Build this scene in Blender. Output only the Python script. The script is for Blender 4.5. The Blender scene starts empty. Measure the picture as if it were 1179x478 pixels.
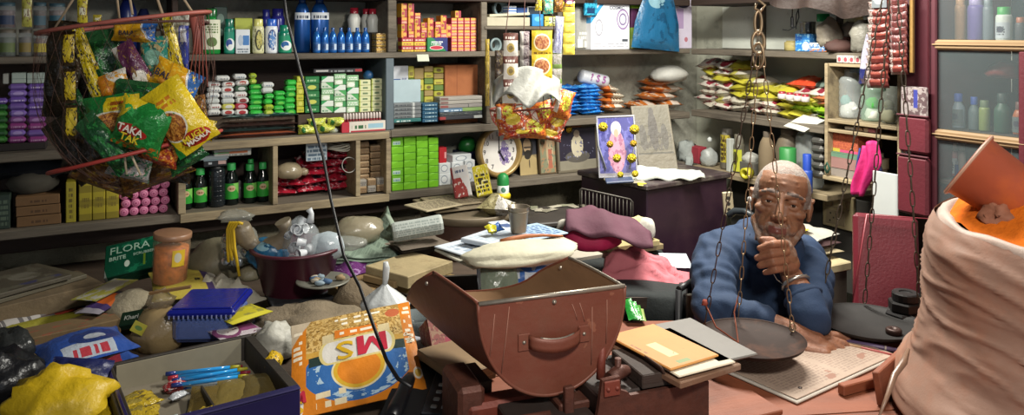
import bpy, math, random
from mathutils import Vector, Matrix, noise, Euler
rnd = random.Random(11)
sc = bpy.context.scene
COL = sc.collection
PI = math.pi
# ---------------------------------------------------------------- camera, world, lights, exposure
ZC, HY, F, CX = 1.5, 38.0, 900.0, 589.5      # eye height, horizon row, focal length in pixels (1179 wide), centre column
cd = bpy.data.cameras.new('camera')
cam = bpy.data.objects.new('camera', cd); COL.objects.link(cam)
cam.location = (0, 0, ZC); cam.rotation_euler = (PI/2, 0, 0)
cd.sensor_width = 36; cd.lens = 36*F/1179; cd.shift_y = (HY-239)/1179; cd.clip_start = .02
sc.camera = cam
w = bpy.data.worlds.new('world'); sc.world = w; w.use_nodes = True
w.node_tree.nodes['Background'].inputs[0].default_value = (.82, .9, 1, 1)
w.node_tree.nodes['Background'].inputs[1].default_value = .50
def lamp(name, kind, loc, energy, col, size=.1, size_y=None, rot=(0, 0, 0)):
    l = bpy.data.lights.new(name, kind); l.energy = energy; l.color = col
    if kind == 'AREA':
        l.size = size
        if size_y: l.shape = 'RECTANGLE'; l.size_y = size_y
    else: l.shadow_soft_size = size
    o = bpy.data.objects.new(name, l); COL.objects.link(o); o.location = loc; o.rotation_euler = rot
    return o
lamp('tube_light', 'AREA', (.66, 2.42, 2.08), 56, (1, .97, .88), .9, .12, (0, 0, -1.0))
fill = lamp('front_fill_spot', 'SPOT', (.45, .15, 2.15), 105, (1, .95, .87), .12)  # added fill from the front, cone shaped so the left falls off
fill.rotation_euler = (Vector((.25, 1.95, 1.08))-fill.location).to_track_quat('-Z', 'Y').to_euler(); fill.data.spot_size = math.radians(98); fill.data.spot_blend = .9
sc.view_settings.view_transform = 'Standard'; sc.view_settings.look = 'None'
sc.view_settings.exposure = .2; sc.view_settings.gamma = 1; sc.view_settings.use_curve_mapping = False

# ---------------------------------------------------------------- frames: the two shelf walls meet in a corner
TH = math.radians(27.8); ct, st = math.cos(TH), math.sin(TH)
class Frame:
    def __init__(s, o, t, n): s.o, s.t, s.n = o, t, n; s.rz = math.atan2(t[1], t[0])
    def P(s, u, w, z): return Vector((s.o[0]+s.t[0]*u+s.n[0]*w, s.o[1]+s.t[1]*u+s.n[1]*w, z))
    def u(s, px, w=0):
        k = (px-CX)/F; ax = s.o[0]+s.n[0]*w; ay = s.o[1]+s.n[1]*w
        return (k*ay-ax)/(s.t[0]-k*s.t[1])
    def d(s, u, w=0): return s.o[1]+s.n[1]*w+s.t[1]*u
    def z(s, px, y, w=0): return ZC-(y-HY)*s.d(s.u(px, w), w)/F
CF = (.8565, 3.751)
A = Frame(CF, (ct, st), (st, -ct))
B = Frame(CF, (st, -ct), (-ct, -st))
S1, S2, S3 = 1.424, 1.121, .876             # tops of the three shelf levels
def C(px, y, z):                            # point of the horizontal plane z seen at (px, y)
    d = (ZC-z)*F/(y-HY); return Vector(((px-CX)*d/F, d, z))
def D(px, y, d): return Vector(((px-CX)*d/F, d, ZC-(y-HY)*d/F))

# ---------------------------------------------------------------- materials
def H(s):
    c = [int(s[i:i+2], 16)/255 for i in (0, 2, 4)]
    return tuple(((x+.055)/1.055)**2.4 if x > .04045 else x/12.92 for x in c)+(1,)
class NT:
    def __init__(s, m): s.m = m; s.t = m.node_tree; s.b = s.t.nodes['Principled BSDF']
    def n(s, ty, **k):
        x = s.t.nodes.new(ty)
        for a, v in k.items(): setattr(x, a, v)
        return x
    def put(s, sock, v):
        if hasattr(v, 'is_output'): s.t.links.new(v, sock)
        else: sock.default_value = v
    def math(s, op, *a):
        x = s.n('ShaderNodeMath', operation=op)
        for i, v in enumerate(a): s.put(x.inputs[i], v)
        return x.outputs[0]
    def mix(s, f, a, b, blend='MIX'):
        x = s.n('ShaderNodeMix', data_type='RGBA', blend_type=blend)
        s.put(x.inputs[0], f); s.put(x.inputs[6], a); s.put(x.inputs[7], b); return x.outputs[2]
    def noise(s, co, scale, detail=3, rough=.6):
        x = s.n('ShaderNodeTexNoise'); s.put(x.inputs['Vector'], co)
        x.inputs['Scale'].default_value = scale; x.inputs['Detail'].default_value = detail; x.inputs['Roughness'].default_value = rough
        return x.outputs[0]
    def ramp(s, f, lo, hi):
        x = s.n('ShaderNodeMapRange'); s.put(x.inputs[0], f); x.inputs[1].default_value = lo; x.inputs[2].default_value = hi
        return x.outputs[0]
MATS = {}
def mat(key, col='808080', rough=.6, metal=0, var=.15, scale=9, bump=0, bscale=40, alpha=1, dirt=None, dscale=5, dth=(.5, .7), layers=None, ax='xz', spec=.5, trans=0, sss=0, stretch=None, warp=0):
    """one procedural material; layers = flat print laid over the object's own bounding box"""
    if key in MATS: return MATS[key]
    m = bpy.data.materials.new(key); m.use_nodes = True; g = NT(m); MATS[key] = m
    tc = g.n('ShaderNodeTexCoord'); ob = tc.outputs['Object']
    if stretch:
        mp = g.n('ShaderNodeMapping'); g.put(mp.inputs[0], ob); mp.inputs['Scale'].default_value = stretch; ob = mp.outputs[0]
    c = H(col)
    if layers:
        sp = g.n('ShaderNodeSeparateXYZ'); g.put(sp.inputs[0], tc.outputs['Generated'])
        U, V = (sp.outputs['xyz'.index(a)] for a in ax)
        if warp:
            wn = g.n('ShaderNodeTexNoise'); g.put(wn.inputs['Vector'], tc.outputs['Generated']); wn.inputs['Scale'].default_value = 4
            U = g.math('ADD', U, g.math('MULTIPLY', g.math('SUBTRACT', wn.outputs[0], .5), warp))
            V = g.math('ADD', V, g.math('MULTIPLY', g.math('SUBTRACT', wn.outputs[0], .5), -warp))
        for L in layers:
            k = L[0]
            if k in 'rts':
                x0, y0, x1, y1 = L[1:5]
                f = g.math('MULTIPLY', g.math('COMPARE', U, (x0+x1)/2, abs(x1-x0)/2), g.math('COMPARE', V, (y0+y1)/2, abs(y1-y0)/2))
                cc = L[5]
                if k == 't':                # lines of small print: rows of broken strokes
                    rows = L[6]; q = g.math('MULTIPLY', g.math('SUBTRACT', V, y0), rows/(y1-y0))
                    f = g.math('MULTIPLY', f, g.math('LESS_THAN', g.math('FRACT', q), .62))
                    cb = g.n('ShaderNodeCombineXYZ'); g.put(cb.inputs[0], U); g.put(cb.inputs[1], g.math('FLOOR', q))
                    f = g.math('MULTIPLY', f, g.math('GREATER_THAN', g.noise(cb.outputs[0], L[7] if len(L) > 7 else 60, 1), .47))
                if k == 's':                # stripes across u (or v)
                    q = g.math('MULTIPLY', V if L[7:] == ('v',) else U, L[6]); f = g.math('MULTIPLY', f, g.math('LESS_THAN', g.math('FRACT', q), .5))
            elif k in 'eo':
                cx, cy, rx, ry, cc = L[1:6]
                a = g.math('POWER', g.math('DIVIDE', g.math('SUBTRACT', U, cx), rx), 2.0); b = g.math('POWER', g.math('DIVIDE', g.math('SUBTRACT', V, cy), ry), 2.0)
                rr = g.math('ADD', a, b); f = g.math('LESS_THAN', rr, 1.0)
                if k == 'o': f = g.math('MULTIPLY', f, g.math('GREATER_THAN', rr, L[6]))
            elif k == 'l':                  # everything on one side of the line a*u+b*v > c
                a, b, c0, cc = L[1:5]; f = g.math('GREATER_THAN', g.math('ADD', g.math('MULTIPLY', U, a), g.math('MULTIPLY', V, b)), c0)
            elif k == 'n':                  # blotches, optionally inside an ellipse
                sc_, th, cc = L[1:4]; f = g.math('GREATER_THAN', g.noise(tc.outputs['Generated'], sc_, 3), th)
                if len(L) > 4:
                    cx, cy, rx, ry = L[4:8]
                    a = g.math('POWER', g.math('DIVIDE', g.math('SUBTRACT', U, cx), rx), 2.0); b = g.math('POWER', g.math('DIVIDE', g.math('SUBTRACT', V, cy), ry), 2.0)
                    f = g.math('MULTIPLY', f, g.math('LESS_THAN', g.math('ADD', a, b), 1.0))
            c = g.mix(f, c, H(cc))
    if var:
        nz = g.ramp(g.noise(ob, scale, 4), .25, .75)
        c = g.mix(1.0, c, g.mix(nz, (1-var,)*3+(1,), (1+var*.6,)*3+(1,)), 'MULTIPLY')
    if dirt:
        c = g.mix(g.math('MULTIPLY', g.ramp(g.noise(ob, dscale, 6, .7), *dth), .85), c, H(dirt))
    g.put(g.b.inputs['Base Color'], c)
    g.b.inputs['Roughness'].default_value = rough; g.b.inputs['Metallic'].default_value = metal
    g.b.inputs['Specular IOR Level'].default_value = spec; g.b.inputs['Alpha'].default_value = alpha
    if trans: g.b.inputs['Transmission Weight'].default_value = trans
    if sss: g.b.inputs['Subsurface Weight'].default_value = sss; g.b.inputs['Subsurface Radius'].default_value = (.01, .004, .002)
    if bump:
        bp = g.n('ShaderNodeBump'); bp.inputs['Strength'].default_value = bump; bp.inputs['Distance'].default_value = .01
        g.put(bp.inputs['Height'], g.noise(ob, bscale, 4)); g.put(g.b.inputs['Normal'], bp.outputs[0])
    return m
def clear(key, col='dfe6e2', alpha=.28, rough=.15, bump=.3, bscale=30): return mat(key, col, rough, var=.05, alpha=alpha, bump=bump, bscale=bscale)
def foil(key, col, layers=None, rough=.28, bump=.5, bscale=38, warp=.05, **k): return mat(key, col, rough, var=.08, bump=bump, bscale=bscale, layers=layers, warp=warp, **k)

# ---------------------------------------------------------------- meshes
class MB:
    """collects shapes, then links them as ONE mesh object"""
    def __init__(s): s.v, s.f, s.mi, s.sm = [], [], [], []
    def add(s, vs, fs, mi=0, smooth=False):
        b = len(s.v); s.v += [tuple(p) for p in vs]
        for f in fs: s.f.append(tuple(b+i for i in f)); s.mi.append(mi); s.sm.append(smooth)
        return s
    def box(s, c, d, mi=0, ch=0, M=None):
        """box centred at c with size d; ch = chamfer"""
        hx, hy, hz = (x/2 for x in d); M = M or Matrix(); c = Vector(c)
        if not ch:
            vs = [M @ Vector((x, y, z))+c for x in (-hx, hx) for y in (-hy, hy) for z in (-hz, hz)]
            return s.add(vs, [(0, 1, 3, 2), (4, 6, 7, 5), (0, 4, 5, 1), (2, 3, 7, 6), (0, 2, 6, 4), (1, 5, 7, 3)], mi)
        ch = min(ch, hx*.9, hy*.9, hz*.9); vs = []; ix = {}
        for x in (-1, 1):
            for y in (-1, 1):
                for z in (-1, 1):
                    for a in range(3):
                        p = [x*(hx-ch), y*(hy-ch), z*(hz-ch)]; p[a] = (x, y, z)[a]*(hx, hy, hz)[a]
                        ix[(x, y, z, a)] = len(vs); vs.append(M @ Vector(p)+c)
        fs = []
        sg = (-1, 1)
        for a in range(3):
            b, d_ = (a+1) % 3, (a+2) % 3
            for e in sg:
                q = []
                for (p1, p2) in ((-1, -1), (1, -1), (1, 1), (-1, 1)):
                    k = [0, 0, 0]; k[a] = e; k[b] = p1; k[d_] = p2; q.append(ix[tuple(k)+(a,)])
                fs.append(q if e > 0 else q[::-1])
            for p1 in sg:                       # edges parallel to axis a
                for p2 in sg:
                    def K(o, ax_): k = [0, 0, 0]; k[a] = o; k[b] = p1; k[d_] = p2; return ix[tuple(k)+(ax_,)]
                    q = [K(-1, b), K(1, b), K(1, d_), K(-1, d_)]
                    fs.append(q if p1*p2 > 0 else q[::-1])
        for x in sg:
            for y in sg:
                for z in sg:
                    q = [ix[(x, y, z, 0)], ix[(x, y, z, 1)], ix[(x, y, z, 2)]]; fs.append(q if x*y*z > 0 else q[::-1])
        return s.add(vs, fs, mi)
    def grid(s, fn, nu, nv, mi=0, wu=False, wv=False, smooth=True, mf=None):
        U = nu if wu else nu+1; V = nv if wv else nv+1; b = len(s.v)
        s.v += [tuple(fn(i/nu, j/nv)) for i in range(U) for j in range(V)]
        for i in range(nu):
            for j in range(nv):
                s.f.append((b+i*V+j, b+((i+1) % U)*V+j, b+((i+1) % U)*V+(j+1) % V, b+i*V+(j+1) % V))
                s.mi.append(mf((i+.5)/nu, (j+.5)/nv) if mf else mi); s.sm.append(smooth)
        return s
    def lathe(s, prof, seg=18, c=(0, 0, 0), mi=0, M=None, smooth=True, mf=None, sx=1, sy=1):
        M = M or Matrix(); c = Vector(c); n = len(prof)-1
        def fn(u, v):
            a = -u*2*PI; r, z = prof[round(v*n)]; return M @ Vector((r*math.cos(a)*sx, r*math.sin(a)*sy, z))+c
        return s.grid(fn, seg, n, mi, wu=True, smooth=smooth, mf=mf)
    def tube(s, pts, r, seg=8, mi=0, closed=False, cap=True):
        pts = [Vector(p) for p in pts]; n = len(pts); rs = r if isinstance(r, (list, tuple)) else [r]*n
        up = Vector((0, 0, 1)); rings = []; prev = None
        for i, p in enumerate(pts):
            a = pts[(i-1) % n] if closed or i else p; b = pts[(i+1) % n] if closed or i < n-1 else p
            t = (b-a).normalized() if (b-a).length > 1e-9 else Vector((0, 0, 1))
            if prev is None: x = t.cross(up if abs(t.z) < .9 else Vector((1, 0, 0))).normalized()
            else: x = (prev-t*prev.dot(t)).normalized()
            prev = x; y = t.cross(x)
            rings.append([p+(x*math.cos(k*2*PI/seg)+y*math.sin(k*2*PI/seg))*rs[i] for k in range(seg)])
        b = len(s.v)
        for q in rings: s.v += [tuple(p) for p in q]
        for i in range(n if closed else n-1):
            j = (i+1) % n
            for k in range(seg):
                s.f.append((b+i*seg+k, b+i*seg+(k+1) % seg, b+j*seg+(k+1) % seg, b+j*seg+k)); s.mi.append(mi); s.sm.append(True)
        if cap and not closed:
            s.f.append(tuple(b+k for k in range(seg))[::-1]); s.mi.append(mi); s.sm.append(False)
            s.f.append(tuple(b+(n-1)*seg+k for k in range(seg))); s.mi.append(mi); s.sm.append(False)
        return s
    def prism(s, out, z0, z1, mi=0, M=None):
        """flat outline (list of x, y) raised from z0 to z1"""
        M = M or Matrix(); n = len(out)
        vs = [M @ Vector((x, y, z0)) for x, y in out]+[M @ Vector((x, y, z1)) for x, y in out]
        return s.add(vs, [tuple(range(n))[::-1], tuple(range(n, 2*n))]+[(i, (i+1) % n, n+(i+1) % n, n+i) for i in range(n)], mi)
    def pillow(s, w, h, t, seed=0, cr=.12, nu=10, nv=10, mi=0, seal=.07, mf=None):
        """sealed packet standing in x-z, front towards -y; its base is at z = 0"""
        def fn(sign):
            def f(u, v):
                a = max(0., 1-abs(2*u-1)**2.6); b = max(0., min(1., (min(v, 1-v)-seal)/.26)); b = b*(2-b)
                th = t/2*(a*b)**.6 if a*b > 0 else 0
                q = noise.noise(Vector((u*3.1+seed*7.3, v*3.3, sign*1.7+seed)))
                q2 = noise.noise(Vector((u*8+seed*3.1, v*8, sign*2+seed)))
                x = (u-.5)*w*(1-.07*b*(1 if t > .02 else .4)); z = v*h
                return (x+q*w*cr*.12, sign*(th*(1+cr*2.4*q+cr*1.6*q2)+.0006), z+q*h*cr*.1)
            return f
        s.grid(lambda u, v: fn(-1)(u, v), nu, nv, mi, mf=mf)
        return s.grid(lambda u, v: fn(1)(1-u, v), nu, nv, mi, mf=mf)
    def blob(s, rx, ry, rz, seed=0, amp=.12, fr=1.6, n=16, mi=0, c=(0, 0, 0), flat=.3, p=1.0, mf=None):
        """lumpy bag or heap whose flattened underside is at z = 0 of c"""
        c = Vector(c)
        def fn(u, v):
            a = u*2*PI; b = (v-.5)*PI
            d = Vector((math.cos(b)*math.cos(a), math.cos(b)*math.sin(a), math.sin(b)))
            q = 1+amp*noise.noise(d*fr+Vector((seed*5.3, seed, 0)))*1.6+amp*.5*noise.noise(d*fr*2.7+Vector((seed, 9, seed*2.1)))
            if p != 1: d = Vector([math.copysign(abs(x)**p, x) for x in d])
            x = Vector((d.x*rx*q, d.y*ry*q, d.z*rz*q))
            x.z = max(x.z, -rz*(1-flat))+rz*(1-flat)
            return x+c
        return s.grid(fn, n, max(6, n*2//3), mi, wu=True, mf=mf)
    def build(s, name, mats, parent=None, loc=None, rot=None, label=None, cat=None, group=None, kind=None):
        me = bpy.data.meshes.new(name); me.from_pydata(s.v, [], s.f)
        for m in (mats if isinstance(mats, (list, tuple)) else [mats]): me.materials.append(m)
        me.polygons.foreach_set('material_index', s.mi); me.polygons.foreach_set('use_smooth', s.sm); me.update()
        return link(name, me, parent, loc, rot, label, cat, group, kind)
def link(name, data, parent=None, loc=None, rot=None, label=None, cat=None, group=None, kind=None):
    o = bpy.data.objects.new(name, data); COL.objects.link(o)
    if parent: o.parent = parent
    if loc is not None: o.location = loc
    if rot is not None: o.rotation_euler = rot
    return tag(o, label, cat, group, kind)
def tag(o, label=None, cat=None, group=None, kind=None):
    for k, v in (('label', label), ('category', cat), ('group', group), ('kind', kind)):
        if v: o[k] = v
    return o
def thing(name, label, cat, loc=(0, 0, 0), rz=0, group=None, rot=None):
    return link(name, None, None, loc, rot or (0, 0, rz), label, cat, group)
def dup(o, loc, rot=None, label=None, parent=None, group=None):
    """a thing and copies of its parts and sub-parts"""
    c = o.copy(); COL.objects.link(c)
    if parent: c.parent = parent
    if loc is not None: c.location = loc
    if rot is not None: c.rotation_euler = rot
    if label: c['label'] = label
    if group: c['group'] = group
    for ch in o.children: dup(ch, None, None, None, c)
    return c
def struct(mb, name, m, **k): return mb.build(name, m, kind='structure', **k)
def text(s, size, m, parent, loc, rot=(PI/2, 0, 0), sx=1, bold=.0, ext=.0004, name='lettering'):
    cu = bpy.data.curves.new(name, 'FONT'); cu.body = s; cu.size = size; cu.align_x = 'CENTER'; cu.align_y = 'CENTER'
    cu.extrude = ext; cu.offset = bold*size; cu.resolution_u = 2; cu.materials.append(m)
    tmp = bpy.data.objects.new('tmp', cu); me = bpy.data.meshes.new_from_object(tmp); bpy.data.objects.remove(tmp); bpy.data.curves.remove(cu)
    me.transform(Matrix.Diagonal((sx, 1, 1, 1)))
    if not me.materials: me.materials.append(m)
    return link(name, me, parent, loc, rot)
ORD = 'first second third fourth fifth sixth seventh eighth ninth tenth eleventh twelfth'.split()
def hk(o): return o
# ================================================================ SETTING
PL = mat('plaster', 'a5a496', .9, var=.35, scale=3, bump=.5, bscale=25, dirt='4a463c', dscale=4, dth=(.5, .75))
PLB = mat('plaster_pale', 'c2c3b2', .85, var=.2, scale=3, bump=.3, bscale=18, dirt='787a6c', dscale=5, dth=(.56, .72))
PLL = mat('plaster_low', 'a09880', .92, var=.45, scale=14, bump=.8, bscale=50, dirt='3f382c', dscale=7, dth=(.48, .7))
FL = mat('floor', '4a443c', .8, var=.3, scale=3)
SW = .30                                     # shelf depth
def slab(fr, u0, u1, w0, w1, z0, z1, mb=None, ch=0):
    mb = mb or MB(); c = fr.P((u0+u1)/2, (w0+w1)/2, (z0+z1)/2)
    return mb.box(c, (abs(u1-u0), abs(w1-w0), z1-z0), 0, ch, Matrix.Rotation(fr.rz, 3, 'Z'))
struct(MB().box((0, 1.2, -.05), (7, 7.6, .1)), 'floor', FL)
struct(MB().box((0, 1.2, 2.75), (7, 7.6, .1)), 'ceiling', mat('ceiling', '7d7a70', .9, var=.3, scale=2))
struct(slab(A, -3.6, .4, -SW-.12, -SW-.001, 0, 2.7), 'wall_back', PL)
struct(slab(B, -.3, 3.2, -SW-.12, -SW-.001, 0, 2.7), 'wall_right', PLB)
struct(slab(B, -.1, 1.35, -SW, -SW+.006, S1+.0, 1.63), 'trim_2', mat('bright_wall_panel', 'e4e8dc', .8, var=.12, scale=4, bump=.2, dirt='a4a898', dscale=6, dth=(.58, .75)))  # thin white panel added to brighten the upper wall
struct(MB().box((-2.35, .5, 1.35), (.1, 5.5, 2.7)), 'wall_left', PL)
struct(slab(A, -3.4, -.02, -SW, -SW+.012, .3, .80), 'trim_1', PLL)       # rough low plaster below the shelves
# ================================================================ SHELVING
WD = mat('shelf_wood_grey', '6b6255', .75, var=.3, scale=20, bump=.25, bscale=60, stretch=(.3, 3, 3), dirt='2e2822', dscale=6)
WDL = mat('shelf_wood_pale', '9a8a6c', .7, var=.25, scale=16, bump=.2, bscale=60, stretch=(.3, 3, 3), dirt='55493a', dscale=6)
WDD = mat('shelf_wood_dark', '3a2c24', .75, var=.35, scale=14, bump=.25, stretch=(.3, 3, 3))
def shelving(fr, name, label, boards, posts):
    t = thing(name, label, 'shelf', fr.P(0, 0, 0), fr.rz)
    def part(n, m, u0, u1, w0, w1, z0, z1, lab=None):       # local x runs along the wall, local y into it
        MB().box(((u0+u1)/2, -(w0+w1)/2, (z0+z1)/2), (u1-u0, w1-w0, z1-z0), 0, .003).build(n, m, t, label=lab)
    for (u0, u1, z, th, m) in boards: part('shelf_board', m, u0, u1, -SW, 0, z-th, z)
    for (n, u0, u1, w0, w1, z0, z1, m, *lab) in posts: part(n, m, u0, u1, w0, w1, z0, z1, *lab)
    return t
ua = A.u
shelving(A, 'shelving_unit', 'grey wooden wall shelving with three long boards carrying soap and bottles',
    [(-3.0, -.002, S1, .022, WD), (-3.0, ua(450), S2, .03, WD), (ua(450), -.002, S2, .03, WD), (-3.0, -.002, S3, .03, WD), (ua(558), ua(650), 1.528, .014, WD), (-3.0, .0, 1.66, .03, WDD)],
    [('upright', ua(452)-.018, ua(452)+.018, -SW, -.004, S1, 1.63, WD), ('upright', ua(558)-.014, ua(558)+.014, -SW, -.004, S1, 1.63, WD),
     ('upright', ua(648)-.012, ua(648)+.012, -SW, -.02, S1, 1.63, WD), ('upright', ua(449)-.016, ua(449)+.018, -SW, -.004, S2, S1-.022, mat('post_grey', '56636a', .6, var=.2)),
     ('upright', ua(563)-.01, ua(563)+.012, -SW, -.004, S2, S1-.022, WD), ('upright', ua(203)-.01, ua(203)+.01, -SW, -.06, S1, 1.63, WDD),
     ('upright', ua(200)-.01, ua(200)+.01, -SW, -.05, S2, S1-.022, WDD), ('back_panel', -3.0, ua(447), -SW+.001, -SW+.02, S2, S1-.022, WDD),
     ('back_panel', -3.0, ua(205), -SW+.001, -SW+.02, S3, S2-.03, WDD), ('apron', -3.0, ua(560), -.14, -.12, .775, S3-.03, WDD), ('apron', ua(560), -.002, -.2, -.18, S3-.055, S3-.03, WDD)])
shelving(B, 'corner_shelving', 'grey wooden shelves on the pale wall behind the seated man',
    [(0.004, B.u(1003), S1, .026, WD), (0.004, B.u(948), S2+.012, .03, WD), (.004, B.u(952), S3-.01, .025, WDL), (0, 1.3, 1.66, .03, WDD)],
    [('upright', B.u(826)-.012, B.u(826)+.012, -SW, -SW+.05, S1, 1.63, WD), ('back_panel', .1, 1.3, -SW+.001, -SW+.012, S3+.0, S2-.02, mat('teal_board', '2f3a3e', .7, var=.4)),
     ('back_panel', .1, 1.3, -.17, -.16, .45, S3-.04, mat('low_board', '3d3b36', .8, var=.4))])
# pigeonhole cabinet with three cells under the soap shelf
cab = thing('pigeonhole_cabinet', 'wooden cabinet of three open cells below the soap shelf', 'cabinet', A.P(0, 0, 0), A.rz)
def cpart(n, u0, u1, z0, z1, w0=-SW, w1=.015, m=WDL): MB().box(((u0+u1)/2, -(w0+w1)/2, (z0+z1)/2), (u1-u0, w1-w0, z1-z0), 0, .002).build(n, m, cab)
for px, hw in ((209, .012), (316, .009), (411, .009), (446, .01)): cpart('partition', ua(px)-hw, ua(px)+hw, S3+.001, S2-.031)
cpart('bottom_lip', ua(207), ua(447), S3-.03, S3+.0, 0.001, .015); cpart('top_lip', ua(207), ua(447), S2-.031, S2-.004, 0.001, .015)
cpart('back_board', ua(209), ua(446), S3+.001, S2-.031, -SW+.001, -SW+.015, WDD)

# ================================================================ GOODS ON THE SHELVES: builders
ZSH = {1: S1, 2: S2, 3: S3}
def spot(fr, px0, px1, ytop, w, zb=None, ybot=None):
    """shelf position from the goods' edges: along-wall centre, width, base height, height"""
    u0, u1 = fr.u(px0, w), fr.u(px1, w); pm = (px0+px1)/2
    if zb is None: zb = fr.z(pm, ybot, w)
    return (u0+u1)/2, abs(u1-u0), zb, fr.z(pm, ytop, w)-zb
def carton(fr, name, label, cat, px0, px1, ytop, m, w=-.03, dep=.08, zb=None, ybot=None, rz=0, group=None, ch=.002, rot=None):
    u, wd, z0, h = spot(fr, px0, px1, ytop, w, zb, ybot)
    return MB().box((0, dep/2, h/2), (wd*.97, dep, h), 0, ch).build(name, m, None, fr.P(u, w, z0+.0006), rot or (0, 0, fr.rz+rz), label, cat, group)
def bottle(fr, name, label, px0, px1, ytop, mbody, mcap, w=-.03, zb=None, ybot=None, shape='round', capf=.16, group=None, mlabel=None, lab=(.2, .6), flat=1, cat='bottle', mk=None, llab=None, clab=None):
    """bottle with a body, a cap and a wrapped label band"""
    u, wd, z0, h = spot(fr, px0, px1, ytop, w, zb, ybot); r = wd/2*.97; hb = h*(1-capf); sy = flat
    t = thing(name, label, cat, fr.P(u, w-r*sy, z0+.0006), fr.rz, group)
    if shape == 'round': prof = [(0, 0), (r*.93, 0), (r, .03*h), (r, hb*.66), (r*.92, hb*.78), (r*.55, hb*.93), (r*.5, hb), (0, hb)]; rc = r*.62
    elif shape == 'wide': prof = [(0, 0), (r*.9, 0), (r, .04*h), (r, hb*.9), (r*.9, hb*.98), (r*.7, hb), (0, hb)]; rc = r*.8
    elif shape == 'tall': prof = [(0, 0), (r*.9, 0), (r, .03*h), (r, hb*.7), (r*.8, hb*.88), (r*.45, hb), (0, hb)]; rc = r*.42
    else: prof = [(0, 0), (r*.85, 0), (r*.95, .04*h), (r*.86, hb*.35), (r, hb*.7), (r*.75, hb*.9), (r*.5, hb), (0, hb)]; rc = r*.6
    MB().lathe(prof, 16, sy=sy).build('body', mbody, t)
    MB().lathe([(rc*1.0, hb*.985), (rc, h*.985), (rc*.9, h), (0, h)], 14, sy=sy).build('cap', mcap, t, label=clab)
    if mlabel:
        a, b = lab
        MB().grid(lambda q, v: (r*1.012*math.sin((q-.5)*2.5), -r*sy*1.012*math.cos((q-.5)*2.5), hb*(a+(b-a)*v)), 10, 1).build('label_band', mlabel, t, label=llab)
    return t
K = lambda c: mat('plain_'+c, c, .45, var=.1)
KM = lambda c: mat('matte_'+c, c, .85, var=.2)
GL = lambda c: mat('gloss_'+c, c, .22, var=.08)
# ---------------------------------------------------------------- top shelf of the long wall
tq = lambda c, c2: mat('lab_'+c+c2, c, .4, var=.05, layers=[('t', .15, .55, .85, .9, c2, 4, 14), ('e', .5, .25, .3, .16, c2)])
bottle(A, 'shampoo_bottle', 'tall green bottle with large white label beside the hoop of the snack net', 233, 255, 10, GL('1f8a3c'), GL('14632c'), w=-.05, zb=S1, mlabel=tq('e8ead2', '5c7a3a'), lab=(.12, .9), flat=.6)
carton(A, 'carton', 'dark green upright carton behind the tall white-labelled green bottle', 'box', 246, 262, 8, mat('dkgreen_box', '2c4a40', .5, layers=[('e', .5, .75, .25, .1, '7d9a8c'), ('e', .5, .45, .22, .08, '7d9a8c')]), w=-.16, zb=S1, dep=.06)
swoosh = lambda k, c, c2: mat(k, c, .3, var=.04, layers=[('e', .55, .4, .42, .3, 'e8efee'), ('e', .45, .45, .3, .2, c2), ('e', .6, .3, .26, .1, 'e8efee')])
bottle(A, 'talc_bottle', 'squat teal bottle with white swoosh, first after the tall green bottle', 258, 271, 22, GL('0f7a62'), GL('0e6b55'), w=-.05, zb=S1, shape='wide', capf=.22, flat=.6, mlabel=swoosh('sw_teal', '1b8a70', '2b4f9a'), lab=(.05, .8))
carton(A, 'carton', 'yellow-green carton standing behind the white box with blue drop', 'box', 270, 291, 21, mat('yg_box', 'b8c24a', .5, layers=[('e', .5, .3, .4, .35, '3c5a28')]), w=-.13, zb=S1, dep=.06)
carton(A, 'carton', 'small white carton with blue drop picture between teal and cream bottles', 'box', 271, 288, 34, mat('drop_box', 'e4ebf0', .45, layers=[('r', .5, .35, .95, .75, '3f7fc4'), ('e', .35, .55, .18, .22, 'b9c8d8'), ('t', .1, .05, .9, .25, '5a6a7a', 2, 18)]), w=-.05, zb=S1, dep=.05)
bottle(A, 'talc_bottle', 'cream talc bottle with black and yellow oval print', 291, 305, 22, GL('d9d8a8'), GL('d5d378'), w=-.05, zb=S1, shape='wide', capf=.2, flat=.6, mlabel=mat('oval_cream', 'dcdcae', .35, layers=[('e', .5, .5, .34, .45, '3a3a22'), ('e', .55, .5, .25, .38, 'c9c06a'), ('n', 7, .56, '55522c')]), lab=(.08, .9))
bottle(A, 'talc_bottle', 'white talc bottle with bright blue cap and blue oval print', 306, 321, 22, GL('e6ecf2'), GL('2a62c8'), w=-.05, zb=S1, shape='wide', capf=.2, flat=.6, mlabel=mat('oval_blue', 'e6ecf2', .35, layers=[('e', .5, .5, .36, .46, '1b3f86'), ('e', .5, .5, .24, .38, '4f86c8'), ('n', 7, .55, 'e6ecf2')]), lab=(.08, .9))
bottle(A, 'talc_bottle', 'squat teal bottle with white swoosh beside the hanging black cable', 321, 337, 29, GL('0f7a62'), GL('128064'), w=-.04, zb=S1, shape='wide', capf=.22, flat=.6, mlabel=swoosh('sw_teal2', '178c66', '1d5fa0'), lab=(.05, .8))
bottle(A, 'bottle', 'purple bottle behind the white talc bottle, narrower one of two', 302, 313, 11, GL('2b2f8a'), GL('2b2f8a'), w=-.15, zb=S1, shape='wide')
bottle(A, 'bottle', 'wide purple-blue bottle standing behind the teal bottle near the cable', 313, 330, 10, GL('30308c'), GL('2a2a80'), w=-.15, zb=S1, shape='wide')
navy = mat('navy_metal', '1b4f94', .25, metal=.35, var=.05)
whl = mat('strip_label', 'dfe5ea', .4, layers=[('t', .1, .15, .9, .85, '20304a', 1, 12)])
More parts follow.
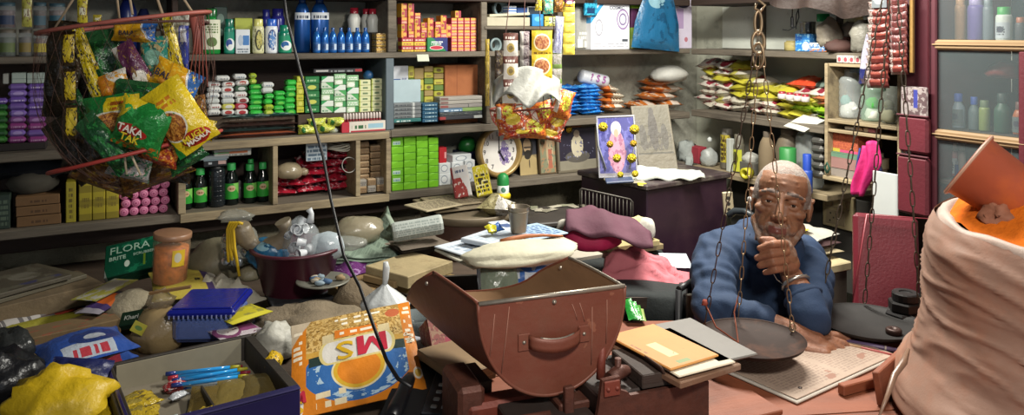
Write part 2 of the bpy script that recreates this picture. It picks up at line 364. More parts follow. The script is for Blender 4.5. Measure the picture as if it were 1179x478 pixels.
for p0, p1, lb in ((340, 359, 'tall deep blue oil bottle, first of two beside the cable'), (359, 381, 'tall deep blue oil bottle behind the row of small blue bottles')):
    bottle(A, 'oil_bottle', lb, p0, p1, -8, navy, GL('163f7c'), w=-.10, zb=S1, shape='tall', flat=.75, mlabel=whl, lab=(.66, .80), llab='white label strip')
for i in range(7):
    bottle(A, 'oil_bottle', 'small shiny blue oil bottle, '+ORD[i]+' in the row counting from the two tall ones', 361+i*9.4, 370.2+i*9.4, 32, mat('blue_small', '2467b4', .2, metal=.3, var=.05), GL('1d4f92'), w=-.03, zb=S1, shape='tall', group='small blue oil bottles', mlabel=mat('blue_lab', '2a5f9f', .4, layers=[('r', .55, .1, .9, .8, 'b9cbdc'), ('t', .1, .2, .5, .8, '15305e', 3, 9)]), lab=(.1, .5))
cw = mat('jar_white', 'd9dad2', .35, var=.06)
u, wd, z0, h = spot(A, 400, 440, 38, -.09, S1)
MB().box((0, .05, h/2), (wd, .09, h), 0, .002).build('carton', mat('dark_riser', '2c2a2c', .7), None, A.P(u, -.10, S1+.0006), (0, 0, A.rz), 'dark low carton behind blue bottles carrying white jars', 'box')
for p0, p1, yt, ww, lb in ((402, 418, 9, -.12, 'white ribbed jar with red cap, first of three'), (417, 429, 10, -.17, 'white ribbed jar with red cap, half hidden between the other two'), (424, 438, 10, -.12, 'white ribbed jar with red cap beside the shelf post')):
    bottle(A, 'ribbed_jar', lb, p0, p1, yt, cw, GL('a32436'), w=ww, zb=S1+h+.001, shape='curvy', capf=.22, group='white jars with red caps', cat='jar')
pbx = mat('biscuit_box', 'b88a3c', .5, layers=[('n', 9, .5, '5a3a20'), ('n', 12, .56, 'e6dcae'), ('s', 0, 0, 1, 1, 'c8a24a', 2, 'v')])
for i in range(3): carton(A, 'carton', 'small brown and yellow patterned carton by post, '+('lowest', 'middle one', 'topmost')[i]+' of its pile', 'box', 433, 450.5, 62-8*(i+1)+.4, pbx, w=-.03, dep=.06, ybot=62-8*i, group='small patterned cartons')
# matchbox-sized red and yellow boxes in the next compartment
m1 = mat('mbox_a', 'a8323c', .45, layers=[('r', 0, .0, .35, 1, 'd99a32'), ('e', .6, .5, .28, .3, 'd7a24a')])
m2 = mat('mbox_b', 'c49a34', .45, layers=[('r', .55, 0, 1, 1, '9c3040'), ('e', .3, .55, .2, .25, 'a83c3c')])
m3 = mat('mbox_c', 'b23548', .45, layers=[('r', .1, .55, .9, .95, 'dba646'), ('t', .1, .1, .9, .45, 'e8d0a8', 2, 10)])
def mb(px0, px1, yt, yb, m, lb, grp, w=-.04, dep=.05): return carton(A, 'small_box', lb, 'box', px0, px1, yt, m, w=w, dep=dep, zb=(S1 if yb > 61 else None), ybot=yb, group=grp, ch=.001, rz=rnd.uniform(-.05, .05))
for c in range(4):
    for r in range(6):
        y1 = 62-r*6.9; mb(519.5+c*7.4+r*.0, 526.6+c*7.4, y1-6.7, y1, m3, f'red and yellow box, {ORD[r]} up in {ORD[c]} column of the square block', 'small red and yellow boxes in a square block')
mb(524, 531, 62-6*6.9-8, 62-6*6.9, m2, 'single yellow and red box standing on top of the square block', None)
lng = mat('long_red', 'a63040', .45, layers=[('t', .1, .25, .9, .75, 'e9d8c4', 1, 8)]); lny = mat('long_yel', 'd0b23c', .45, layers=[('t', .15, .25, .85, .75, 'a33c3c', 1, 8)])
for c in range(2):
    for r in range(4):
        y1 = 62-r*4.6; mb(462.5+c*14.4, 476.6+c*14.4, y1-4.5, y1, (lny, lng)[r % 2], f'long {("yellow", "red")[r % 2]} box, {ORD[r]} up in the pile {("beside the post", "beside the green and blue carton")[c]}', 'flat long boxes')
carton(A, 'carton', 'wide green and navy carton with red oval logo among matchbox-sized boxes', 'box', 491.5, 516, 43.5, mat('gb_carton', '1f7a48', .4, layers=[('l', 1, .7, .95, '26306e'), ('e', .45, .28, .33, .16, 'e8d8d8'), ('e', .45, .28, .3, .13, 'b2283c'), ('t', .2, .5, .75, .78, 'e2e8e2', 2, 9)]), w=-.03, zb=S1, dep=.06)
k = 0
for (p0, yts) in ((462, (4, 12, 20, 28, 36)), (470, (4, 12, 20, 28, 36)), (477.5, (15, 22, 29, 36)), (485, (26, 32, 38)), (492.5, (21, 29, 36)), (501, (25, 32, 38)), (507.5, (18, 26, 34)), (513, (28, 36))):
    lo = 43.6
    for j, yt in enumerate(sorted(yts, reverse=True)):
        mb(p0, p0+7, yt, lo, (m1, m2, m3, m2, m1)[(k*2+j) % 5], f'red and yellow box, {ORD[j]} up in the {ORD[k]} loose pile from the post', 'loose piles of small red and yellow boxes'); lo = yt-.05
    k += 1
# compartment behind the hanging strips
def ring_roll(fr, px, y, w, R, r, m, name, lb, cat):
    mbx = MB(); z = fr.z(px, y, w)
    for j in range(4):
        mbx.tube([(math.cos(a)*(R-j*r*.4), (j-1.5)*r*1.1, math.sin(a)*(R-j*r*.4)) for a in [i*2*PI/22 for i in range(22)]], r, 6, closed=True)
    return mbx.build(name, m, None, fr.P(fr.u(px, w), w, z), (0, 0, fr.rz+.2), lb, cat)
ring_roll(A, 575, 9.5, -.10, .034, .006, K('7f949c'), 'cable_coil', 'grey coil of tubing on the small upper shelf', 'coil')
ring_roll(A, 569, 52, -.03, .026, .006, K('6f7f80'), 'tape_coil', 'grey-green coil hanging beside the brown and white sachets', 'coil')
carton(A, 'carton', 'small white and blue carton on top of the long cream box', 'box', 585, 595, 7, mat('wb_box', 'c9d3da', .5, layers=[('s', 0, .2, 1, .8, '3f6ab4', 3, 'v')]), w=-.05, ybot=17, dep=.05)
carton(A, 'book', 'dark blue book lying beside the white-rimmed tray', 'book', 595, 612, 9, K('274a86'), w=-.06, ybot=17.4, dep=.12)
t = thing('tray', 'small dark tray with white rim on the upper shelf', 'tray', A.P(A.u(618, -.03), -.03, A.z(618, 16.5, -.03)), A.rz)
MB().box((0, .03, .015), (.058, .003, .036)).build('bottom', K('23303a'), t)
for bx_ in (((0, .027, .033), (.062, .006, .004)), ((0, .027, -.003), (.062, .006, .004)), ((.03, .027, .015), (.004, .006, .036)), ((-.03, .027, .015), (.004, .006, .036))): MB().box(*bx_).build('rim', K('cfd3d0'), t)
carton(A, 'flat_box', 'long flat cream cardboard box on the middle shelf', 'box', 560, 611, 20, mat('cream_card', 'b5ae97', .8, var=.2, dirt='6a604c'), w=-.02, zb=1.5286, dep=.16)
carton(A, 'flat_box', 'thin cream cardboard lid tilted on the long flat box', 'box', 563, 611, 15.5, mat('cream_card2', 'c4bda4', .8, var=.2, dirt='7a705c'), w=-.03, ybot=18.6, dep=.15, rot=(0, -.05, A.rz))
carton(A, 'carton', 'bright blue carton at the end of the small upper shelf', 'box', 612.5, 626, 16.5, mat('bb_box', '2f86c8', .45, layers=[('e', .5, .6, .3, .2, '5fb0dc')]), w=-.02, zb=1.5286, dep=.05)
carton(A, 'carton', 'yellow carton with white and green print beside the blue carton', 'box', 627, 640, 19, mat('yy_box', 'cdbf5a', .45, layers=[('r', .4, .3, .9, .9, 'dfe0c4'), ('n', 5, .55, '4f6f3c')]), w=-.02, zb=1.5286, dep=.05)
# right-hand bay of the top shelf
clb = clear('clear_grey', 'a3a49f', .75, .25)
carton(A, 'plastic_pouch', 'grey translucent pouch holding small white papers', 'pouch', 662, 682, 8, mat('pouch_grey', '9a9a94', .35, bump=.3, layers=[('r', .15, .05, .45, .25, 'd6d6ce'), ('r', .55, .05, .9, .2, 'c4c4bc'), ('t', .2, .25, .8, .45, 'd6d6ce', 2, 8)]), w=-.05, zb=S1, dep=.03, ch=.01)
cos = mat('appliance_box', 'e6e7ec', .45, var=.05, layers=[('r', .25, .9, .8, 1, '26306e'), ('l', -1, .9, .45, '3f9ad2'), ('l', -1, .9, .55, 'e6e7ec'), ('r', .47, .22, .66, .84, 'd2d4da'), ('e', .2, .42, .1, .16, '9a9aa4'), ('e', .2, .42, .08, .13, 'dcdce0'), ('o', .82, .58, .16, .2, '9678a8', .7), ('o', .82, .58, .10, .12, '8a7aa0', .5), ('r', .8, .15, .95, .2, '50555c'), ('t', .05, .04, .95, .14, 'b4b4bc', 2, 12)])
bx1 = carton(A, 'appliance_box', 'large white appliance carton with purple ring and cosmic lettering', 'box', 679, 726.5, -3, cos, w=-.02, zb=S1, dep=.18, rz=.05)
text('COSMIC', .021, K('555566'), bx1, (.035, -.0008, .19), sx=1.1, bold=.01)
for n_, (p0, p1, y0, y1) in enumerate(((673, 688, -4, 18),)):
    carton(A, 'sachet_packet', 'dark teal packet hanging at the top before the grey pouch', 'packet', p0, p1, y0, foil('teal_pk', '1d6f92', [('n', 5, .5, '39a8c8'), ('r', .2, .1, .8, .4, '1b3f66')]), w=.0, ybot=y1, dep=.012)
carton(A, 'carton', 'lime green and black carton squeezed behind the hanging blue bag', 'box', 727, 738, -2, mat('lime_box', '8fae4a', .45, layers=[('r', 0, .42, 1, .8, '5a2f52'), ('r', 0, .8, 1, 1, '9ccc34'), ('r', 0, 0, 1, .2, 'b8c47a')]), w=-.06, zb=S1, dep=.15)
carton(A, 'carton', 'pale lilac carton with dark oval emblem behind the blue bag', 'box', 777, 797, -1, mat('lilac_box', 'd9d0e2', .45, layers=[('r', .1, .4, .5, .8, 'b29abf'), ('e', .5, .88, .35, .06, '2c2f52'), ('e', .65, .18, .1, .05, 'c07a86')]), w=-.07, zb=S1, dep=.12)
# blue carrier bag hanging before the cartons
bag = thing('carrier_bag', 'blue plastic carrier bag hanging before the white cartons', 'bag', A.P(A.u(757, .03), .03, A.z(757, 57, .03)), A.rz)
bm_ = mat('bag_blue', '1f5f86', .32, var=.12, bump=.5, bscale=22, layers=[('e', .48, .8, .16, .12, '7fa6b4'), ('n', 6, .58, '174a6c')])
bh = A.z(757, -14, .03)-A.z(757, 57, .03); bw = A.u(784, .03)-A.u(729, .03)
def bagf(sgn):
    def f(u, v):
        wv = bw*(.5+.5*min(1, (1-v)/.55)**.8)*(.9 if v > .5 else .9+.1*(.5-v)*2); x = (u-.5)*wv
        e = 1-abs(2*u-1)**2.5; b = min(1, v/.12)
        q = noise.noise(Vector((u*6, v*2.5, sgn*3.)))
        return (x+.02*(v-.5), sgn*(.028*e*b*(1-.5*v)+.008*q*e), v*bh+.012*(u-.5)*(1-v)*-2)
    return f
MB().grid(bagf(-1), 16, 14).grid(lambda u, v: bagf(1)(1-u, v), 16, 14).build('bag_body', bm_, bag)
for s_ in (-1, 1): MB().tube([(s_*.03, 0, bh*.9), (s_*.035, 0, bh), (s_*.012, 0, bh+.05)], .007, 6).build('handle', bm_, bag)

# ---------------------------------------------------------------- soap shelf
def bars(px0, px1, yt, yb, n, mats, lb, w=-.05, dep=.055, gap=.96, grp=None, zb=None, soft=True, jx=1.2):
    h = (yb-yt)/n
    for r in range(n):
        y1 = yb-r*h; j = rnd.uniform(-jx, jx) if r else 0
        m = mats[r % len(mats)]
        carton(A, 'soap_bar' if soft else 'soap_box', lb[0]+', '+ORD[r]+' up '+lb[1], 'soap', px0+j, px1+j, y1-h*gap, m, w=w, dep=dep, ybot=y1, ch=.006 if soft else .0015, rz=rnd.uniform(-.06, .06), group=grp)
def bar(k, c, c2=None, c3=None):
    L = []
    if c2: L += [('e', .55, .5, .28, .34, c2)]
    if c3: L += [('t', .2, .3, .9, .7, c3, 1, 9)]
    return mat('bar_'+k, c, .3, var=.07, bump=.25, bscale=60, layers=L or None)
W1 = [bar('w1', 'd6d9d6', 'e3e4e0', '7a7f86'), bar('w2', 'dcdcd8', None, '9a3a3a'), bar('w3', 'c9cfcc'), bar('w4', 'dadcda', None, '7a8a9a')]
W2 = [bar('wr1', 'd6d8d6', 'a83a36'), bar('wy', 'c8c45a', 'd8d8d0'), bar('w3', ''), bar('w4', ''), bar('wr1', ''), bar('wr2', 'd9d9d6', 'b04a40', 'e0dcd0')]
W3 = [bar('r1', 'd9d9d6', 'a62e34'), bar('r2', 'a3283e', 'c8a0a8'), bar('r3', 'cfd0cc', '8f3a3c'), bar('w2', ''), bar('gd', '3c5a46', 'c9cfc8'), bar('wr2', '')]
bars(238, 254, 94, 133, 6, W1, ('white wrapped soap bar', 'in the first column from the snack net'), zb=S2)
bars(254.6, 270, 94, 133, 6, W2, ('white soap bar with colour print', 'in the second column from the net'))
bars(270.6, 286, 92, 133, 6, W3, ('red and white soap bar', 'in the third column from the net'))
carton(A, 'soap_bar', 'single white soap bar lying across the first two white columns', 'soap', 248, 265, 87.5, W1[0], w=-.03, dep=.05, ybot=93.6, ch=.006)
carton(A, 'soap_bar', 'single white soap bar crowning the red and white column', 'soap', 269, 284, 85.6, W1[3], w=-.03, dep=.05, ybot=91.6, ch=.006)
GR = [bar('g1', '2fa83c', '3fc44a'), bar('g2', '35b044', None, '7fd67a'), bar('g3', '289a3a', '6ac44a')]
YG = [bar('yg1', '8fb23c', 'c4cc5a'), bar('yg2', 'a3b83a', None, '5a7a2a')]
bars(287, 303, 97.5, 133, 6, GR, ('green wrapped soap bar', 'in the fourth column, next to red ones'))
bars(287.5, 296, 84.5, 97, 2, YG, ('small yellow-green soap bar', 'of the pair crowning the fourth column'), jx=.4)
bars(301, 315, 95, 107.5, 2, [W1[2], W1[3]], ('white soap bar', 'of the pair on the yellow-green column'), w=-.04)
bars(304, 315, 108, 133, 4, YG+GR, ('yellow-green soap bar', 'in the short fifth column'), w=-.04)
bars(315.5, 328, 105, 133, 5, GR, ('green soap bar', 'in the sixth column, beside the short one'))
bars(328.5, 341, 92, 133, 6, GR[::-1], ('green soap bar', 'in the seventh column, close to the cable'))
bars(341.5, 350, 88, 130, 6, [bar('y1', 'c4c23a', None, '6a7a2a'), bar('y2', 'b0b43a', 'd0d060')], ('narrow yellow soap box', 'in the yellow column behind the cable'), soft=False, jx=.4)
DG = [mat('dg1', '22743c', .4, layers=[('t', .15, .3, .85, .7, 'a8d0a0', 1, 8)]), mat('dg2', '2a6a3a', .4, layers=[('e', .5, .5, .3, .3, 'c4c85a')])]
bars(351, 368, 88, 130, 5, DG, ('wide dark green soap box', 'in the dark green column past the cable'), soft=False, jx=.3)
LG = [mat('lg1', 'c9d6c4', .4, layers=[('l', 1, .6, .95, '4aa05a'), ('t', .1, .2, .6, .6, '5a8a6a', 1, 8)]), mat('lg2', 'd6dfd6', .4, layers=[('l', -1, .7, .2, '3a9a5a')]), mat('lg3', 'b8cfae', .4, layers=[('e', .4, .5, .3, .35, 'e4eadf'), ('r', .7, 0, 1, 1, '3f8a52')]), mat('lg4', '8ab88a', .4, layers=[('t', .1, .2, .9, .8, 'e8f0e4', 2, 10)])]
bars(369.5, 384, 88, 130, 6, LG, ('white and green soap box', 'in the whitish column past dark green'), soft=False, jx=.6)
bars(384.5, 398.5, 85, 130, 7, LG[1:]+LG[:1], ('white and green soap box', 'in the tallest whitish column'), soft=False, jx=.6)
bars(399, 413, 86.5, 130, 6, LG[2:]+LG[:2], ('white and green soap box', 'in the third whitish column, beside cream boxes'), soft=False, jx=.6)
CRM = [mat('crm', 'd0d2a6', .5, layers=[('r', .3, .35, .75, .7, '6a7f5a'), ('r', 0, 0, .12, 1, 'b8c46a')])]
bars(413.5, 427, 92, 130, 6, CRM, ('pale cream soap box', 'in the first cream column'), soft=False, jx=.2)
bars(427.5, 440, 90.5, 130, 6, CRM, ('pale cream soap box', 'in the second cream column, by the grey post'), soft=False, jx=.2)
for (x0, x1, yt, lb) in ((236, 341, 133.2, 'long low cardboard riser under the white and green soap bars'), (341.5, 441, 130.2, 'long low cardboard riser under the boxed soaps by the post')):
    carton(A, 'cardboard_riser', lb, 'box', x0, x1, yt, KM('4a3d30'), w=-.048, zb=S2, dep=.07)
# front row of the soap shelf
t = thing('tube_tray', 'red display tray of upright white tubes before the cream soap boxes', 'tray', A.P(A.u(419, .0), -.0, S2+.0006), A.rz)
tw = A.u(444, -.0)-A.u(394, -.0)
MB().box((0, .012, .0195), (tw, .024, .039)).build('tray_front', mat('tube_tray_print', 'cfc8bc', .5, layers=[('r', 0, 0, .17, 1, 'b02a38'), ('r', .2, .0, 1, .14, 'a8323c'), ('t', .22, .3, .55, .85, '2f5f3a', 1, 9), ('r', .6, .3, .95, .75, '8fb4c4')]), t)
for i in range(13): MB().lathe([(.0, 0), (.0047, 0), (.0047, .026), (.003, .032), (0, .032)], 8, (-tw/2+.014+i*(tw-.02)/13, .016, .0391)).build('tube', mat('tube_white', 'cfc4bd', .35, layers=[('r', 0, 0, 1, .3, '9a3a44')]), t)
netb = foil('soap_net', 'b8bf2f', [('n', 8, .5, 'd8da78'), ('n', 11, .58, '2a5a2a'), ('e', .25, .5, .1, .3, '2f6f36')], bump=.8)
for i in range(4): MB().pillow(.07, .035, .04, seed=i+40, cr=.4, nu=8, nv=6).build('soap_pack', netb, None, A.P(A.u(354+11*i, -.02), -.025, S2+.001+.022*(i % 2)), (rnd.uniform(-.1, .1), 0, A.rz), 'crinkled yellow soap pack in clear wrap, '+ORD[i]+' from the cable', 'soap', 'crinkled yellow soap packs')
MB().blob(.018, .014, .012, 5, n=10).build('twist_tie', clear('cl1'), None, A.P(A.u(385, .0), -.016, S2+.001), (0, 0, 0), 'clear knot of plastic lying before the yellow soap', 'wrapper')
inc = [foil('inc1', '4a2c28', [('r', 0, .1, 1, .35, '8a4a30')]), foil('inc2', '24302e', [('t', .1, .2, .6, .8, '7a8a86', 1, 20)]), foil('inc3', '3a2a26', [('r', .2, .4, 1, .6, '9a3630')]), foil('inc4', '54463c', [('t', .05, .2, .9, .8, 'b0a89a', 1, 24)]), foil('inc5', '1f3a3a', [('n', 4, .55, '7a938f')])]
for i, (x0, x1, y0, y1, ww) in enumerate(((252, 345, 151, 158, .0), (250, 344, 146, 152, -.004), (254, 346, 141, 147, -.008), (256, 342, 137, 142, -.012), (258, 346, 132.5, 138, -.016))):
    u, wd, z0, h = spot(A, x0, x1, y0, ww, ybot=y1)
    MB().pillow(wd, .045, .016, seed=i+20, cr=.25, nu=14, nv=5, seal=.03).build('incense_packet', inc[i], None, A.P(u, ww-.02, S2+.009+i*.0165), (-PI/2+.0, 0, A.rz+rnd.uniform(-.02, .02)), 'long flat incense packet in clear wrap, '+ORD[i]+' from the bottom of the bundle', 'packet', 'incense packets')
carton(A, 'flat_pack', 'black and white flat packet lying on the white-green soap', 'packet', 360, 418, 79, mat('blk_pk', '2c2c30', .4, layers=[('r', .05, .3, .3, .7, 'b8b8b4'), ('r', .85, .2, 1, .8, '9a2f36'), ('t', .35, .2, .8, .8, '8a8f90', 1, 16)]), w=-.05, ybot=84, dep=.06)
MB().blob(.021, .02, .02, 2, .03, n=12).build('ball', K('23507c'), None, A.P(A.u(424, -.08), -.08, A.z(424, 91, -.08)), None, 'small blue ball sitting on the cream soap boxes', 'ball')
# compartment past the grey post
carton(A, 'card', 'white printed card with blue block leaning in the compartment past the post', 'card', 449.5, 470.5, 76, mat('wcard', 'c8ccd2', .6, layers=[('r', .1, .02, .55, .25, '3a5a94'), ('s', .6, .05, .9, .3, '3a4f86', 14)]), w=-.08, ybot=96, dep=.004)
carton(A, 'card', 'plain pale blue-grey card leaning before the white card', 'card', 452, 485, 92, mat('gcard', '9fb2b8', .6, var=.15), w=-.06, ybot=118.5, dep=.005)
YB = [mat('yb1', 'a9a83a', .5, layers=[('e', .5, .5, .25, .3, '6a5a2a')]), mat('yb2', '5f7a3a', .5), mat('yb3', 'b5ae44', .5, layers=[('r', .2, .2, .8, .5, '8a7a3a')]), mat('yb4', '9a8452', .5)]
for c, (x0, x1, yt, n) in enumerate(((470, 477, 76, 3), (477, 488, 78, 3), (488.5, 499, 76, 6), (499.5, 511, 77.5, 6))):
    h_ = (118-yt)/n
    for r in range(n): carton(A, 'small_box', f'yellow-green box, {ORD[r]} up in the {ORD[c]} pile behind the pale card', 'box', x0, x1, 118-(r+1)*h_+.5, YB[(c+r) % 4], w=-.10, dep=.07, ybot=118-r*h_, group='yellow-green boxes behind the card')
carton(A, 'cardboard_box', 'plain orange-brown cardboard box filling the compartment end', 'box', 511.5, 557, 75, mat('orange_card', 'a3633a', .8, var=.2, dirt='7a4326', layers=[('r', .3, 0, .32, 1, '8a4f2c')]), w=-.09, zb=S2, dep=.18)
TL = [mat('tl1', '6f7476', .5, layers=[('t', .05, .2, .6, .8, '3a4046', 1, 14), ('r', .68, 0, .76, 1, 'b8bcba')]), mat('tl2', '1d4f6c', .5, layers=[('t', .2, .25, .9, .75, 'a9c4cc', 1, 8)])]
for c, (x0, x1, m) in enumerate(((453, 485.5, TL[0]), (486, 504.5, TL[1]))):
    for r in range(5): carton(A, 'flat_box', f'flat {("grey", "dark teal")[c]} box, {ORD[r]} from the bottom of the {("wide grey", "narrow teal")[c]} stack', 'box', x0, x1, 141-(r+1)*4.5+.3, mat('tl3', '2f6f6c', .5, layers=[('t', .1, .2, .6, .8, 'c4d4d0', 1, 10)]) if (r == 0 and c == 0) else m, w=-.02, dep=.05, ybot=141-r*4.5, group='flat grey and teal boxes')
PB = [mat('pb1', '34363c', .5, layers=[('r', .0, .1, .14, .9, '9a3a3c'), ('r', .8, .1, 1, .9, 'b0b4b0')]), mat('pb2', '3a3f42', .5, layers=[('n', 9, .6, '8a8f8c')]), mat('pb3', '5f7f9c', .5, layers=[('t', .1, .2, .5, .8, 'c4d4e0', 1, 10), ('r', .53, 0, 1, 1, '7f9c5c')]), mat('pb4', '8f8a86', .5, layers=[('r', .02, .2, .2, .8, '8a4a46'), ('r', .66, .1, .68, 1, '4a4a4a')]), mat('pb5', 'a09c94', .5, layers=[('r', .02, .2, .2, .8, '7a5a56')])]
for r in range(6): carton(A, 'flat_box', f'flat printed box, {ORD[r]} up in the pile before the orange cardboard', 'box', 505.5, 556, 137.5-(r+1)*4.4+.3, PB[min(r, 4)], w=-.02, dep=.06, ybot=137.5-r*4.4, group='flat printed boxes')
MB().box((0, 0, .002), (.05, .03, .004), 0, .001).build('paper_tag', K('9aa088'), None, A.P(A.u(486, -.005), .002, S1-.024), (1.2, 0, A.rz), 'small pale paper tag stuck under the top shelf edge', 'tag')

# shelf 2 beyond the second snack net
bpk = foil('blue_sachet', '1f6fc0', [('n', 4, .52, '3f9ae0'), ('n', 9, .62, 'b8d8f0'), ('e', .5, .5, .3, .3, '1757a8')], bump=.7)
for r in range(8):
    for c in range(2):
        MB().pillow(.115, .11, .028, seed=60+r*2+c, cr=.5, nu=9, nv=8).build('blue_packet', bpk, None, A.P(A.u((664, 691)[c], -.03)+rnd.uniform(-.008, .008), -.09, S2+.012+r*.0165), (-PI/2+rnd.uniform(-.08, .08), rnd.uniform(-.06, .06), A.rz+rnd.uniform(-.15, .15)), f'crinkled blue packet, {ORD[r]} from the bottom of the {("pile by the yellow strip", "pile by the biscuits")[c]}', 'packet', 'crinkled blue packets')
t = thing('wrapped_roll', 'white plastic roll with pink letters lying on the blue packets', 'roll', A.P(A.u(686, -.12), -.14, A.z(686, 91, -.12)), A.rz, rot=(0, .22, A.rz))
MB().lathe([(0, -.075), (.026, -.075), (.031, -.068), (.031, .068), (.026, .075), (0, .075)], 18, M=Matrix.Rotation(PI/2, 3, 'Y')).build('roll_body', mat('roll_w', 'c3c6cc', .35, var=.1, bump=.3), t)
for i, ch_ in enumerate(('?', 'S', '5')): text(ch_, .045, K('9a5a94'), t, (-.03+i*.035, -.0325, .003), bold=.02)
bis = foil('biscuit', 'd8cdb8', [('r', 0, 0, .3, 1, 'c46a2c'), ('s', .3, .1, 1, .9, '7a4a2a', 7), ('r', .35, .35, .9, .65, 'e0dac8')]); org = foil('orange_pouch', 'c4702f', [('e', .25, .5, .08, .2, '5a2420'), ('r', .45, .0, .8, 1, 'dccfc0'), ('n', 5, .55, 'd0b8a0')])
for i, (px, yb, m, w_, h_) in enumerate(((717, 128, org, .115, .022), (717, 121, bis, .11, .022), (718, 114, bis, .105, .02), (714, 107, bis, .08, .02))):
    MB().pillow(w_, .09, h_*1.5, seed=90+i, cr=.25, nu=8, nv=7).build('biscuit_packet', m, None, A.P(A.u(px, -.04), -.09, A.z(px, yb, -.04)+h_*.6), (-PI/2, rnd.uniform(-.05, .12), A.rz), ('orange', 'white and brown', 'white and brown', 'white')[i]+' biscuit packet, '+ORD[i]+' from the bottom beside the blue pile', 'packet', 'biscuit packets')
for i, (px, yb, w_) in enumerate(((758, 128, .12), (785, 126, .12), (778, 117, .17), (784, 108, .17), (782, 99, .16))):
    MB().pillow(w_, .16, .042, seed=100+i, cr=.2, nu=9, nv=8).build('orange_pouch', org, None, A.P(A.u(px, -.06), -.12, A.z(px, yb, -.06)+.018), (-PI/2, rnd.uniform(-.06, .06), A.rz+rnd.uniform(-.2, .2)), 'orange and white flour pouch '+('lying lowest beside the biscuits', 'lying lowest in the shelf corner', 'second layer in the corner pile', 'third layer in the corner pile', 'topmost under the white sack')[i], 'pouch', 'orange flour pouches')
MB().blob(.10, .075, .045, 3, .08, n=18).build('white_sack', mat('sack_w', 'b9b8b0', .6, var=.12, bump=.3), None, A.P(A.u(780, -.06), -.12, A.z(780, 94, -.06)), (0, 0, A.rz), 'small white plastic sack lying on the orange pouches', 'sack')
# ---------------------------------------------------------------- pigeonhole cells
blk = mat('syrup', '0d1512', .12, var=.05); gcap = K('35a652')
syl = mat('syrup_lab', '2f9a34', .4, layers=[('e', .45, .68, .3, .2, 'c9b48a'), ('t', .25, .6, .7, .78, '8a3a2a', 1, 10), ('l', 1, .6, 1.15, '7fc45a')])
for i, (x0, x1, yt, yb, w_) in enumerate(((207.5, 222.5, 197, 240, -.05), (223, 240, 195, 239, -.05), (259, 276, 189, 235, -.05), (281, 297, 190, 233, -.05), (296.5, 311, 188, 231, -.05), (284, 295, 184, 230, -.16))):
    bottle(A, 'syrup_bottle', 'dark syrup bottle with green cap and label, '+('beside the end of the cabinet', 'second from the cabinet end', 'third, past the dark plastic jar', 'fourth, before a half hidden one', 'nearest the partition', 'hidden behind the fourth bottle')[i], x0, x1, yt, blk, gcap, w=w_, zb=S3, shape='round', capf=.15, mlabel=syl, lab=(.18, .62), group='dark syrup bottles with green caps')
t = bottle(A, 'plastic_jar', 'dark ribbed plastic jar standing between the syrup bottles', 241, 261, 192, mat('dk_jar', '1d2226', .2, var=.1), K('15181a'), w=-.04, zb=S3, shape='wide', capf=.06, cat='jar')
u, wd, z0, h = spot(A, 241, 261, 192, -.04, S3)
for k in range(6): MB().lathe([(wd/2*.985, h*(.15+k*.12)-.002), (wd/2*1.02, h*(.15+k*.12)), (wd/2*.985, h*(.15+k*.12)+.002)], 18).build('rib', mat('dk_jar', ''), t)
for (x0, x1, yt, yb, m, lb) in ((234, 262, 184, 192, mat('blkbox', '1c2024', .4, layers=[('r', .62, .3, .95, .8, 'c9a8a0'), ('r', .2, .35, .35, .65, 'b8c0c4'), ('r', 0, .85, 1, 1, '8fa4ac')]), 'flat black and white carton lying on the dark plastic jar'),
                            (222, 264, 180, 184.3, mat('wbox2', 'a4b2b6', .5), 'thin pale carton under the long white toothbrush box'), (246, 290, 171.5, 180, mat('lwbox', 'd3d4cc', .5, layers=[('r', .1, .35, .9, .65, 'c06a3a'), ('r', .0, .4, .4, .6, '5fa06a'), ('t', .4, .1, .9, .3, '7a7a7a', 1, 10)]), 'long white carton with orange and green print above the syrup bottles')):
    carton(A, 'carton', lb, 'box', x0, x1, yt, m, w=-.04, dep=.07, ybot=yb)
MB().blob(.02, .02, .04, 8, .1, n=12).build('plastic_twist', clear('cl2', 'a8aaa0', .6), None, A.P(A.u(276, -.16), -.16, S3+.001), None, 'crumpled grey plastic bag behind the syrup bottles', 'bag')
redp = foil('red_packet', 'a51f32', [('e', .62, .5, .2, .34, '26222a'), ('t', .05, .6, .4, .85, 'e6d4d2', 1, 9), ('r', 0, .9, 1, 1, 'd98a90'), ('n', 7, .57, 'd8a0a4'), ('n', 9, .60, '30222a')], bump=.6)
k = 0
for r, (row, n, yb) in enumerate((((320, 352, 383), 3, 226.5), ((323, 355, 386), 3, 216), ((355, 384), 2, 205.5), ((352, 386), 2, 195), ((360, 388), 2, 185))):
    for j, x in enumerate(row):
        MB().pillow(.115, .13, .034, seed=130+k, cr=.35, nu=9, nv=8).build('red_packet', redp, None, A.P(A.u(x+12, -.05)+.0, -.10, S3+.017+r*.031), (-PI/2+.12, rnd.uniform(-.12, .12), A.rz+rnd.uniform(-.15, .15)), f'crinkled red packet, {("lowest", "second", "third", "fourth", "topmost")[r]} layer, {ORD[j]} from the tan pouch side', 'packet', 'crinkled red packets in the middle cell'); k += 1
MB().blob(.052, .04, .036, 5, .1, n=18).build('tied_pouch', clear('pouch_tan', '9a8c72', .8, .25), None, A.P(A.u(334, -.04), -.07, S3+.079), (0, .12, A.rz), 'clear tied pouch of tan grains lying on the red packets', 'pouch')
MB().blob(.018, .012, .016, 6, .2, n=10).build('pouch_neck', clear('pouch_tan', ''), None, A.P(A.u(352, -.04), -.07, S3+.085), (0, 0, A.rz), 'twisted clear neck of plastic beside the tan grain pouch', 'wrapper')
t = carton(A, 'blister_strip', 'silver-blue blister strip standing on the red packets', 'packet', 352, 377, 165, foil('blister', 'b7c4cc', [('t', .05, .05, .95, .95, '5f7486', 4, 9)], bump=.3), w=-.045, dep=.006, ybot=185.5)
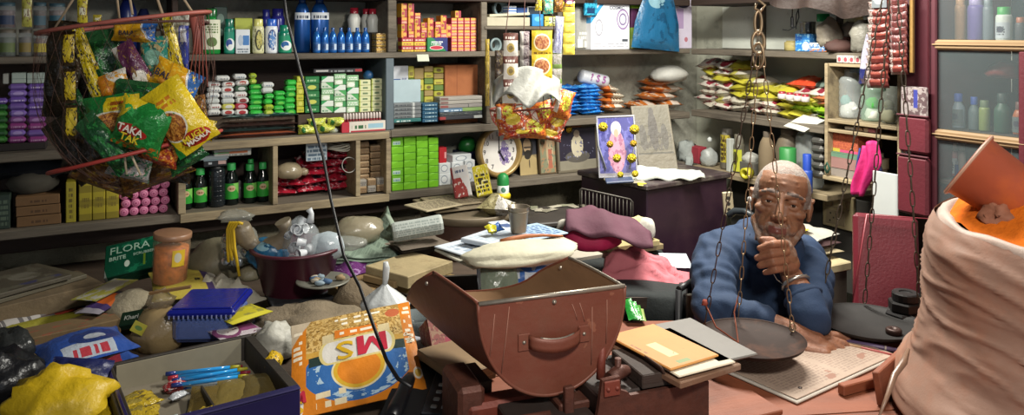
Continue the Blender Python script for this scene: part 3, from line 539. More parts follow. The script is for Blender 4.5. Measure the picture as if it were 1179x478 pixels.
mbx = MB()
for j in range(4): mbx.tube([(math.cos(a)*.045+rnd.uniform(-.002, .002), math.sin(a)*.035, j*.006+.004*math.sin(a*2+j)) for a in [i*2*PI/24 for i in range(24)]], .0035, 5, closed=True)
mbx.build('rope_coil', KM('b8b4a4'), None, A.P(A.u(391, -.08), -.09, A.z(391, 172, -.08)), None, 'coil of off-white rope lying on top of the red packets', 'rope')
mbx = MB(); mbx.tube([(math.cos(a)*.028, math.sin(a)*.006, math.sin(a)*.028) for a in [i*2*PI/20 for i in range(20)]], .0022, 5, closed=True)
mbx.build('rope_loop', KM('8f8c86'), None, A.P(A.u(402, -.0), .0, A.z(402, 190, .0)), (0, .3, A.rz), 'thin loop of cord hanging before the red packets', 'rope')
brn = mat('brown_pack', '8a7050', .6, var=.2, layers=[('r', 0, .85, 1, 1, 'a89070'), ('t', .1, .2, .9, .7, '5f4a34', 2, 8)])
h_ = 7.6
for c, (x0, x1, yb, n) in enumerate(((414, 425.5, 208, 6), (426.5, 438.5, 205, 5))):
    for r in range(n): carton(A, 'brown_packet', f'small brown packet, {ORD[r]} up in the {("pile by the partition", "second pile")[c]} of the narrow cell', 'packet', x0+rnd.uniform(-.5, .5), x1, yb-(r+1)*h_+1, brn, w=-.05, dep=.06, ybot=yb-r*h_, ch=.003, group='small brown packets')
for c in range(3):
    for r in range(2): carton(A, 'brown_packet', f'brown and grey packet, {("lower", "upper")[r]} row, {ORD[c]} in the front of the narrow cell', 'packet', 412.5+c*10.6, 422.6+c*10.6, 222-c*1.2-(r+1)*7.6+.5, (brn, mat('brown_pack2', '8f8a80', .5, layers=[('t', .1, .2, .9, .7, '4f4a4a', 2, 8)]))[(c+r) % 2], w=-.015, dep=.03, ybot=223-c*1.2-r*7.6, ch=.003, group='small brown packets')
# ---------------------------------------------------------------- third shelf, right of the cabinet
lime = mat('lime_box2', '76bf24', .45, var=.08, layers=[('r', .0, .93, 1, 1, '5fa01e'), ('l', -1, 1.2, .62, '82cc34')]); lime2 = mat('lime_box3', '6cb422', .45, var=.08, layers=[('r', .1, .25, .75, .75, 'bcd8c4'), ('t', .15, .3, .7, .7, '5f8a9a', 1, 9)])
for c, (x0, x1, yt, yb, n) in enumerate(((451, 464.5, 152, 220, 8), (465, 479, 150.5, 218.5, 8), (479.5, 493, 152.5, 217, 7), (493.5, 505, 158.5, 215.5, 7))):
    h_ = (yb-yt)/n
    for r in range(n): carton(A, 'lime_box', f'lime green carton, {ORD[r]} up in the {ORD[c]} column beside the cabinet', 'box', x0+rnd.uniform(-.4, .4), x1, yb-(r+1)*h_+.2, lime2 if (c == 0 and r in (1, 2, 6)) else lime, w=-.025, dep=.09, zb=S3 if r == 0 else None, ybot=yb-r*h_, group='lime green cartons', rz=rnd.uniform(-.03, .03))
carton(A, 'carton', 'small red carton standing on white cartons beside the lime ones', 'box', 505.5, 514.5, 170, mat('redc', 'b0232c', .4, layers=[('r', .7, .3, .95, .7, 'd89a9a')]), w=-.05, dep=.04, ybot=188)
wc = mat('whitec', 'd3d7d8', .45, layers=[('e', .45, .5, .3, .35, '8f9aa4'), ('e', .45, .5, .24, .26, 'dfe2e2')])
for i, (x0, x1, yt, yb, w_) in enumerate(((505.5, 519, 188, 200, -.04), (505.5, 519, 200, 213, -.04), (520, 534, 187, 199, -.05), (520, 534, 199, 211, -.05), (535, 547, 184.5, 196, -.05), (535, 547, 196, 209, -.05), (520, 544, 178, 186.5, -.06))):
    carton(A, 'white_carton', 'small white carton with grey oval, '+('upper one next to the lime boxes', 'lower one next to the lime boxes', 'upper one of the middle pair', 'lower one of the middle pair', 'upper one close to the clock', 'lower one close to the clock', 'lying across the top')[i], 'box', x0, x1, yt, wc, w=w_, dep=.07, ybot=yb, zb=S3 if i in (1, 3, 5) else None, group='small white cartons', rz=.15 if i == 6 else 0)
MB().blob(.04, .035, .038, 12, .12, n=16).build('green_pouch', mat('grpouch', '1f6a2c', .35, var=.2), None, A.P(A.u(540, -.16), -.18, A.z(540, 175, -.16)), None, 'dark green pouch lying behind the white cartons by the clock', 'pouch')
carton(A, 'carton', 'dark navy carton under the green pouch behind white cartons', 'box', 528, 553, 174, KM('232a50'), w=-.18, zb=S3, dep=.07)
# the clock leans on the wall
ck = thing('wall_clock', 'round wall clock with golden rim and violet figure on its dial', 'clock', A.P(A.u(577, -.06), -.07, S3+.004), rot=(-.10, 0, A.rz+.1))
R_ = (A.z(577, 147, -.06)-A.z(577, 207, -.06))/2
Mx = Matrix.Rotation(PI/2, 3, 'X')
MB().lathe([(R_*.80, .004), (R_*.84, .022), (R_*.92, .028), (R_*.99, .02), (R_, 0), (R_*.96, -.018), (0, -.018)], 40, (0, 0, R_), M=Mx).build('rim', mat('clock_rim', '9a7f4c', .35, metal=.2, var=.15), ck, label='golden rim')
dl = MB().lathe([(0, .003), (R_*.82, .003)], 40, (0, 0, R_), M=Mx).build('dial', mat('clock_dial', 'd6d2cc', .5, var=.06, layers=[('n', 6, .5, '8d7fa0', .66, .42, .17, .26), ('n', 9, .52, '5f4f86', .66, .42, .14, .22), ('e', .64, .66, .07, .08, '8f84a4')]), ck)
kk = K('22202a')
for n_ in (12, 1, 2, 3, 4, 7, 8, 9, 10, 11):
    a = n_*PI/6
    text(str(n_), .028, kk, dl, (math.sin(a)*R_*.66, -.004, R_+math.cos(a)*R_*.66), name='numeral')
for (a, l, wd_) in ((.02, .62, .004), (math.radians(150), .42, .006)):
    MB().box((0, -.006, l*R_/2), (wd_, .001, l*R_)).build('clock_hand', kk, ck, (0, 0, R_), (0, a, 0))
MB().lathe([(.006, 0), (.006, .009), (0, .009)], 10, (0, 0, R_), M=Mx).build('hub', kk, ck)
# leaning pictures
def picture(fr, name, lb, x0, x1, yt, w, lean, mp, mfr, border=.0, zb=S3, ybot=None, rz=0, parts=()):
    u, wd, z0, h = spot(fr, x0, x1, yt, w, zb, ybot)
    t = thing(name, lb, 'picture', fr.P(u, w, z0+.001), rot=(-lean, 0, fr.rz+rz))
    b = border
    MB().box((0, .008, h/2), (wd-2*b, .006, h-2*b)).build('print', mp, t)
    if b:
        for c_, d_ in (((0, .006, b/2), (wd, .018, b)), ((0, .006, h-b/2), (wd, .018, b)), ((-wd/2+b/2, .006, h/2), (b, .018, h-2*b)), ((wd/2-b/2, .006, h/2), (b, .018, h-2*b))): MB().box(c_, d_, 0, .002).build('frame_side', mfr, t)
        MB().box((0, .018, h/2), (wd-.004, .004, h-.004)).build('backing', KM('3a2f28'), t)
    return t, wd, h
picture(A, 'portrait_picture', 'sepia portrait of a bearded man leaning beside the clock', 600, 622, 151, -.08, .12, mat('portrait', '8a7a58', .45, layers=[('l', 0, 1, .45, '3a3a40'), ('e', .45, .15, .6, .3, 'a89468'), ('e', .45, .62, .27, .24, '2a2620'), ('e', .42, .66, .2, .17, 'b59a78'), ('r', .25, .60, .62, .64, '4a4038'), ('e', .45, .5, .17, .06, '2a241e'), ('e', .42, .42, .16, .07, '2f2a24'), ('e', .5, .25, .03, .1, '4f4434')]), None)
picture(A, 'devotional_picture', 'faded picture of a standing robed figure between two other pictures', 622, 648, 149, -.06, .12, mat('saintp', '7f7f64', .5, layers=[('n', 4, .52, '9a7a5a'), ('e', .5, .5, .17, .36, 'b09a7a'), ('e', .5, .82, .08, .07, 'a8906a'), ('r', .42, .1, .6, .55, 'a3604a'), ('n', 9, .6, '5a6a5a')]), mat('frame_br', '5a4a34', .5), .006)
t, wd, h = picture(A, 'framed_photograph', 'framed photograph of a pale seated figure in a grey wooden frame', 643, 690, 144, -.045, .10, mat('seatedp', '2f2c38', .25, layers=[('r', 0, 0, 1, .22, '8a8474'), ('e', .5, .3, .33, .14, '5a5650'), ('e', .5, .55, .16, .27, 'bdb49c'), ('r', .35, .5, .66, .7, 'bdb49c'), ('e', .5, .84, .08, .09, '8f8070'), ('n', 9, .6, '6a6a80', .5, .45, .45, .25)]), mat('frame_grey', '6a6252', .5, var=.25), .011)
marig = mat('marigold', 'd0a51c', .7, var=.3, scale=60, bump=.8, bscale=120); marig2 = mat('marigold_bright', 'd9c020', .7, var=.25, scale=60, bump=.8, bscale=120)
def flower(loc, r, m, lb, rz=0):
    mbx = MB()
    for ring, (n, rr, zz) in enumerate(((9, 1., 0), (7, .68, .25), (5, .35, .4))):
        for i in range(n):
            a = (i+ring*.5)*2*PI/n; p = Vector((math.cos(a)*rr*r*.6, -zz*r-.002, math.sin(a)*rr*r*.6))
            mbx.add([p+Vector((math.cos(a+q)*r*.42, -.2*r*(1-abs(q)/2), math.sin(a+q)*r*.42)) for q in (-1.9, -.8, 0, .8, 1.9)]+[p+Vector((0, r*.25, 0))], [(0, 1, 2, 3, 4), (0, 4, 5), (1, 0, 5), (2, 1, 5), (3, 2, 5), (4, 3, 5)], 0, True)
    return mbx.build('marigold', m, None, loc, (0, 0, rz), lb, 'flower')
u, wd, z0, h2 = spot(A, 645, 673, 142, -.03, ybot=148)
MB().box((0, 0, h2/2), (wd, .03, h2), 0, .003).build('wooden_bar', KM('8a4a2c'), None, A.P(u, -.07, z0), (0, 0, A.rz), 'orange-brown wooden bar lying on the framed photograph', 'bar')
flower(A.P(A.u(659, -.02), -.05, A.z(659, 150, -.02)), .016, marig, 'orange marigold stuck on the framed photograph', A.rz)
flower(A.P(A.u(631, -.03), -.05, A.z(631, 158, -.03)), .014, marig, 'orange marigold on the faded robed figure picture', A.rz)
# ---------------------------------------------------------------- dark bay behind the snack net
jarc = clear('jar_clear', 'cfd6d8', .25, .08, .1)
for i, (x0, x1, yt, yb, cm, lm) in enumerate(((-4, 19, 34, 66, '3a4a2a', '5a6a3a'), (20, 37, 34, 66, '4a3a30', '7a6a30'), (37, 55, 36, 66, '6a4a3a', 'b0a034'), (55, 76, 33, 66, '4a2f2a', '6a5030'), (-4, 18, 3, 33, '5a2a30', '2a3a5a'), (37, 54, 3, 34, '5a4238', '4a6a7a'), (55, 76, 4, 32, '6a4840', '2f5a6a'))):
    u, wd, z0, h = spot(A, x0, x1, yt, -.05, S1 if yb > 60 else None, yb)
    t = thing('sweet_jar', 'clear sweet jar of brown sweets, '+('lower row, at the wall end', 'lower row, second', 'lower row, third, with yellow label', 'lower row, nearest the yellow sachets', 'upper row, at the wall end', 'upper row, behind the yellow packet', 'upper row, nearest the net cords')[i], 'jar', A.P(u, -.05-wd/2, z0+.001), A.rz, 'clear jars of sweets'); r = wd/2*.96
    MB().lathe([(0, 0), (r, 0), (r, h*.84), (r*.85, h*.88), (0, h*.88)], 18).build('jar_wall', jarc, t)
    MB().lathe([(0, .003), (r*.93, .003), (r*.93, h*.7), (0, h*.72)], 14).build('sweets', mat('sweets'+cm, cm, .6, var=.6, scale=70), t, kind='stuff')
    MB().lathe([(r*.9, h*.86), (r*.94, h), (0, h)], 18).build('lid', K('3f5a66' if i > 3 else '6a6458'), t)
    MB().grid(lambda q, v: (r*1.01*math.sin((q-.5)*2), -r*1.01*math.cos((q-.5)*2), h*(.15+.35*v)), 8, 1).build('label_band', K(lm), t)
for (x0, x1, y0, y1, c, lb) in ((25, 37, -3, 31, 'a8a54a', 'yellow-green packet hanging between the sweet jars'), (89, 101, -4, 28, 'c2b32c', 'bright yellow packet strip hanging behind the net cords'), (107, 117, 17, 26.5, 'b3a436', 'small yellow packet stuck behind the net hoop')):
    u, wd, z0, h = spot(A, x0, x1, y0, .02, ybot=y1); MB().pillow(wd, h, .014, seed=int(x0), nu=6, nv=8).build('hanging_packet', foil('hp'+c, c, [('r', .2, .35, .8, .6, 'd9d6b8'), ('n', 6, .56, '6a4a2a')]), None, A.P(u, .02, z0), (0, 0, A.rz), lb, 'packet')
MB().lathe([(0, 0), (.03, 0), (.03, .15), (.012, .2), (0, .2)], 16).build('bottle', mat('dkblue_b', '1a2660', .3), None, A.P(A.u(147, -.1), -.12, S1+.001), None, 'dark blue bottle standing on the top shelf behind the net', 'bottle')
MB().lathe([(0, 0), (.028, 0), (.028, .12), (.012, .16), (0, .16)], 16).build('bottle', mat('dkblue_b2', '22264a', .3), None, A.P(A.u(166, -.1), -.14, S1+.001), None, 'smaller dark bottle on the top shelf behind the net cords', 'bottle')
pur = [bar('p1', '6a4fa0', None, 'c9b8e0'), bar('p2', '7a62ac', 'a48fc8'), bar('p3', '6f559c')]; pnk = [bar('k1', '8a3f7c', None, 'b98ab0'), bar('k2', '7c4a86', '9f78ac')]
for c, (x0, x1) in enumerate(((9, 30.5), (31, 53))):
    for r in range(9):
        yb = 165-r*7.6+c*0; m = pnk[r % 2] if r in (0, 2, 3) else pur[(r+c) % 3]
        carton(A, 'wrapped_soap', f'{"pink" if r in (0, 2, 3) else "purple"} wrapped soap, {ORD[r]} up in {("column near the wall end", "column near the snack net")[c]}', 'soap', x0+rnd.uniform(-1, 1), x1+rnd.uniform(-1, 1), yb-7.3, m, w=-.04, dep=.06, ybot=yb, ch=.007, group='purple and pink wrapped soaps')
carton(A, 'cardboard_riser', 'low dark riser under the purple wrapped soaps', 'box', -8, 54, 165.3, KM('2a2422'), w=-.042, zb=S2, dep=.08)
grn = [bar('gg1', '2f6a2a', '4a8a3c'), bar('gg2', '2a5a2c')]
for r in range(6): carton(A, 'wrapped_soap', f'green wrapped soap, {ORD[r]} up at the wall end of the shelf', 'soap', -10, 8.5, 165-(r+1)*7.4, grn[r % 2], w=-.035, dep=.06, ybot=165-r*7.4, ch=.007, group='green wrapped soaps')
carton(A, 'wrapped_soap', 'single purple soap lying on the green ones', 'soap', -8, 9, 113.5, pur[0], w=-.035, dep=.06, ybot=120.4, ch=.007)
for i, (x0, x1) in enumerate(((13, 30), (30.5, 53))): carton(A, 'white_box', 'pale grey-green box lying on the purple soaps, '+('first', 'second')[i]+' from the wall end', 'box', x0, x1, 84, mat('palebox', '9aa8a0', .5, layers=[('r', 0, .4, 1, .45, '5a6a66')]), w=-.045, dep=.05, ybot=96.2)
carton(A, 'carton', 'narrow white carton at the wall end above the purple soaps', 'box', 3, 10, 85, KM('9a9c96'), w=-.05, ybot=97, dep=.05)
t = thing('broom', 'dark bristle broom lying under the purple soap shelf', 'broom', A.P(A.u(30, .0), -.06, A.z(30, 201, 0)), A.rz)
MB().pillow(.3, .07, .05, seed=7, cr=.4, nu=16, nv=6, seal=.02).build('bristles', mat('bristle', '1c2026', .7, var=.5, scale=60, stretch=(1, 10, 10)), t, (0, 0, 0), (-PI/2, 0, 0))
MB().tube([(.13, 0, .0), (.3, .02, .012)], .014, 8).build('handle', KM('2a2a30'), t)
for r in range(3): carton(A, 'brown_carton', 'long brown carton, '+('lowest', 'middle', 'topmost')[r]+' of the pile under the grey bag', 'box', 18+r*-.6, 71-r*.8, 262.5-3.2-(r+1)*11.4+.6, mat('brcart', '7a5a38', .7, var=.25, layers=[('r', .0, .0, 1, .06, '3a2a1c'), ('t', .3, .3, .7, .7, '5a4028', 1, 8)]), w=-.03, dep=.12, ybot=259.5-r*11.4, zb=S3 if r == 0 else None, group='long brown cartons')
MB().blob(.075, .05, .05, 9, .1, n=16).build('grey_bag', KM('4a463c'), None, A.P(A.u(36, -.04), -.10, A.z(36, 225.5, -.04)), (0, 0, A.rz), 'dusty grey bag lying on the long brown cartons', 'bag')
carton(A, 'carton', 'dark green printed carton at the wall end of the lowest shelf', 'box', -12, 12, 225, mat('dgc', '2a3a30', .6, layers=[('t', .1, .1, .9, .9, '5a6a58', 5, 9)]), w=-.03, zb=S3, dep=.1)
carton(A, 'yellow_carton', 'narrow upright yellow carton beside the brown pile', 'box', 75.5, 87.5, 210, mat('yc1', 'a89a2c', .5, layers=[('t', .3, .1, .7, .9, '6a5a20', 6, 8)]), w=-.03, zb=S3, dep=.1)
for i in range(3): carton(A, 'yellow_carton', 'wide yellow carton, '+ORD[i]+' of three standing behind the net', 'box', 90.5+i*15.6, 105.8+i*15.6, 206-i, mat('yc2', 'b0a02a', .5, layers=[('s', 0, 0, 1, 1, '8f8024', 3, 'v'), ('t', .2, .3, .8, .6, '7a6a22', 2, 8)]), w=-.03, zb=S3, dep=.1, group='wide yellow cartons')
ros = mat('rose_roll', 'b0507c', .5, var=.2, ax='xz', layers=[('o', .5, .5, .42, .42, 'd98aa8', .55), ('e', .5, .5, .24, .24, 'cf7a9c'), ('e', .5, .5, .1, .1, '9a3a66')])
u, wd, z0, h = spot(A, 138, 195, 200, -.03, S3); r_ = wd/9.9
for r in range(5):
    for c in range(5):
        MB().lathe([(0, -.002), (r_*.7, 0), (r_, .004), (r_, .05), (0, .05)], 12, M=Matrix.Rotation(-PI/2, 3, 'X')).build('rose_soap', ros, None, A.P(u+(c-2)*r_*1.97+(r % 2)*r_*.4-r_*.2, -.035, S3+r_*(1+1.8*r)+.001), (0, 0, A.rz), f'pink rose-printed round soap, row {ORD[r]} up, {ORD[c]} from the yellow cartons', 'soap', 'pink rose soaps stacked beside the cabinet')
# ================================================================ SHORT WALL: goods
ub = B.u
NZ = S2+.012
noo = {'yel': foil('nd_yel', 'b8b03c', [('e', .35, .5, .2, .3, 'd8d47a'), ('n', 5, .6, '9a8a24')]), 'yw': foil('nd_yw', 'bfb85a', [('r', .6, 0, 1, 1, 'cfc9b8'), ('e', .5, .5, .15, .3, 'a83a3c')]),
       'wr': foil('nd_wr', 'c9c2b6', [('r', .55, .1, .85, .9, '8a2f3c'), ('n', 6, .58, 'a04a54')]), 'ww': foil('nd_ww', 'bfb9a8', [('n', 6, .55, '8a6a5c'), ('r', .1, .3, .35, .7, '7a3a44')]),
       'gn': foil('nd_gn', '8fb22c', [('n', 5, .55, '4f8a2a'), ('r', .6, .2, .9, .8, 'c9cc5a')]), 'or': foil('nd_or', 'b8704a', [('n', 5, .55, '8a4a34'), ('r', 0, .3, .4, .7, 'c9a888')])}
piles = ((797, 7, ('ww', 'wr', 'ww', 'wr', 'ww', 'yel', 'wr')), (816, 7, ('wr', 'yw', 'ww', 'wr', 'yel', 'wr', 'wr')), (833, 7, ('ww', 'ww', 'yel', 'yel', 'yel', 'yw', 'yel')), (852, 5, ('wr', 'ww', 'yel', 'yel', 'yw')),
         (871, 4, ('ww', 'wr', 'yel', 'yel')), (889, 4, ('yel', 'yel', 'yw', 'yel')), (907, 4, ('yel', 'gn', 'yel', 'wr')), (924, 4, ('wr', 'gn', 'yw', 'wr')), (938, 3, ('gn', 'gn', 'or')))
cn = {'yel': 'yellow', 'yw': 'yellow and white', 'wr': 'white and red', 'ww': 'whitish', 'gn': 'yellow-green', 'or': 'orange-brown'}
for c, (px, n, ks) in enumerate(piles):
    for r in range(n):
        MB().pillow(.105+rnd.uniform(-.012,.012), .13, .046, seed=200+c*9+r, cr=.28, nu=8, nv=7).build('noodle_packet', noo[ks[r]], None, B.P(ub(px, -.02)+rnd.uniform(-.008, .008), -.085+rnd.uniform(-.015, .01), NZ+.018+r*.0315), (-PI/2+rnd.uniform(-.05, .12), rnd.uniform(-.2, .2), B.rz+rnd.uniform(-.35, .35)), f'{cn[ks[r]]} food packet, {ORD[r]} up in the {ORD[c]} pile from the corner', 'packet', 'food packets piled on the pale wall shelf')
def lay(fr, name, lb, px, y, w, wd, dp, th, m, seed, tilt=0, rz=0, cat='packet', cr=.25):
    return MB().pillow(wd, dp, th, seed=seed, cr=cr, nu=9, nv=8).build(name, m, None, fr.P(fr.u(px, w), w-dp*.5, fr.z(px, y, w)+th*.3), (-PI/2+tilt, 0, fr.rz+rz), lb, cat)
lay(B, 'masala_packet', 'large red-orange packet lying on top of the food packets', 906, 103, -.03, .15, .14, .05, foil('redor', 'c4452a', [('n', 5, .55, 'd9704a')]), 301, .1)
lay(B, 'dark_packet', 'dark green-grey packet lying at the crate end of the pile', 935, 106, -.05, .12, .13, .06, foil('dkpk', '2f3a34', [('s', 0, 0, 1, 1, '6a7a70', 3)]), 302, .15)
lay(B, 'dark_packet', 'small orange packet under the dark green-grey packet', 935, 117, -.02, .09, .1, .03, noo['or'], 303)
for i in range(4): bottle(B, 'cup', 'white cup with red rim, '+ORD[i]+' in the row on the yellow packets', 893+i*9, 901+i*9, 105.5+i*1.2, GL('cfc6c0'), GL('9a2f3c'), w=-.02, ybot=114+i*1.2, shape='wide', capf=.3, cat='cup', group='white cups with red rims')
MB().pillow(.11, .12, .004, seed=33, cr=.3).build('paper', KM('c9c8bc'), None, B.P(ub(918, .01), .03, NZ-.02), (-PI/2+.35, .12, B.rz), 'white paper sheet sticking out over the shelf edge', 'paper')
# pale wall shelf above
bottle(B, 'tape_roll', 'wide tan tape roll standing on the top shelf of the pale wall', 898, 915, 47, mat('tan_tape', 'a89a62', .5), mat('tan_tape', ''), w=-.06, zb=S1, shape='wide', capf=.1, cat='roll')
carton(B, 'carton', 'upright bright blue carton with white print beside the tan roll', 'box', 915, 932, 39, mat('bcar', '2f7ac0', .45, layers=[('r', 0, .6, .5, .9, '2458a0'), ('e', .75, .3, .25, .25, 'd0dce4'), ('n', 6, .57, '8fc4dc')]), w=-.04, zb=S1, dep=.06)
carton(B, 'carton', 'low white, blue and orange carton in front of the crumpled bag', 'box', 931, 952, 49.5, mat('wbo', 'c9ccd0', .45, layers=[('r', 0, 0, 1, .3, 'b8702f'), ('n', 5, .5, '4f7fb4'), ('r', 0, .85, 1, 1, 'd8d8d4')]), w=-.02, zb=S1, dep=.07)
t = thing('steel_pot', 'small steel pot standing behind the bright blue carton', 'pot', B.P(ub(930, -.14), -.14, B.z(930, 40, -.14)), 0)
MB().lathe([(0, 0), (.03, 0), (.034, .01), (.034, .05), (.038, .055), (.035, .055), (.03, .05), (.03, .004), (0, .004)], 20).build('pot_body', mat('steel', '9a9c98', .25, metal=.9), t)
carton(B, 'cardboard_riser', 'dark box under the small steel pot', 'box', 920, 942, 40.5, KM('3a3c40'), w=-.11, zb=S1, dep=.08)
bottle(B, 'bottle', 'white bottle with green cap on the top shelf near the loft', 934, 949, 16, GL('d4d8cc'), GL('2f9a5a'), w=-.13, zb=S1, shape='wide', capf=.2)
cr = mat('crumple_bag', '8f8778', .55, var=.3, bump=.8, bscale=20)
MB().blob(.05, .035, .065, 21, .25, 2.2, 18).build('crumpled_bag', cr, None, B.P(ub(953, -.04), -.05, S1+.02), None, 'crumpled tan paper bag behind the low blue and orange carton', 'bag')
MB().blob(.05, .04, .07, 22, .25, 2.2, 18).build('crumpled_bag', mat('crumple2', '77746a', .5, var=.3, bump=.8, bscale=20), None, B.P(ub(996, .05), .05, S1+.005), None, 'grey crumpled polythene bag hanging by the round cream disc', 'bag')
MB().blob(.06, .04, .03, 23, .2, 2.2, 16).build('cloth_heap', mat('cloth_br', '4a302a', .8, var=.4), None, B.P(ub(965, -.02), -.03, S1+.001), None, 'dark reddish cloth heap on the shelf under the cream disc', 'cloth')
for i in range(4): MB().blob(.035, .03, .035, 50+i, .25, 2.4, 12).build('rag', mat('rag%d' % i, ('7f7a70', '9a9486', '5f3a34', '8a8278')[i], .8, var=.3), None, B.P(ub(953+i*8, -.1), -.11, S1+.03+.03*(i % 2)), None, ('grey rag', 'pale rag', 'dark red rag', 'dusty rag')[i]+' stuffed on the shelf behind the cream disc', 'cloth')
pn = carton(B, 'wooden_partition', 'dark brown panel standing at the end of the top shelf', 'panel', 962, 988, 8, WDD, w=-.16, zb=S1, dep=.015)
MB().lathe([(0, 0), (.045, 0), (.048, -.004), (.045, -.008), (0, -.008)], 28, M=Matrix.Rotation(PI/2, 3, 'X')).build('cream_disc', mat('cream_disc', 'c9bd8c', .5), None, B.P(ub(979, -.12), -.135, B.z(979, 26, -.12)), (0, 0, B.rz), 'round cream plastic disc leaning on the dark brown panel', 'disc')
t = thing('hanging_switch', 'black inline switch hanging on a wire before the pale wall', 'switch', B.P(ub(912, .02), .02, B.z(912, 34, .02)), B.rz)
MB().box((0, 0, .03), (.014, .012, .045), 0, .004).build('switch_body', K('17181a'), t)
MB().tube([(0, 0, .05), (.002, 0, .1), (-.004, 0, .2)], .0022, 6).build('wire', K('17181a'), t)
MB().tube([(-.05, 0, .0), (-.02, 0, -.004), (.02, 0, .012), (.035, .0, .05), (.03, 0, .1)], .0022, 6).build('wire', K('17181a'), t)
MB().tube([(.02, 0, .0), (.022, 0, .06), (.05, 0, .12)], .0022, 6).build('wire', K('17181a'), t)
MB().grid(lambda u, v: B.P(ub(884+128*u, .12), .12+.02*math.sin(u*19)+.01*math.sin(v*5+u*7), B.z(950, 0, .12)+.09-(.09+(.005+.055*min(1, u*1.6)**1.2)+.012*math.sin(u*11))*v), 26, 8).build('tarpaulin_fold', mat('tarp', '33251f', .7, var=.35, bump=.5), None, None, None, 'dark brown tarpaulin fold hanging from the loft over the shelf', 'cloth')
# low shelf on the short wall
L3 = S3-.01
cl = mat('pale_cloth', '9aa09c', .8, var=.25, bump=.4)
MB().blob(.045, .04, .06, 24, .25, 2, 18).build('cloth_heap', cl, None, B.P(ub(789, -.04), -.05, L3+.002), None, 'pale grey cloth heap in the corner beside the dark deity plaque', 'cloth')
carton(B, 'carton', 'small red carton half covered by the pale grey cloth', 'box', 791, 805, 169, KM('9a2f3c'), w=-.05, dep=.05, zb=L3)
def sheet(fn, nu, nv, name, m, lb, cat, loc=None, rot=None, th=.003):
    mbx = MB().grid(fn, nu, nv)
    o = mbx.build(name, m, None, loc, rot, lb, cat); md = o.modifiers.new('solid', 'SOLIDIFY'); md.thickness = th; return o
sheet(lambda u, v: ((u-.5)*.05*(1-.3*v)+.01*math.sin(v*6), -.012*math.sin(u*7)-.02*v, .05-.10*v), 8, 8, 'hanging_rag', cl, 'pale cloth end drooping over the low shelf edge', 'cloth', B.P(ub(794, .03), .03, L3-.005), (0, 0, B.rz))
MB().blob(.042, .03, .05, 26, .12, 1.6, 18).build('plastic_bundle', mat('kettle_grey', 'a0a4a0', .4, var=.15, bump=.4), None, B.P(ub(816, -.06), -.06, L3+.002), None, 'pale grey wrapped bundle standing between red carton and yellow tin', 'bundle')
MB().blob(.012, .01, .014, 27, n=8).build('bundle_knot', K('c4c8c4'), None, B.P(ub(817, -.06), -.06, L3+.115), None, 'small white knot on top of the pale grey bundle', 'knot')
ylab = mat('tin_yel', 'b8a83a', .35, layers=[('n', 6, .52, '6a5a34'), ('t', .2, .1, .8, .9, '4a3a24', 5, 8)])
bottle(B, 'tin', 'tall tin with yellow label on the low shelf of the short wall', 826, 837, 148, K('6a6458'), K('8a867a'), w=-.05, zb=L3, shape='wide', capf=.14, mlabel=ylab, lab=(.2, .98), cat='tin')
bottle(B, 'tin', 'shorter tin with yellow-green label beside the folded paper', 841, 851, 155, K('5a5648'), K('6f6a5c'), w=-.04, zb=L3, shape='wide', capf=.24, mlabel=mat('tin_yg', 'b2b43a', .35, layers=[('e', .5, .6, .3, .3, '5a5a24')]), lab=(.05, .8), cat='tin')
carton(B, 'folded_paper', 'narrow folded white paper standing between the two yellow tins', 'paper', 836, 840.5, 160, KM('b8bcb4'), w=-.03, zb=L3, dep=.03)
MB().blob(.04, .035, .03, 28, .15, n=14).build('plastic_bag', mat('wbag', 'aaa9a0', .5, var=.2, bump=.5), None, B.P(ub(862, -.08), -.09, L3+.045), None, 'white crumpled plastic bag on the low shelf behind the chains', 'bag')
carton(B, 'grey_box', 'low grey box under the white crumpled plastic bag', 'box', 848, 868, 187, KM('5a5850'), w=-.05, zb=L3, dep=.08)
mbx = MB().lathe([(.012, -.02), (.024, -.02), (.024, .02), (.012, .02), (.012, -.02)], 20, M=Matrix.Rotation(PI/2, 3, 'X')); mbx.build('yellow_tape', K('b8b02c'), None, B.P(ub(864, .0), .02, L3+.025), (0, 0, B.rz+.2), 'yellow tape roll facing out from the low shelf', 'roll')
bottle(B, 'clay_bottle', 'dusty narrow-necked brown bottle behind the balance chains', 869, 883, 152, KM('7a6a52'), KM('5a5044'), w=-.0, zb=L3, shape='tall', capf=.12)
t = bottle(B, 'dusty_jar', 'large dusty brown jar on the low shelf behind the man', 884, 911, 149, mat('dusty', '6f6452', .6, var=.3), mat('dusty', ''), w=-.02, zb=L3, shape='curvy', capf=.1, cat='jar')
bottle(B, 'plastic_jar', 'large clear ribbed plastic jar beside the dusty brown jar', 908, 934, 147, clear('pet', 'aab0ac', .55, .15), clear('pet', ''), w=-.02, zb=L3, shape='wide', capf=.1, cat='jar')
bottle(B, 'jar', 'jar with bright green lid just above the head of the man', 889, 908, 171, K('6f7a62'), K('2f7a3c'), w=.10, zb=L3, shape='wide', capf=.55, cat='jar')
bottle(B, 'bottle', 'small bottle with blue cap beside the head of the man', 920, 930, 178, K('2a4aa0'), K('2446a8'), w=.06, zb=L3, shape='wide', capf=.4)
for i in range(5): carton(B, 'steel_glass', 'steel tumbler in the stack beside the wooden crate, '+ORD[i]+' up', 'glass', 931.5, 946, 206-(i+1)*9.6, mat('steel_d', '6f6d68', .35, metal=.6), w=-.01, dep=.045, ybot=206-i*9.6, ch=.012, group='stacked steel tumblers')
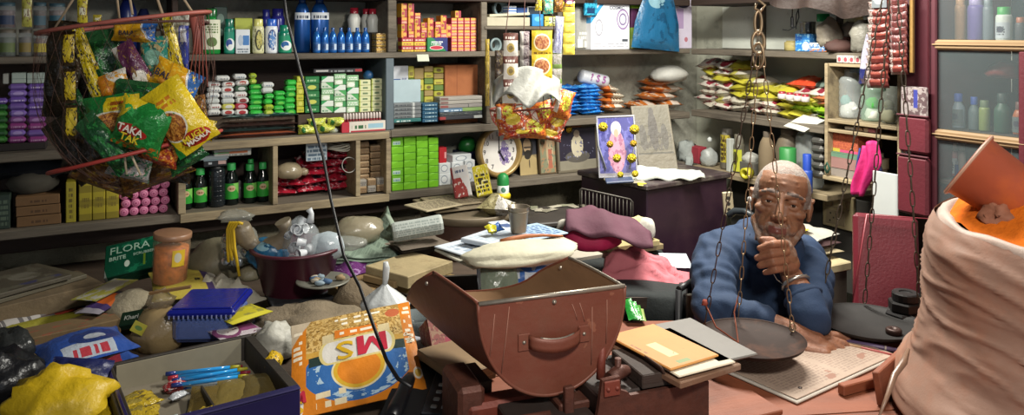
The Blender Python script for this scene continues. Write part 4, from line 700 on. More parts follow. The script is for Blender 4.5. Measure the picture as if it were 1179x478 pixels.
# ---------------------------------------------------------------- wooden crates on the short wall
W_ = .07
cu0, cu1 = ub(949, W_), ub(1037, W_)
crate = thing('wooden_crate', 'two-storey pale wooden crate unit holding plastic jars and books', 'crate', B.P(0, 0, 0), B.rz)
def crp(n, u0, u1, w0, w1, z0, z1, m=WDL): MB().box(((u0+u1)/2, -(w0+w1)/2, (z0+z1)/2), (u1-u0, w1-w0, z1-z0), 0, .002).build(n, m, crate)
zt, zm, zm2, zb_ = B.z(955, 73, W_), B.z(990, 141, W_), B.z(990, 153, W_), B.z(990, 209, W_)
crp('side_board', cu0, cu0+.014, -.25, W_, zb_, zt); crp('side_board', cu1-.014, cu1, -.25, W_, zb_, zt-.0)
crp('top_board', cu0, cu1, -.25, W_-.01, zt-.012, zt); crp('shelf_board', cu0+.0145, cu1-.0145, -.25, W_, zm-.014, zm); crp('shelf_board', cu0+.0145, cu1-.0145, -.25, W_-.002, zm2-.012, zm2); crp('bottom_board', cu0-.0, cu1, -.25, W_+.01, zb_-.016, zb_-.001)
crp('back_board', cu0+.015, cu1-.015, -.25, -.24, zb_, zt-.013, WDD)
def bigjar(x0, x1, yt, lb, tint, al, extra):
    u, wd, z0, h = spot(B, x0, x1, yt, .03, zm); r = wd/2
    t = thing('plastic_jar', lb, 'jar', B.P(u, .03-r, zm+.001), B.rz)
    prof = [(0, 0), (r*.9, 0)]+[(r*(.97+.03*math.cos(i*PI)), h*(.05+.7*i/12)) for i in range(13)]+[(r*.8, h*.84), (r*.55, h*.87), (r*.55, h), (0, h)]
    MB().lathe(prof, 20).build('jar_wall', clear('jar_'+tint, tint, al, .12, .1), t)
    for (c, rr, zz, xx) in extra: MB().blob(rr, rr*.8, rr, int(c, 16) % 50, .2, n=12, c=(xx, -.02, zz)).build('wrapped_sweets', KM(c), t)
bigjar(959, 983, 80, 'tall clear jar with white bags inside the upper crate', 'a4aaa8', .45, (('c4c8c0', .03, .005, .0), ('5f9a92', .022, .05, -.01), ('d0d0cc', .02, .03, .02)))
bigjar(984, 1009, 92, 'greenish ribbed clear jar with green bag inside the crate', '9ab4a0', .4, (('c0c4b8', .028, .005, .01), ('3f9a3a', .025, .045, .012)))
bigjar(1009, 1030, 100, 'short clear jar with bagged goods at the crate end', '8f948a', .4, (('8a8a72', .03, .005, .0), ('6f7460', .02, .05, .0)))
carton(B, 'carton', 'small blue box lying behind the greenish jar', 'box', 978, 990, 79, KM('5f86a4'), w=-.02, ybot=84, dep=.05)
for i in range(4): carton(B, 'small_carton', 'white and red small carton, '+ORD[i]+' in the row on top of the crate', 'box', 963+i*7, 969.6+i*7, 64+i*.3, mat('wr_small', 'c4bcb0', .5, layers=[('e', .5, .5, .3, .3, '9a4a54'), ('r', 0, 0, 1, .12, '5a3a34')]), w=.05, dep=.05, zb=zt+.0, group='small white and red cartons on the crate')
for i, (x, wd_, c) in enumerate(((972, 11, 'b8b2a4'), (985, 7, 'a88a6a'), (994, 5, 'b09a80'), (999, 8, 'a4646a'))): carton(B, 'carton', ('white', 'tan', 'small tan', 'pinkish')[i]+' little box in the narrow crate slot', 'box', x, x+wd_, 146+i*.8, KM(c), w=.04, dep=.04, zb=zm2)
mbk = [('8a4a44', 'red patterned bundle on the book pile'), ('5f7f6a', 'green-edged book on the book pile'), ('a07a74', 'thick pink-brown ledger in the crate'), ('9a8a80', 'lowest pale ledger in the crate')]
for i, (x0, x1, y0, y1, c, lb) in enumerate(((957, 992, 196, 207, '8f857c', 'lowest thick pale ledger in the lower crate'), (957, 994, 183, 195.5, '96706a', 'pink-brown ledger in the lower crate'), (957, 988, 177, 182.5, '5f8068', 'green-edged book lying on the pink-brown ledger'))):
    t = thing('ledger', lb, 'book', B.P(ub((x0+x1)/2, .05), .05, B.z((x0+x1)/2, y1, .05)+.001), B.rz)
    bw_ = ub(x1, .05)-ub(x0, .05); bh_ = B.z((x0+x1)/2, y0, .05)-B.z((x0+x1)/2, y1, .05)
    MB().box((0, .072, bh_/2), (bw_-.004, .14, bh_-.004)).build('pages', KM('b0a890'), t)
    for z_ in (.001, bh_-.001): MB().box((0, .07, z_), (bw_, .145, .002)).build('cover', KM(c), t)
    MB().box((0, -.001, bh_/2), (bw_, .002, bh_)).build('spine', KM(c), t)
carton(B, 'masala_box', 'orange-red patterned box standing on the books', 'box', 958, 988, 154.5, mat('orpat', 'a04a34', .7, var=.3, layers=[('n', 14, .5, 'b8603c'), ('r', 0, 0, .3, .2, 'b8a83c'), ('r', .3, 0, 1, .15, 'c44a74')]), w=.04, ybot=176.6, dep=.1)
MB().tube([(0, 0, 0), (.012, 0, .02), (0, 0, .04), (-.01, 0, .02), (0, 0, 0)], .004, 6).build('green_cord_loop', KM('1f4a3a'), None, B.P(ub(949, .1), .085, zb_+.01), (0, 0, B.rz), 'dark green cord loop on the corner of the lower crate', 'cord')
pk = mat('pink_cloth', 'b81f68', .7, var=.2, bump=.3)
def pinkf(u, v):
    z = .085-.19*v; wv = .035*(1.15-.35*abs(2*v-.7)); return (.02+(.5-u)*wv*2-.035*v+.012*math.sin(v*5), .012*math.sin(u*9+v*3), z+.012*math.sin(u*5)*(1-v))
sheet(pinkf, 12, 16, 'pink_glove', pk, 'bright pink rubber-like cloth hanging from the lower crate', 'cloth', B.P(ub(996, .11), .115, B.z(996, 192, .11)), (0, 0, B.rz), .004)
MB().tube([(0, 0, .09), (-.008, 0, .05), (-.018, .0, -.0), (-.03, 0, -.06), (-.028, 0, -.085)], .0035, 6).build('blue_drawstring', KM('23347a'), None, B.P(ub(988, .11), .1, B.z(988, 200, .11)), (0, 0, B.rz), 'dark blue cord hanging beside the bright pink cloth', 'cord')
MB().blob(.03, .02, .04, 33, .2, n=12).build('navy_bag', KM('2a2a54'), None, B.P(ub(1012, .0), .02, zb_+.001), None, 'navy blue bag in the lower crate behind the chains', 'bag')
# electric switchboard
u, wd, z0, h = spot(B, 948, 983, 224, -.145, ybot=263)
t = thing('socket_board', 'beige electric socket board fixed on the dark wall', 'socket', B.P(u, -.149, z0), B.rz)
beige = mat('socket_beige', 'a89a74', .5, var=.1); dk = K('2a2620')
MB().box((0, 0, h/2), (wd, .02, h), 0, .004).build('plate', beige, t)
MB().box((0, -.011, h*.74), (wd*.8, .004, h*.3), 0, .001).build('switch_panel', mat('socket_b2', '94866a', .5), t)
for q in (-.24, .0, .24): MB().box((q*wd, -.015, h*.74), (wd*.16, .006, h*.2), 0, .001).build('switch', beige, t)
s_ = MB().box((-.05*wd, -.0115, h*.32), (wd*.62, .004, h*.42), 0, .002).build('socket_face', mat('socket_b2', ''), t)
for (a, b) in ((-.2, .42), (0, .42), (-.1, .3), (-.22, .2), (.02, .2)): MB().lathe([(0, 0), (.0042, 0)], 8, (a*wd, -.0142, b*h), M=Matrix.Rotation(PI/2, 3, 'X')).build('pin_hole', dk, s_)
# white board and maroon organiser
carton(B, 'white_board', 'blank white board standing behind the red chair back', 'board', 1004, 1034, 199, mat('wboard', 'b4b8b6', .5, var=.08), w=.14, ybot=262, dep=.008)
MAR = mat('maroon', '581622', .6, var=.2, bump=.15, bscale=90); MARD = mat('maroon_d', '481420', .65, var=.2)
WO = .17
org_ = thing('wall_organiser', 'maroon fabric wall organiser with pockets beside the glass cabinet', 'organiser', B.P(0, 0, 0), B.rz)
o0, o1 = ub(1036, WO), ub(1076, WO)
def op(n, u0, u1, w0, w1, z0, z1, m, ch=.004): return MB().box(((u0+u1)/2, -(w0+w1)/2, (z0+z1)/2), (u1-u0, w1-w0, z1-z0), 0, ch).build(n, m, org_)
op('backing', o0+.01, o1, WO-.02, WO-.008, B.z(1055, 250, WO), 1.64, MARD)
for (y0, y1, dx) in ((134, 176, .004), (180, 247, .0)): op('pocket', o0+dx, o1-.012, WO-.0075, WO+.018, B.z(1055, y1, WO), B.z(1055, y0, WO), MAR, .008)
for (y0, y1, lb) in ((178, 180, 'pocket_rim'), (132, 134, 'pocket_rim')): op(lb, o0, o1-.01, WO+.010, WO+.02, B.z(1055, y1, WO), B.z(1055, y0, WO), MARD, .002)
comb = thing('scissors', 'dark metal scissors tucked in the lower maroon pocket', 'scissors', B.P(ub(1046, WO), WO+.012, B.z(1046, 181, WO)), B.rz)
for q in (-.006, .008):
    MB().tube([(q+math.cos(a)*.009, 0, .022+math.sin(a)*.014) for a in [i*2*PI/14 for i in range(14)]], .002, 6, closed=True).build('finger_loop', mat('dkmetal', '3a3a3c', .35, metal=.6), comb)
    MB().box((q*.3, 0, -.01), (.005, .003, .04)).build('blade', mat('dkmetal', ''), comb)
carton(B, 'clear_pouch', 'grey printed pouch with blue mark sticking out of the upper pocket', 'pouch', 1036, 1068, 100, mat('pouch_p', '8f8684', .35, bump=.4, layers=[('n', 5, .5, '5a4a4c'), ('r', .5, .3, .65, .9, '3a3f86'), ('l', -1, -.5, -.35, '8f8684')]), w=WO+.016, ybot=135, dep=.010, ch=.004)
# sachet display board
dbd = thing('sachet_rack', 'tall wooden display strip hung with rows of red-brown sachets', 'rack', B.P(0, 0, 0), B.rz)
WR = .20
MB().box((ub(1050, WR), -WR, (B.z(1050, 84, WR)+1.64)/2), (.012, .012, 1.64-B.z(1050, 84, WR)), 0, .002).build('side_rail', mat('rail_tan', '8a6a34', .6), dbd)
MB().box((ub(1027, WR), -WR+.02, (B.z(1027, 84, WR)+1.64)/2), (ub(1049, WR)-ub(1006, WR), .006, 1.64-B.z(1027, 84, WR)), 0, .001).build('backing', KM('3a2026'), dbd)
sct = [foil('sct1', '542420', [('r', 0, .0, .25, 1, '8a807a'), ('n', 6, .54, '4f1c1a'), ('r', .3, .7, 1, .9, '74382e')]), foil('sct2', '4f2828', [('r', 0, .1, .2, .9, '6a605e'), ('n', 6, .55, '6a3a36')])]
for c, (x0, x1, y0, y1, n) in enumerate(((1003, 1029, 2, 100, 11), (1029, 1049, -2, 84, 10))):
    for r in range(n):
        ym = y1-(r+.5)*(y1-y0)/n; u0, u1 = ub(x0+(1.2 if r > 3 else 2.5)*0, WR), ub(x1, WR)
        MB().pillow(u1-u0, .034, .02, seed=c*20+r, cr=.25, nu=8, nv=5).build('sachet', sct[c if r > 2 else 0], dbd, ((u0+u1)/2-(.0 if c else .004*(r-5)*-.3), -WR-.012, B.z((x0+x1)/2, ym, WR)-.017), (.25, -.06, 0))
carton(B, 'card', 'small grey printed card at the top of the sachet strip', 'card', 1003, 1021, -6, mat('gcard2', '5f6468', .5, layers=[('e', .5, .5, .3, .2, '9aa4a8'), ('t', .1, .6, .9, .9, 'a4a8aa', 2, 9)]), w=WR+.03, ybot=9.5, dep=.003)
pb = thing('polythene_bag', 'shiny silver and navy polythene bag hanging before the crate', 'bag', B.P(ub(1004, .16), .16, B.z(1004, 96, .16)), B.rz)
h = B.z(1004, 38, .16)-B.z(1004, 96, .16)
MB().grid(lambda u, v: (math.sin(u*2*PI)*.055*(1-.7*v**1.3), -math.cos(u*2*PI)*.025*(1-.6*v)+.006*math.sin(u*25+v*4), v*h+.004*math.sin(u*13)), 24, 12, wu=True).build('bag_body', foil('silver_bag', '8f8c9a', [('r', 0, 0, 1, .3, '1f2350'), ('n', 4, .56, '3a3038')], bump=.9, bscale=18, rough=.2), pb)
MB().tube([(0, 0, h), (.006, 0, h+.1), (.014, 0, h+.22)], .004, 6).build('string', KM('3a3430'), pb)
# ---------------------------------------------------------------- glass cabinet
WG = .15
g0, g1 = ub(1076, WG), ub(1300, WG)
gc = thing('glass_cabinet', 'maroon framed glass cabinet with hazy panes and pale shelf rails', 'cabinet', B.P(0, 0, 0), B.rz)
def gp(n, u0, u1, w0, w1, z0, z1, m, ch=.002, lab=None): return MB().box(((u0+u1)/2, -(w0+w1)/2, (z0+z1)/2), (u1-u0, w1-w0, z1-z0), 0, ch).build(n, m, gc, label=lab)
zr1, zr2 = B.z(1120, 46, WG), B.z(1120, 153, WG); zr3 = B.z(1120, 212, WG)
RL = mat('rail_wood', '8a7050', .6, var=.2, scale=12, stretch=(.4, 4, 4))
for z_, n_ in ((zr1, 'shelf_rail'), (zr2, 'shelf_rail')):
    gp(n_, g0, g1, WG-.012, WG+.012, z_-.032, z_, RL, .006, 'pale wooden rail'); gp('rail_bead', g0, g1, WG+.010, WG+.017, z_-.018, z_-.013, RL)
    gp('shelf_board', g0, g1, -.27, WG-.013, z_-.02, z_-.005, WDD)
gp('shelf_board', g0, g1, -.27, WG-.013, zr3-.02, zr3-.005, WDD)
gp('stile', g0-.02, g0, -.27, WG+.012, .55, 1.66, MAR, .003, 'maroon stile'); s1 = ub(1176, WG)
gp('stile', s1, s1+.06, -.0, WG+.016, .55, zr1-.033, MAR, .003, 'maroon stile')
gp('back_board', g0, g1, -.28, -.27, .55, 1.66, mat('cab_back', '263034', .7, var=.3))
haze = clear('haze_glass', '6f7a7c', .20, .3, .05)
gp('glass_pane', g0+.002, g1, WG-.004, WG-.001, zr1+.001, 1.655, haze, 0, 'dusty upper pane'); gp('glass_pane', g0+.002, g1, WG-.004, WG-.001, zr2+.001, zr1-.033, haze, 0, 'dusty middle pane'); gp('glass_pane', g0+.002, g1, WG-.004, WG-.001, .6, zr2-.033, haze, 0, 'dusty lower pane')
cg = 0
for (x0, x1, yt, zz, cb, cc, sh, lb) in ((1083, 1094, -5, zr1, '3a2f5a', '3a2f5a', 'wide', 'dark purple bottle first in the top row of the glass cabinet'), (1096, 1108, -6, zr1, 'a8805a', 'a8805a', 'wide', 'tan cylinder second in the top row of the glass cabinet'), (1109, 1128, -6, zr1, '6a5a9a', '8a80a8', 'wide', 'wide lilac cylinder in the top row of the glass cabinet'),
    (1129, 1140, -4, zr1, '6a747a', '6a747a', 'wide', 'grey cylinder in the top row of the glass cabinet'), (1142, 1160, 8, zr1, 'c4ccc4', '2f9a3c', 'wide', 'white bottle with green cap in the glass cabinet'), (1166, 1178, 20, zr1, '4a4a4c', '9a5a3c', 'wide', 'dark bottle with rust cap at the end of the top row'),
    (1080, 1090, 112, zr2, '3a4a5a', '23407a', 'round', 'dark bottle first in the middle row of the glass cabinet'), (1091, 1106, 108, zr2, '8a9aa4', '2446a8', 'round', 'pale bottle with blue cap and portrait label in the cabinet'), (1112, 1124, 112, zr2, '5a6a6c', '2a4a9a', 'round', 'grey bottle with blue cap in the middle cabinet row'), (1124, 1136, 116, zr2, '7a8a4a', '5a6a4a', 'wide', 'olive green bottle in the middle cabinet row'),
    (1140, 1158, 108, zr2, '2a4a3a', '1f2f2a', 'round', 'dark green bottle in the middle cabinet row'), (1162, 1178, 118, zr2, 'a0582f', '5a3a34', 'curvy', 'orange bottle with dark print by the maroon stile'),
    (1088, 1100, 165, zr3, 'b07a80', 'b8b4b0', 'wide', 'pink and white tin in the low cabinet row'), (1101, 1109, 166, zr3, 'b8b0a8', '8a7a70', 'wide', 'slim pale tin in the low cabinet row'), (1080, 1092, 185, zr3, '2a3a8a', '2a3a8a', 'wide', 'short dark blue jar in the low cabinet row'), (1096, 1108, 186, zr3, '2f48a0', '9aa4b4', 'wide', 'short blue jar with pale lid in the low cabinet row')):
    bottle(B, 'bottle', lb, x0, x1, yt, K(cb), K(cc), w=.06, zb=zz-.004, shape=sh, capf=.22, mlabel=mat('cablab%d' % cg, ('b8c0c4', 'a89a80', '7a7086', '5f6a6a')[cg % 4], .5, layers=[('t', .2, .2, .8, .8, '4a4a50', 4, 8), ('e', .5, .55, .25, .2, '3a3a4a')]) if cg in (4, 7, 11, 12) else None, lab=(.1, .7)); cg += 1
MB().blob(.06, .05, .03, 71, .2, n=14).build('red_bundle', mat('redbund', '7a2f2c', .5, var=.3), None, B.P(ub(1168, .0), .04, zr2+.165), None, 'dark red bundle above the orange bottle in the glass cabinet', 'bundle')
carton(B, 'carton', 'dark carton carrying the dark red bundle in the cabinet', 'box', 1152, 1185, 108, KM('232a2a'), w=-.12, dep=.1, zb=zr2-.004)
for i in range(4): carton(B, 'dark_tin', 'dark tin in the lowest row of the glass cabinet, '+ORD[i]+' from the organiser', 'tin', 1080+i*13, 1092+i*13, 222, KM(('3a4a44', '4a4440', '34423a', '4a4a48')[i]), w=.05, dep=.05, ybot=250, group='dark tins low in the cabinet')
carton(B, 'cardboard_riser', 'dark box under the lowest tins of the glass cabinet', 'box', 1078, 1135, 250.3, KM('2a2a2a'), w=.055, dep=.12, ybot=290)
# ================================================================ HANGING GOODS
def hang(px, py, d, wp, hp, th, roll, tilt, m, name, lb, seed, cat='packet', yaw=0, cr=.22, group=None, nu=12, nv=12, seal=.07):
    """packet centred on the sight line of (px, py) at depth d; wp and hp are its size in photo pixels"""
    w_, h_ = wp*d/900, hp*d/900; e = Euler((math.radians(tilt), math.radians(roll), math.radians(yaw)))
    return MB().pillow(w_, h_, th, seed=seed, cr=cr, nu=nu, nv=nv, seal=seal).build(name, m, None, D(px, py, d)-e.to_matrix() @ Vector((0, 0, h_/2)), e, lb, cat, group), w_, h_
rop = mat('net_red', '8f4a40', .6, var=.25); ropd = mat('net_dark', '4a2a24', .7, var=.3); twine = mat('twine', 'a38f74', .8, var=.2)
nb = thing('snack_net', 'red-brown hoop net full of snack packets hanging by cords', 'net', D(145, 26, 1.72))
O_ = D(145, 26, 1.72)
def hoop(R1, R2, dx, dz, tilt, r, n=40, cen=(0, 0, 0)):
    return [(cen[0]+R1*math.cos(a), cen[1]+R2*math.sin(a), cen[2]+math.cos(a)*tilt+dz*math.sin(a)) for a in [i*2*PI/n for i in range(n)]]
MB().tube(hoop(.176, .15, 0, .006, .024, .005), .0045, 7, closed=True).build('hoop', mat('hoop_pink', 'a3584c', .55, var=.2), nb, label='salmon coloured hoop')
MB().tube(hoop(.172, .15, 0, -.004, .014, .003, cen=(.0, .0, -.012)), .003, 6, closed=True).build('hoop', ropd, nb, label='darker inner hoop')
low = D(165, 172, 1.72)-O_
MB().tube([(low.x+.166*math.cos(a), low.y-.02+.185*math.sin(a), low.z+.040*math.cos(a)-.004*math.sin(a)) for a in [i*2*PI/40 for i in range(40)]], .004, 7, closed=True).build('hoop', mat('hoop_red', 'a83c34', .5, var=.2), nb, label='red lower hoop')
for (x0, y0, x1, y1, dy) in ((112, -30, 78, 33, -.05), (116, -30, 112, 30, .1), (157, -30, 166, 20, .1), (172, -30, 187, 18, .0), (196, -30, 229, 16, -.03), (160, -30, 178, 18, -.1)):
    MB().tube([D(x0, y0, 1.72)-O_+Vector((0, dy*.6, 0)), D(x1, y1, 1.72)-O_+Vector((0, dy, 0))], .0026, 6).build('cord', twine, nb)
mbx = MB()
bot = D(150, 219, 1.72)-O_
def netp(a, v):
    b = math.sin(v*PI/2); rr = (1-v**3.2)**.6 if v < 1 else 0; k = 1+.10*math.sin(v*PI)
    return Vector((.172*math.cos(a)*rr*k+bot.x*v-.012*v*(1-v)*4*0, .152*math.sin(a)*rr*k, math.cos(a)*.022*(1-v)+bot.z*v))
for i in range(30):
    for s_ in (-1, 1): mbx.tube([netp(i*2*PI/30+s_*j/12*.9, j/12) for j in range(13)], .00045, 3, cap=False)
mbx.build('netting', mat('net_thin', '5f3f34', .7, alpha=.75), nb)
mbx = MB()
for i in range(5):
    a = -.5+i*.22; mbx.tube([D(228+i*1.5, 18, 1.62)-O_, D(224+i*3, 50, 1.62)-O_, D(219+i*5, 84+i*4, 1.62)-O_], .0012, 4)
mbx.tube([D(222, 20, 1.63)-O_, D(226, 40, 1.63)-O_, D(227, 62, 1.63)-O_], .008, 6); mbx.build('netting', rop, nb, label='bunched netting at the hoop end')
for (x0, y0, x1, y1) in ((143, 178, 146, 201), (150, 176, 162, 202)): MB().tube([D(148, 176, 1.55)-O_, D(x0, y0, 1.55)-O_, D(x1, y1, 1.55)-O_], .0022, 6).build('cord_end', mat('cord_end', 'b8a88c', .7), nb)
grnp = '1f7034'; yel = 'd8bc20'
dish = lambda cx, cy, rx, ry: [('e', cx, cy, rx*1.12, ry*1.12, 'd9d4c0'), ('e', cx, cy, rx, ry, '9a5a24'), ('n', 14, .5, 'c98a3c', cx, cy, rx, ry), ('n', 22, .58, '6a3416', cx, cy, rx, ry)]
FP = dict(
    bal=foil('f_bal', 'd9a01c', [('l', 1, .25, .88, 'd8e0e4'), ('l', 1, .25, .92, '2f6ab8'), ('e', .5, .28, .3, .2, 'c4862a'), ('n', 9, .6, 'e0c04a')], bump=.7),
    teal=foil('f_teal', '2f8a7a', [('n', 5, .52, 'b0a070'), ('n', 7, .58, '245a4f'), ('e', .55, .45, .3, .2, '7fae9a')], bump=.8),
    ytall=foil('f_ytall', 'd4bc1c', [('n', 8, .56, '2a2412'), ('r', .0, .45, .35, 1, '4a3a20'), ('n', 12, .62, 'e4e0c4')], bump=.7),
    whiteblue=foil('f_wb', 'c9c9bc', [('r', .55, .1, 1, .8, '2c3a94'), ('n', 9, .6, '9a9a8c'), ('r', .62, .55, .9, .75, 'c4c9d8')]),
    purp=foil('f_purp', '5a2a4a', [('l', -1, .5, .2, 'c9c4bc'), ('r', .1, .05, .9, .28, 'd0a828'), ('e', .55, .3, .3, .12, 'e6e0d4'), ('n', 7, .58, '8a6a3a')], bump=.7),
    orange=foil('f_or', 'c97a1c', [('l', 1, .6, .95, 'd6d2c4'), ('n', 6, .56, 'd99a2c')], bump=.6),
    dkgreen=foil('f_dkg', '1a4a28', [('n', 6, .56, '2f7a3c'), ('r', 0, .85, 1, 1, '2a5a34')], bump=1., rough=.2),
    noodle=foil('f_noodle', grnp, dish(.55, .38, .42, .30)+[('r', .42, .70, 1, .95, yel), ('t', .5, .72, .95, .9, 'a35a1c', 2, 9)], bump=.7),
    mugli=foil('f_mugli', yel, dish(.36, .42, .28, .20)+[('t', .15, .68, .7, .84, 'c4781c', 2, 8), ('l', -1, -.15, -.16, '1f7a34'), ('e', .6, .14, .3, .10, 'b0301f')], bump=.7),
    taka=foil('f_taka', '1f7a34', [('l', -1, .9, .42, yel), ('e', .42, .42, .30, .12, 'b02a24'), ('n', 8, .58, '2f9a48'), ('n', 12, .55, 'c4641c', .6, .05, .55, .2)], bump=.7),
    brown=foil('f_brown', '5a3a1c', [('n', 5, .52, '8a5a24'), ('n', 9, .6, 'b0902c')], bump=.8), red=foil('f_redor', '8f2a1c', [('n', 6, .52, 'c46a24'), ('n', 10, .6, 'd9a83c')], bump=.8),
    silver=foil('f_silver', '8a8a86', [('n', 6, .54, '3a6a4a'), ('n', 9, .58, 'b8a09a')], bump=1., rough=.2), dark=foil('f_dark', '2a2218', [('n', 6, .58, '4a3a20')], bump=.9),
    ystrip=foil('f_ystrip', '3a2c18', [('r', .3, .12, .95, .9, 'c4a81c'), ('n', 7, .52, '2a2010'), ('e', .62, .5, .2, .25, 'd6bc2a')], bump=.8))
HP = [  # px, py, depth, w, h, thick, roll, tilt, look, label
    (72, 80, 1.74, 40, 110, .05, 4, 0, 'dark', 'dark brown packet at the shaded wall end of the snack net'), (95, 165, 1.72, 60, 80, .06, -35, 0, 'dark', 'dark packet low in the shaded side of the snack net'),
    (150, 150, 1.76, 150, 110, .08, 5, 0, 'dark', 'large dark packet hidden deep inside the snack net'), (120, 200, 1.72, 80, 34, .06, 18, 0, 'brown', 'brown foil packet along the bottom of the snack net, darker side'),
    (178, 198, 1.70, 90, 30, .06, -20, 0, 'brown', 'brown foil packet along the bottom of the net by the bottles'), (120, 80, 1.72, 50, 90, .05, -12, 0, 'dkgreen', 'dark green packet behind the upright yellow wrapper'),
    (96, 58, 1.66, 19, 52, .02, -22, 0, 'ytall', 'slim yellow wrapper slanting from the hoop, upper one'), (106, 92, 1.64, 16, 60, .02, -24, 0, 'ytall', 'slim yellow wrapper slanting above the dark green packets'),
    (208, 52, 1.74, 20, 74, .03, 0, 0, 'whiteblue', 'white and blue upright packet at the hoop beside the green bottle'), (198, 55, 1.70, 17, 72, .02, -14, 0, 'ytall', 'tall yellow and black wrapper beside the white and blue packet'),
    (178, 64, 1.69, 34, 44, .03, -3, 0, 'teal', 'teal food packet under the two thin cords'), (155, 37, 1.68, 52, 22, .03, 3, 0, 'bal', 'yellow and blue packet lying under the hoop'),
    (156, 78, 1.66, 26, 64, .03, -32, 0, 'purp', 'purple and white packet slanting in the middle of the net'), (203, 92, 1.64, 58, 34, .03, 26, 0, 'bal', 'orange-yellow and blue packet slanting towards the soap bars'),
    (131, 98, 1.64, 38, 30, .03, -20, 0, 'orange', 'orange and white packet above the green noodle packet'), (158, 108, 1.63, 60, 30, .03, 8, 0, 'dkgreen', 'dark green crinkled packet across the middle of the net'),
    (133, 138, 1.60, 66, 58, .045, -8, 5, 'noodle', 'green packet with noodle dish picture and yellow band'), (206, 134, 1.57, 56, 84, .045, -34, 4, 'mugli', 'large yellow packet with noodle bowl picture'),
    (163, 146, 1.55, 62, 60, .04, 22, 6, 'taka', 'green and yellow packet with red badge in the front of the net'), (122, 165, 1.58, 30, 78, .035, -42, 0, 'dkgreen', 'shiny dark green packet slanting at the lower front'),
    (186, 172, 1.60, 46, 34, .04, 20, 0, 'red', 'red and orange packet under the red badge packet'), (150, 190, 1.62, 52, 32, .04, 14, 0, 'silver', 'silver and green crinkled packet behind the tied cord ends'),
    (228, 132, 1.66, 22, 44, .03, -8, 0, 'brown', 'brown and green packet at the soap side of the net'), (213, 180, 1.62, 50, 26, .03, -32, 0, 'dkgreen', 'dark green packet at the lower soap side of the net'), (241, 150, 1.60, 12, 24, .015, 14, 0, 'ytall', 'small yellow wrapper tip at the end of the red hoop'),
    (92, 128, 1.64, 22, 46, .03, -30, 0, 'dkgreen', 'small green packet between the yellow strip and noodle packet')]
hs = {}
for i, (px, py, d, w_, h_, th, ro, ti, k, lb) in enumerate(HP):
    hs[i] = hang(px, py, d, w_, h_, th, ro, ti, FP[k], 'snack_packet', lb, 400+i, group='snack packets in the hanging net')
ink = {c: mat('ink_'+c, c, .4, var=0) for c in ('e8e0d0', '2a2a40', 'd9c02a', 'c42a24', '1a1a1a', '3c5a3c')}
text('BALAJI', .020, ink['2a2a40'], hs[13][0], (-.012, -.020, hs[13][2]*.55), bold=.01); text('BALAJI', .014, ink['2a2a40'], hs[11][0], (-.006, -.017, hs[11][2]*.45), bold=.01)
text('TAKA', .020, ink['e8e0d0'], hs[18][0], (-.008, -.027, hs[18][2]*.46), bold=.02); text('TAK', .020, ink['d9c02a'], hs[18][0], (-.004, -.027, hs[18][2]*.30), bold=.02)
text('MUGLI', .017, ink['d9c02a'], hs[17][0], (.012, -.024, hs[17][2]*.16), bold=.02); text('MASALA', .014, ink['e8e0d0'], hs[17][0], (.016, -.022, hs[17][2]*.10), bold=.02)
text('BA', .024, ink['e8e0d0'], hs[12][0], (.0, -.014, hs[12][2]*.2), bold=.02)
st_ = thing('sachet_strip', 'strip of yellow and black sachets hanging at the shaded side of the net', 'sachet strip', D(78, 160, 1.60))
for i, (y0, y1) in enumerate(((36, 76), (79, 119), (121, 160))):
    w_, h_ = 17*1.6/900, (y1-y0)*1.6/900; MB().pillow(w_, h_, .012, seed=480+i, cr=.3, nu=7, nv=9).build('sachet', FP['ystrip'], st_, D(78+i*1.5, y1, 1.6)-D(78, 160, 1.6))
# ---------------------------------------------------------------- second net, before the shelves
O2 = D(611, 122, 2.95)
n2 = thing('snack_net', 'small sagging net of red packets hanging above the clock', 'net', O2)
mbx = MB(); R2 = 46*2.95/900
def net2(a, v): rr = (1-v**2.4)**.55 if v < 1 else 0; return Vector((R2*math.cos(a)*rr*1.02, R2*.8*math.sin(a)*rr, .012*math.cos(a)*(1-v)-.118*v))
for i in range(22):
    for s_ in (-1, 1): mbx.tube([net2(i*2*PI/22+s_*j/9*.8, j/9) for j in range(10)], .0013, 3, cap=False)
mbx.build('netting', mat('net2', 'a0483e', .6), n2)
MB().tube([net2(i*2*PI/30, .02) for i in range(30)], .004, 6, closed=True).build('hoop', rop, n2)
for (x, dy) in ((-38, .0), (36, .0), (-10, .12), (14, -.1)): MB().tube([(x*2.95/900, dy, .0), (x*.6*2.95/900, dy*.5, .45)], .0018, 5).build('cord', ropd, n2)
r2 = foil('n2_red', 'a8352c', [('n', 5, .5, 'c9682c'), ('n', 8, .58, 'd9c8b8'), ('e', .6, .6, .25, .25, 'c9b03a')], bump=.8); r3 = foil('n2_or', 'c4702c', [('e', .6, .6, .25, .3, 'b8b43a'), ('n', 8, .55, '9a2f2a'), ('r', .1, .2, .3, .8, 'e0d8cc')], bump=.8)
for i, (px, py, w_, h_, ro, m) in enumerate(((588, 140, 34, 26, -14, r2), (612, 146, 40, 26, 4, r3), (636, 138, 34, 30, 26, r2), (648, 120, 22, 34, 16, r3), (600, 151, 44, 16, -6, r2), (628, 152, 40, 16, 12, r2), (582, 130, 24, 22, 0, r3), (624, 131, 30, 26, -20, r3))):
    hang(px, py, 2.86+.02*(i % 3), w_, h_, .06, ro, 0, m, 'red_packet', ('red packet at the lime box side of the small net', 'orange and red packet front and centre in the small net', 'red packet at the picture side of the small net', 'orange packet standing at the rim of the small net', 'flat red packet at the bottom of the small net', 'flat red packet at the bottom, above the framed pictures', 'small orange packet behind the white sachets', 'orange packet half under the white plastic sheet')[i], 500+i, group='red packets in the small net')
wb = mat('white_poly', '9f9f98', .35, var=.1, bump=.5, bscale=25)
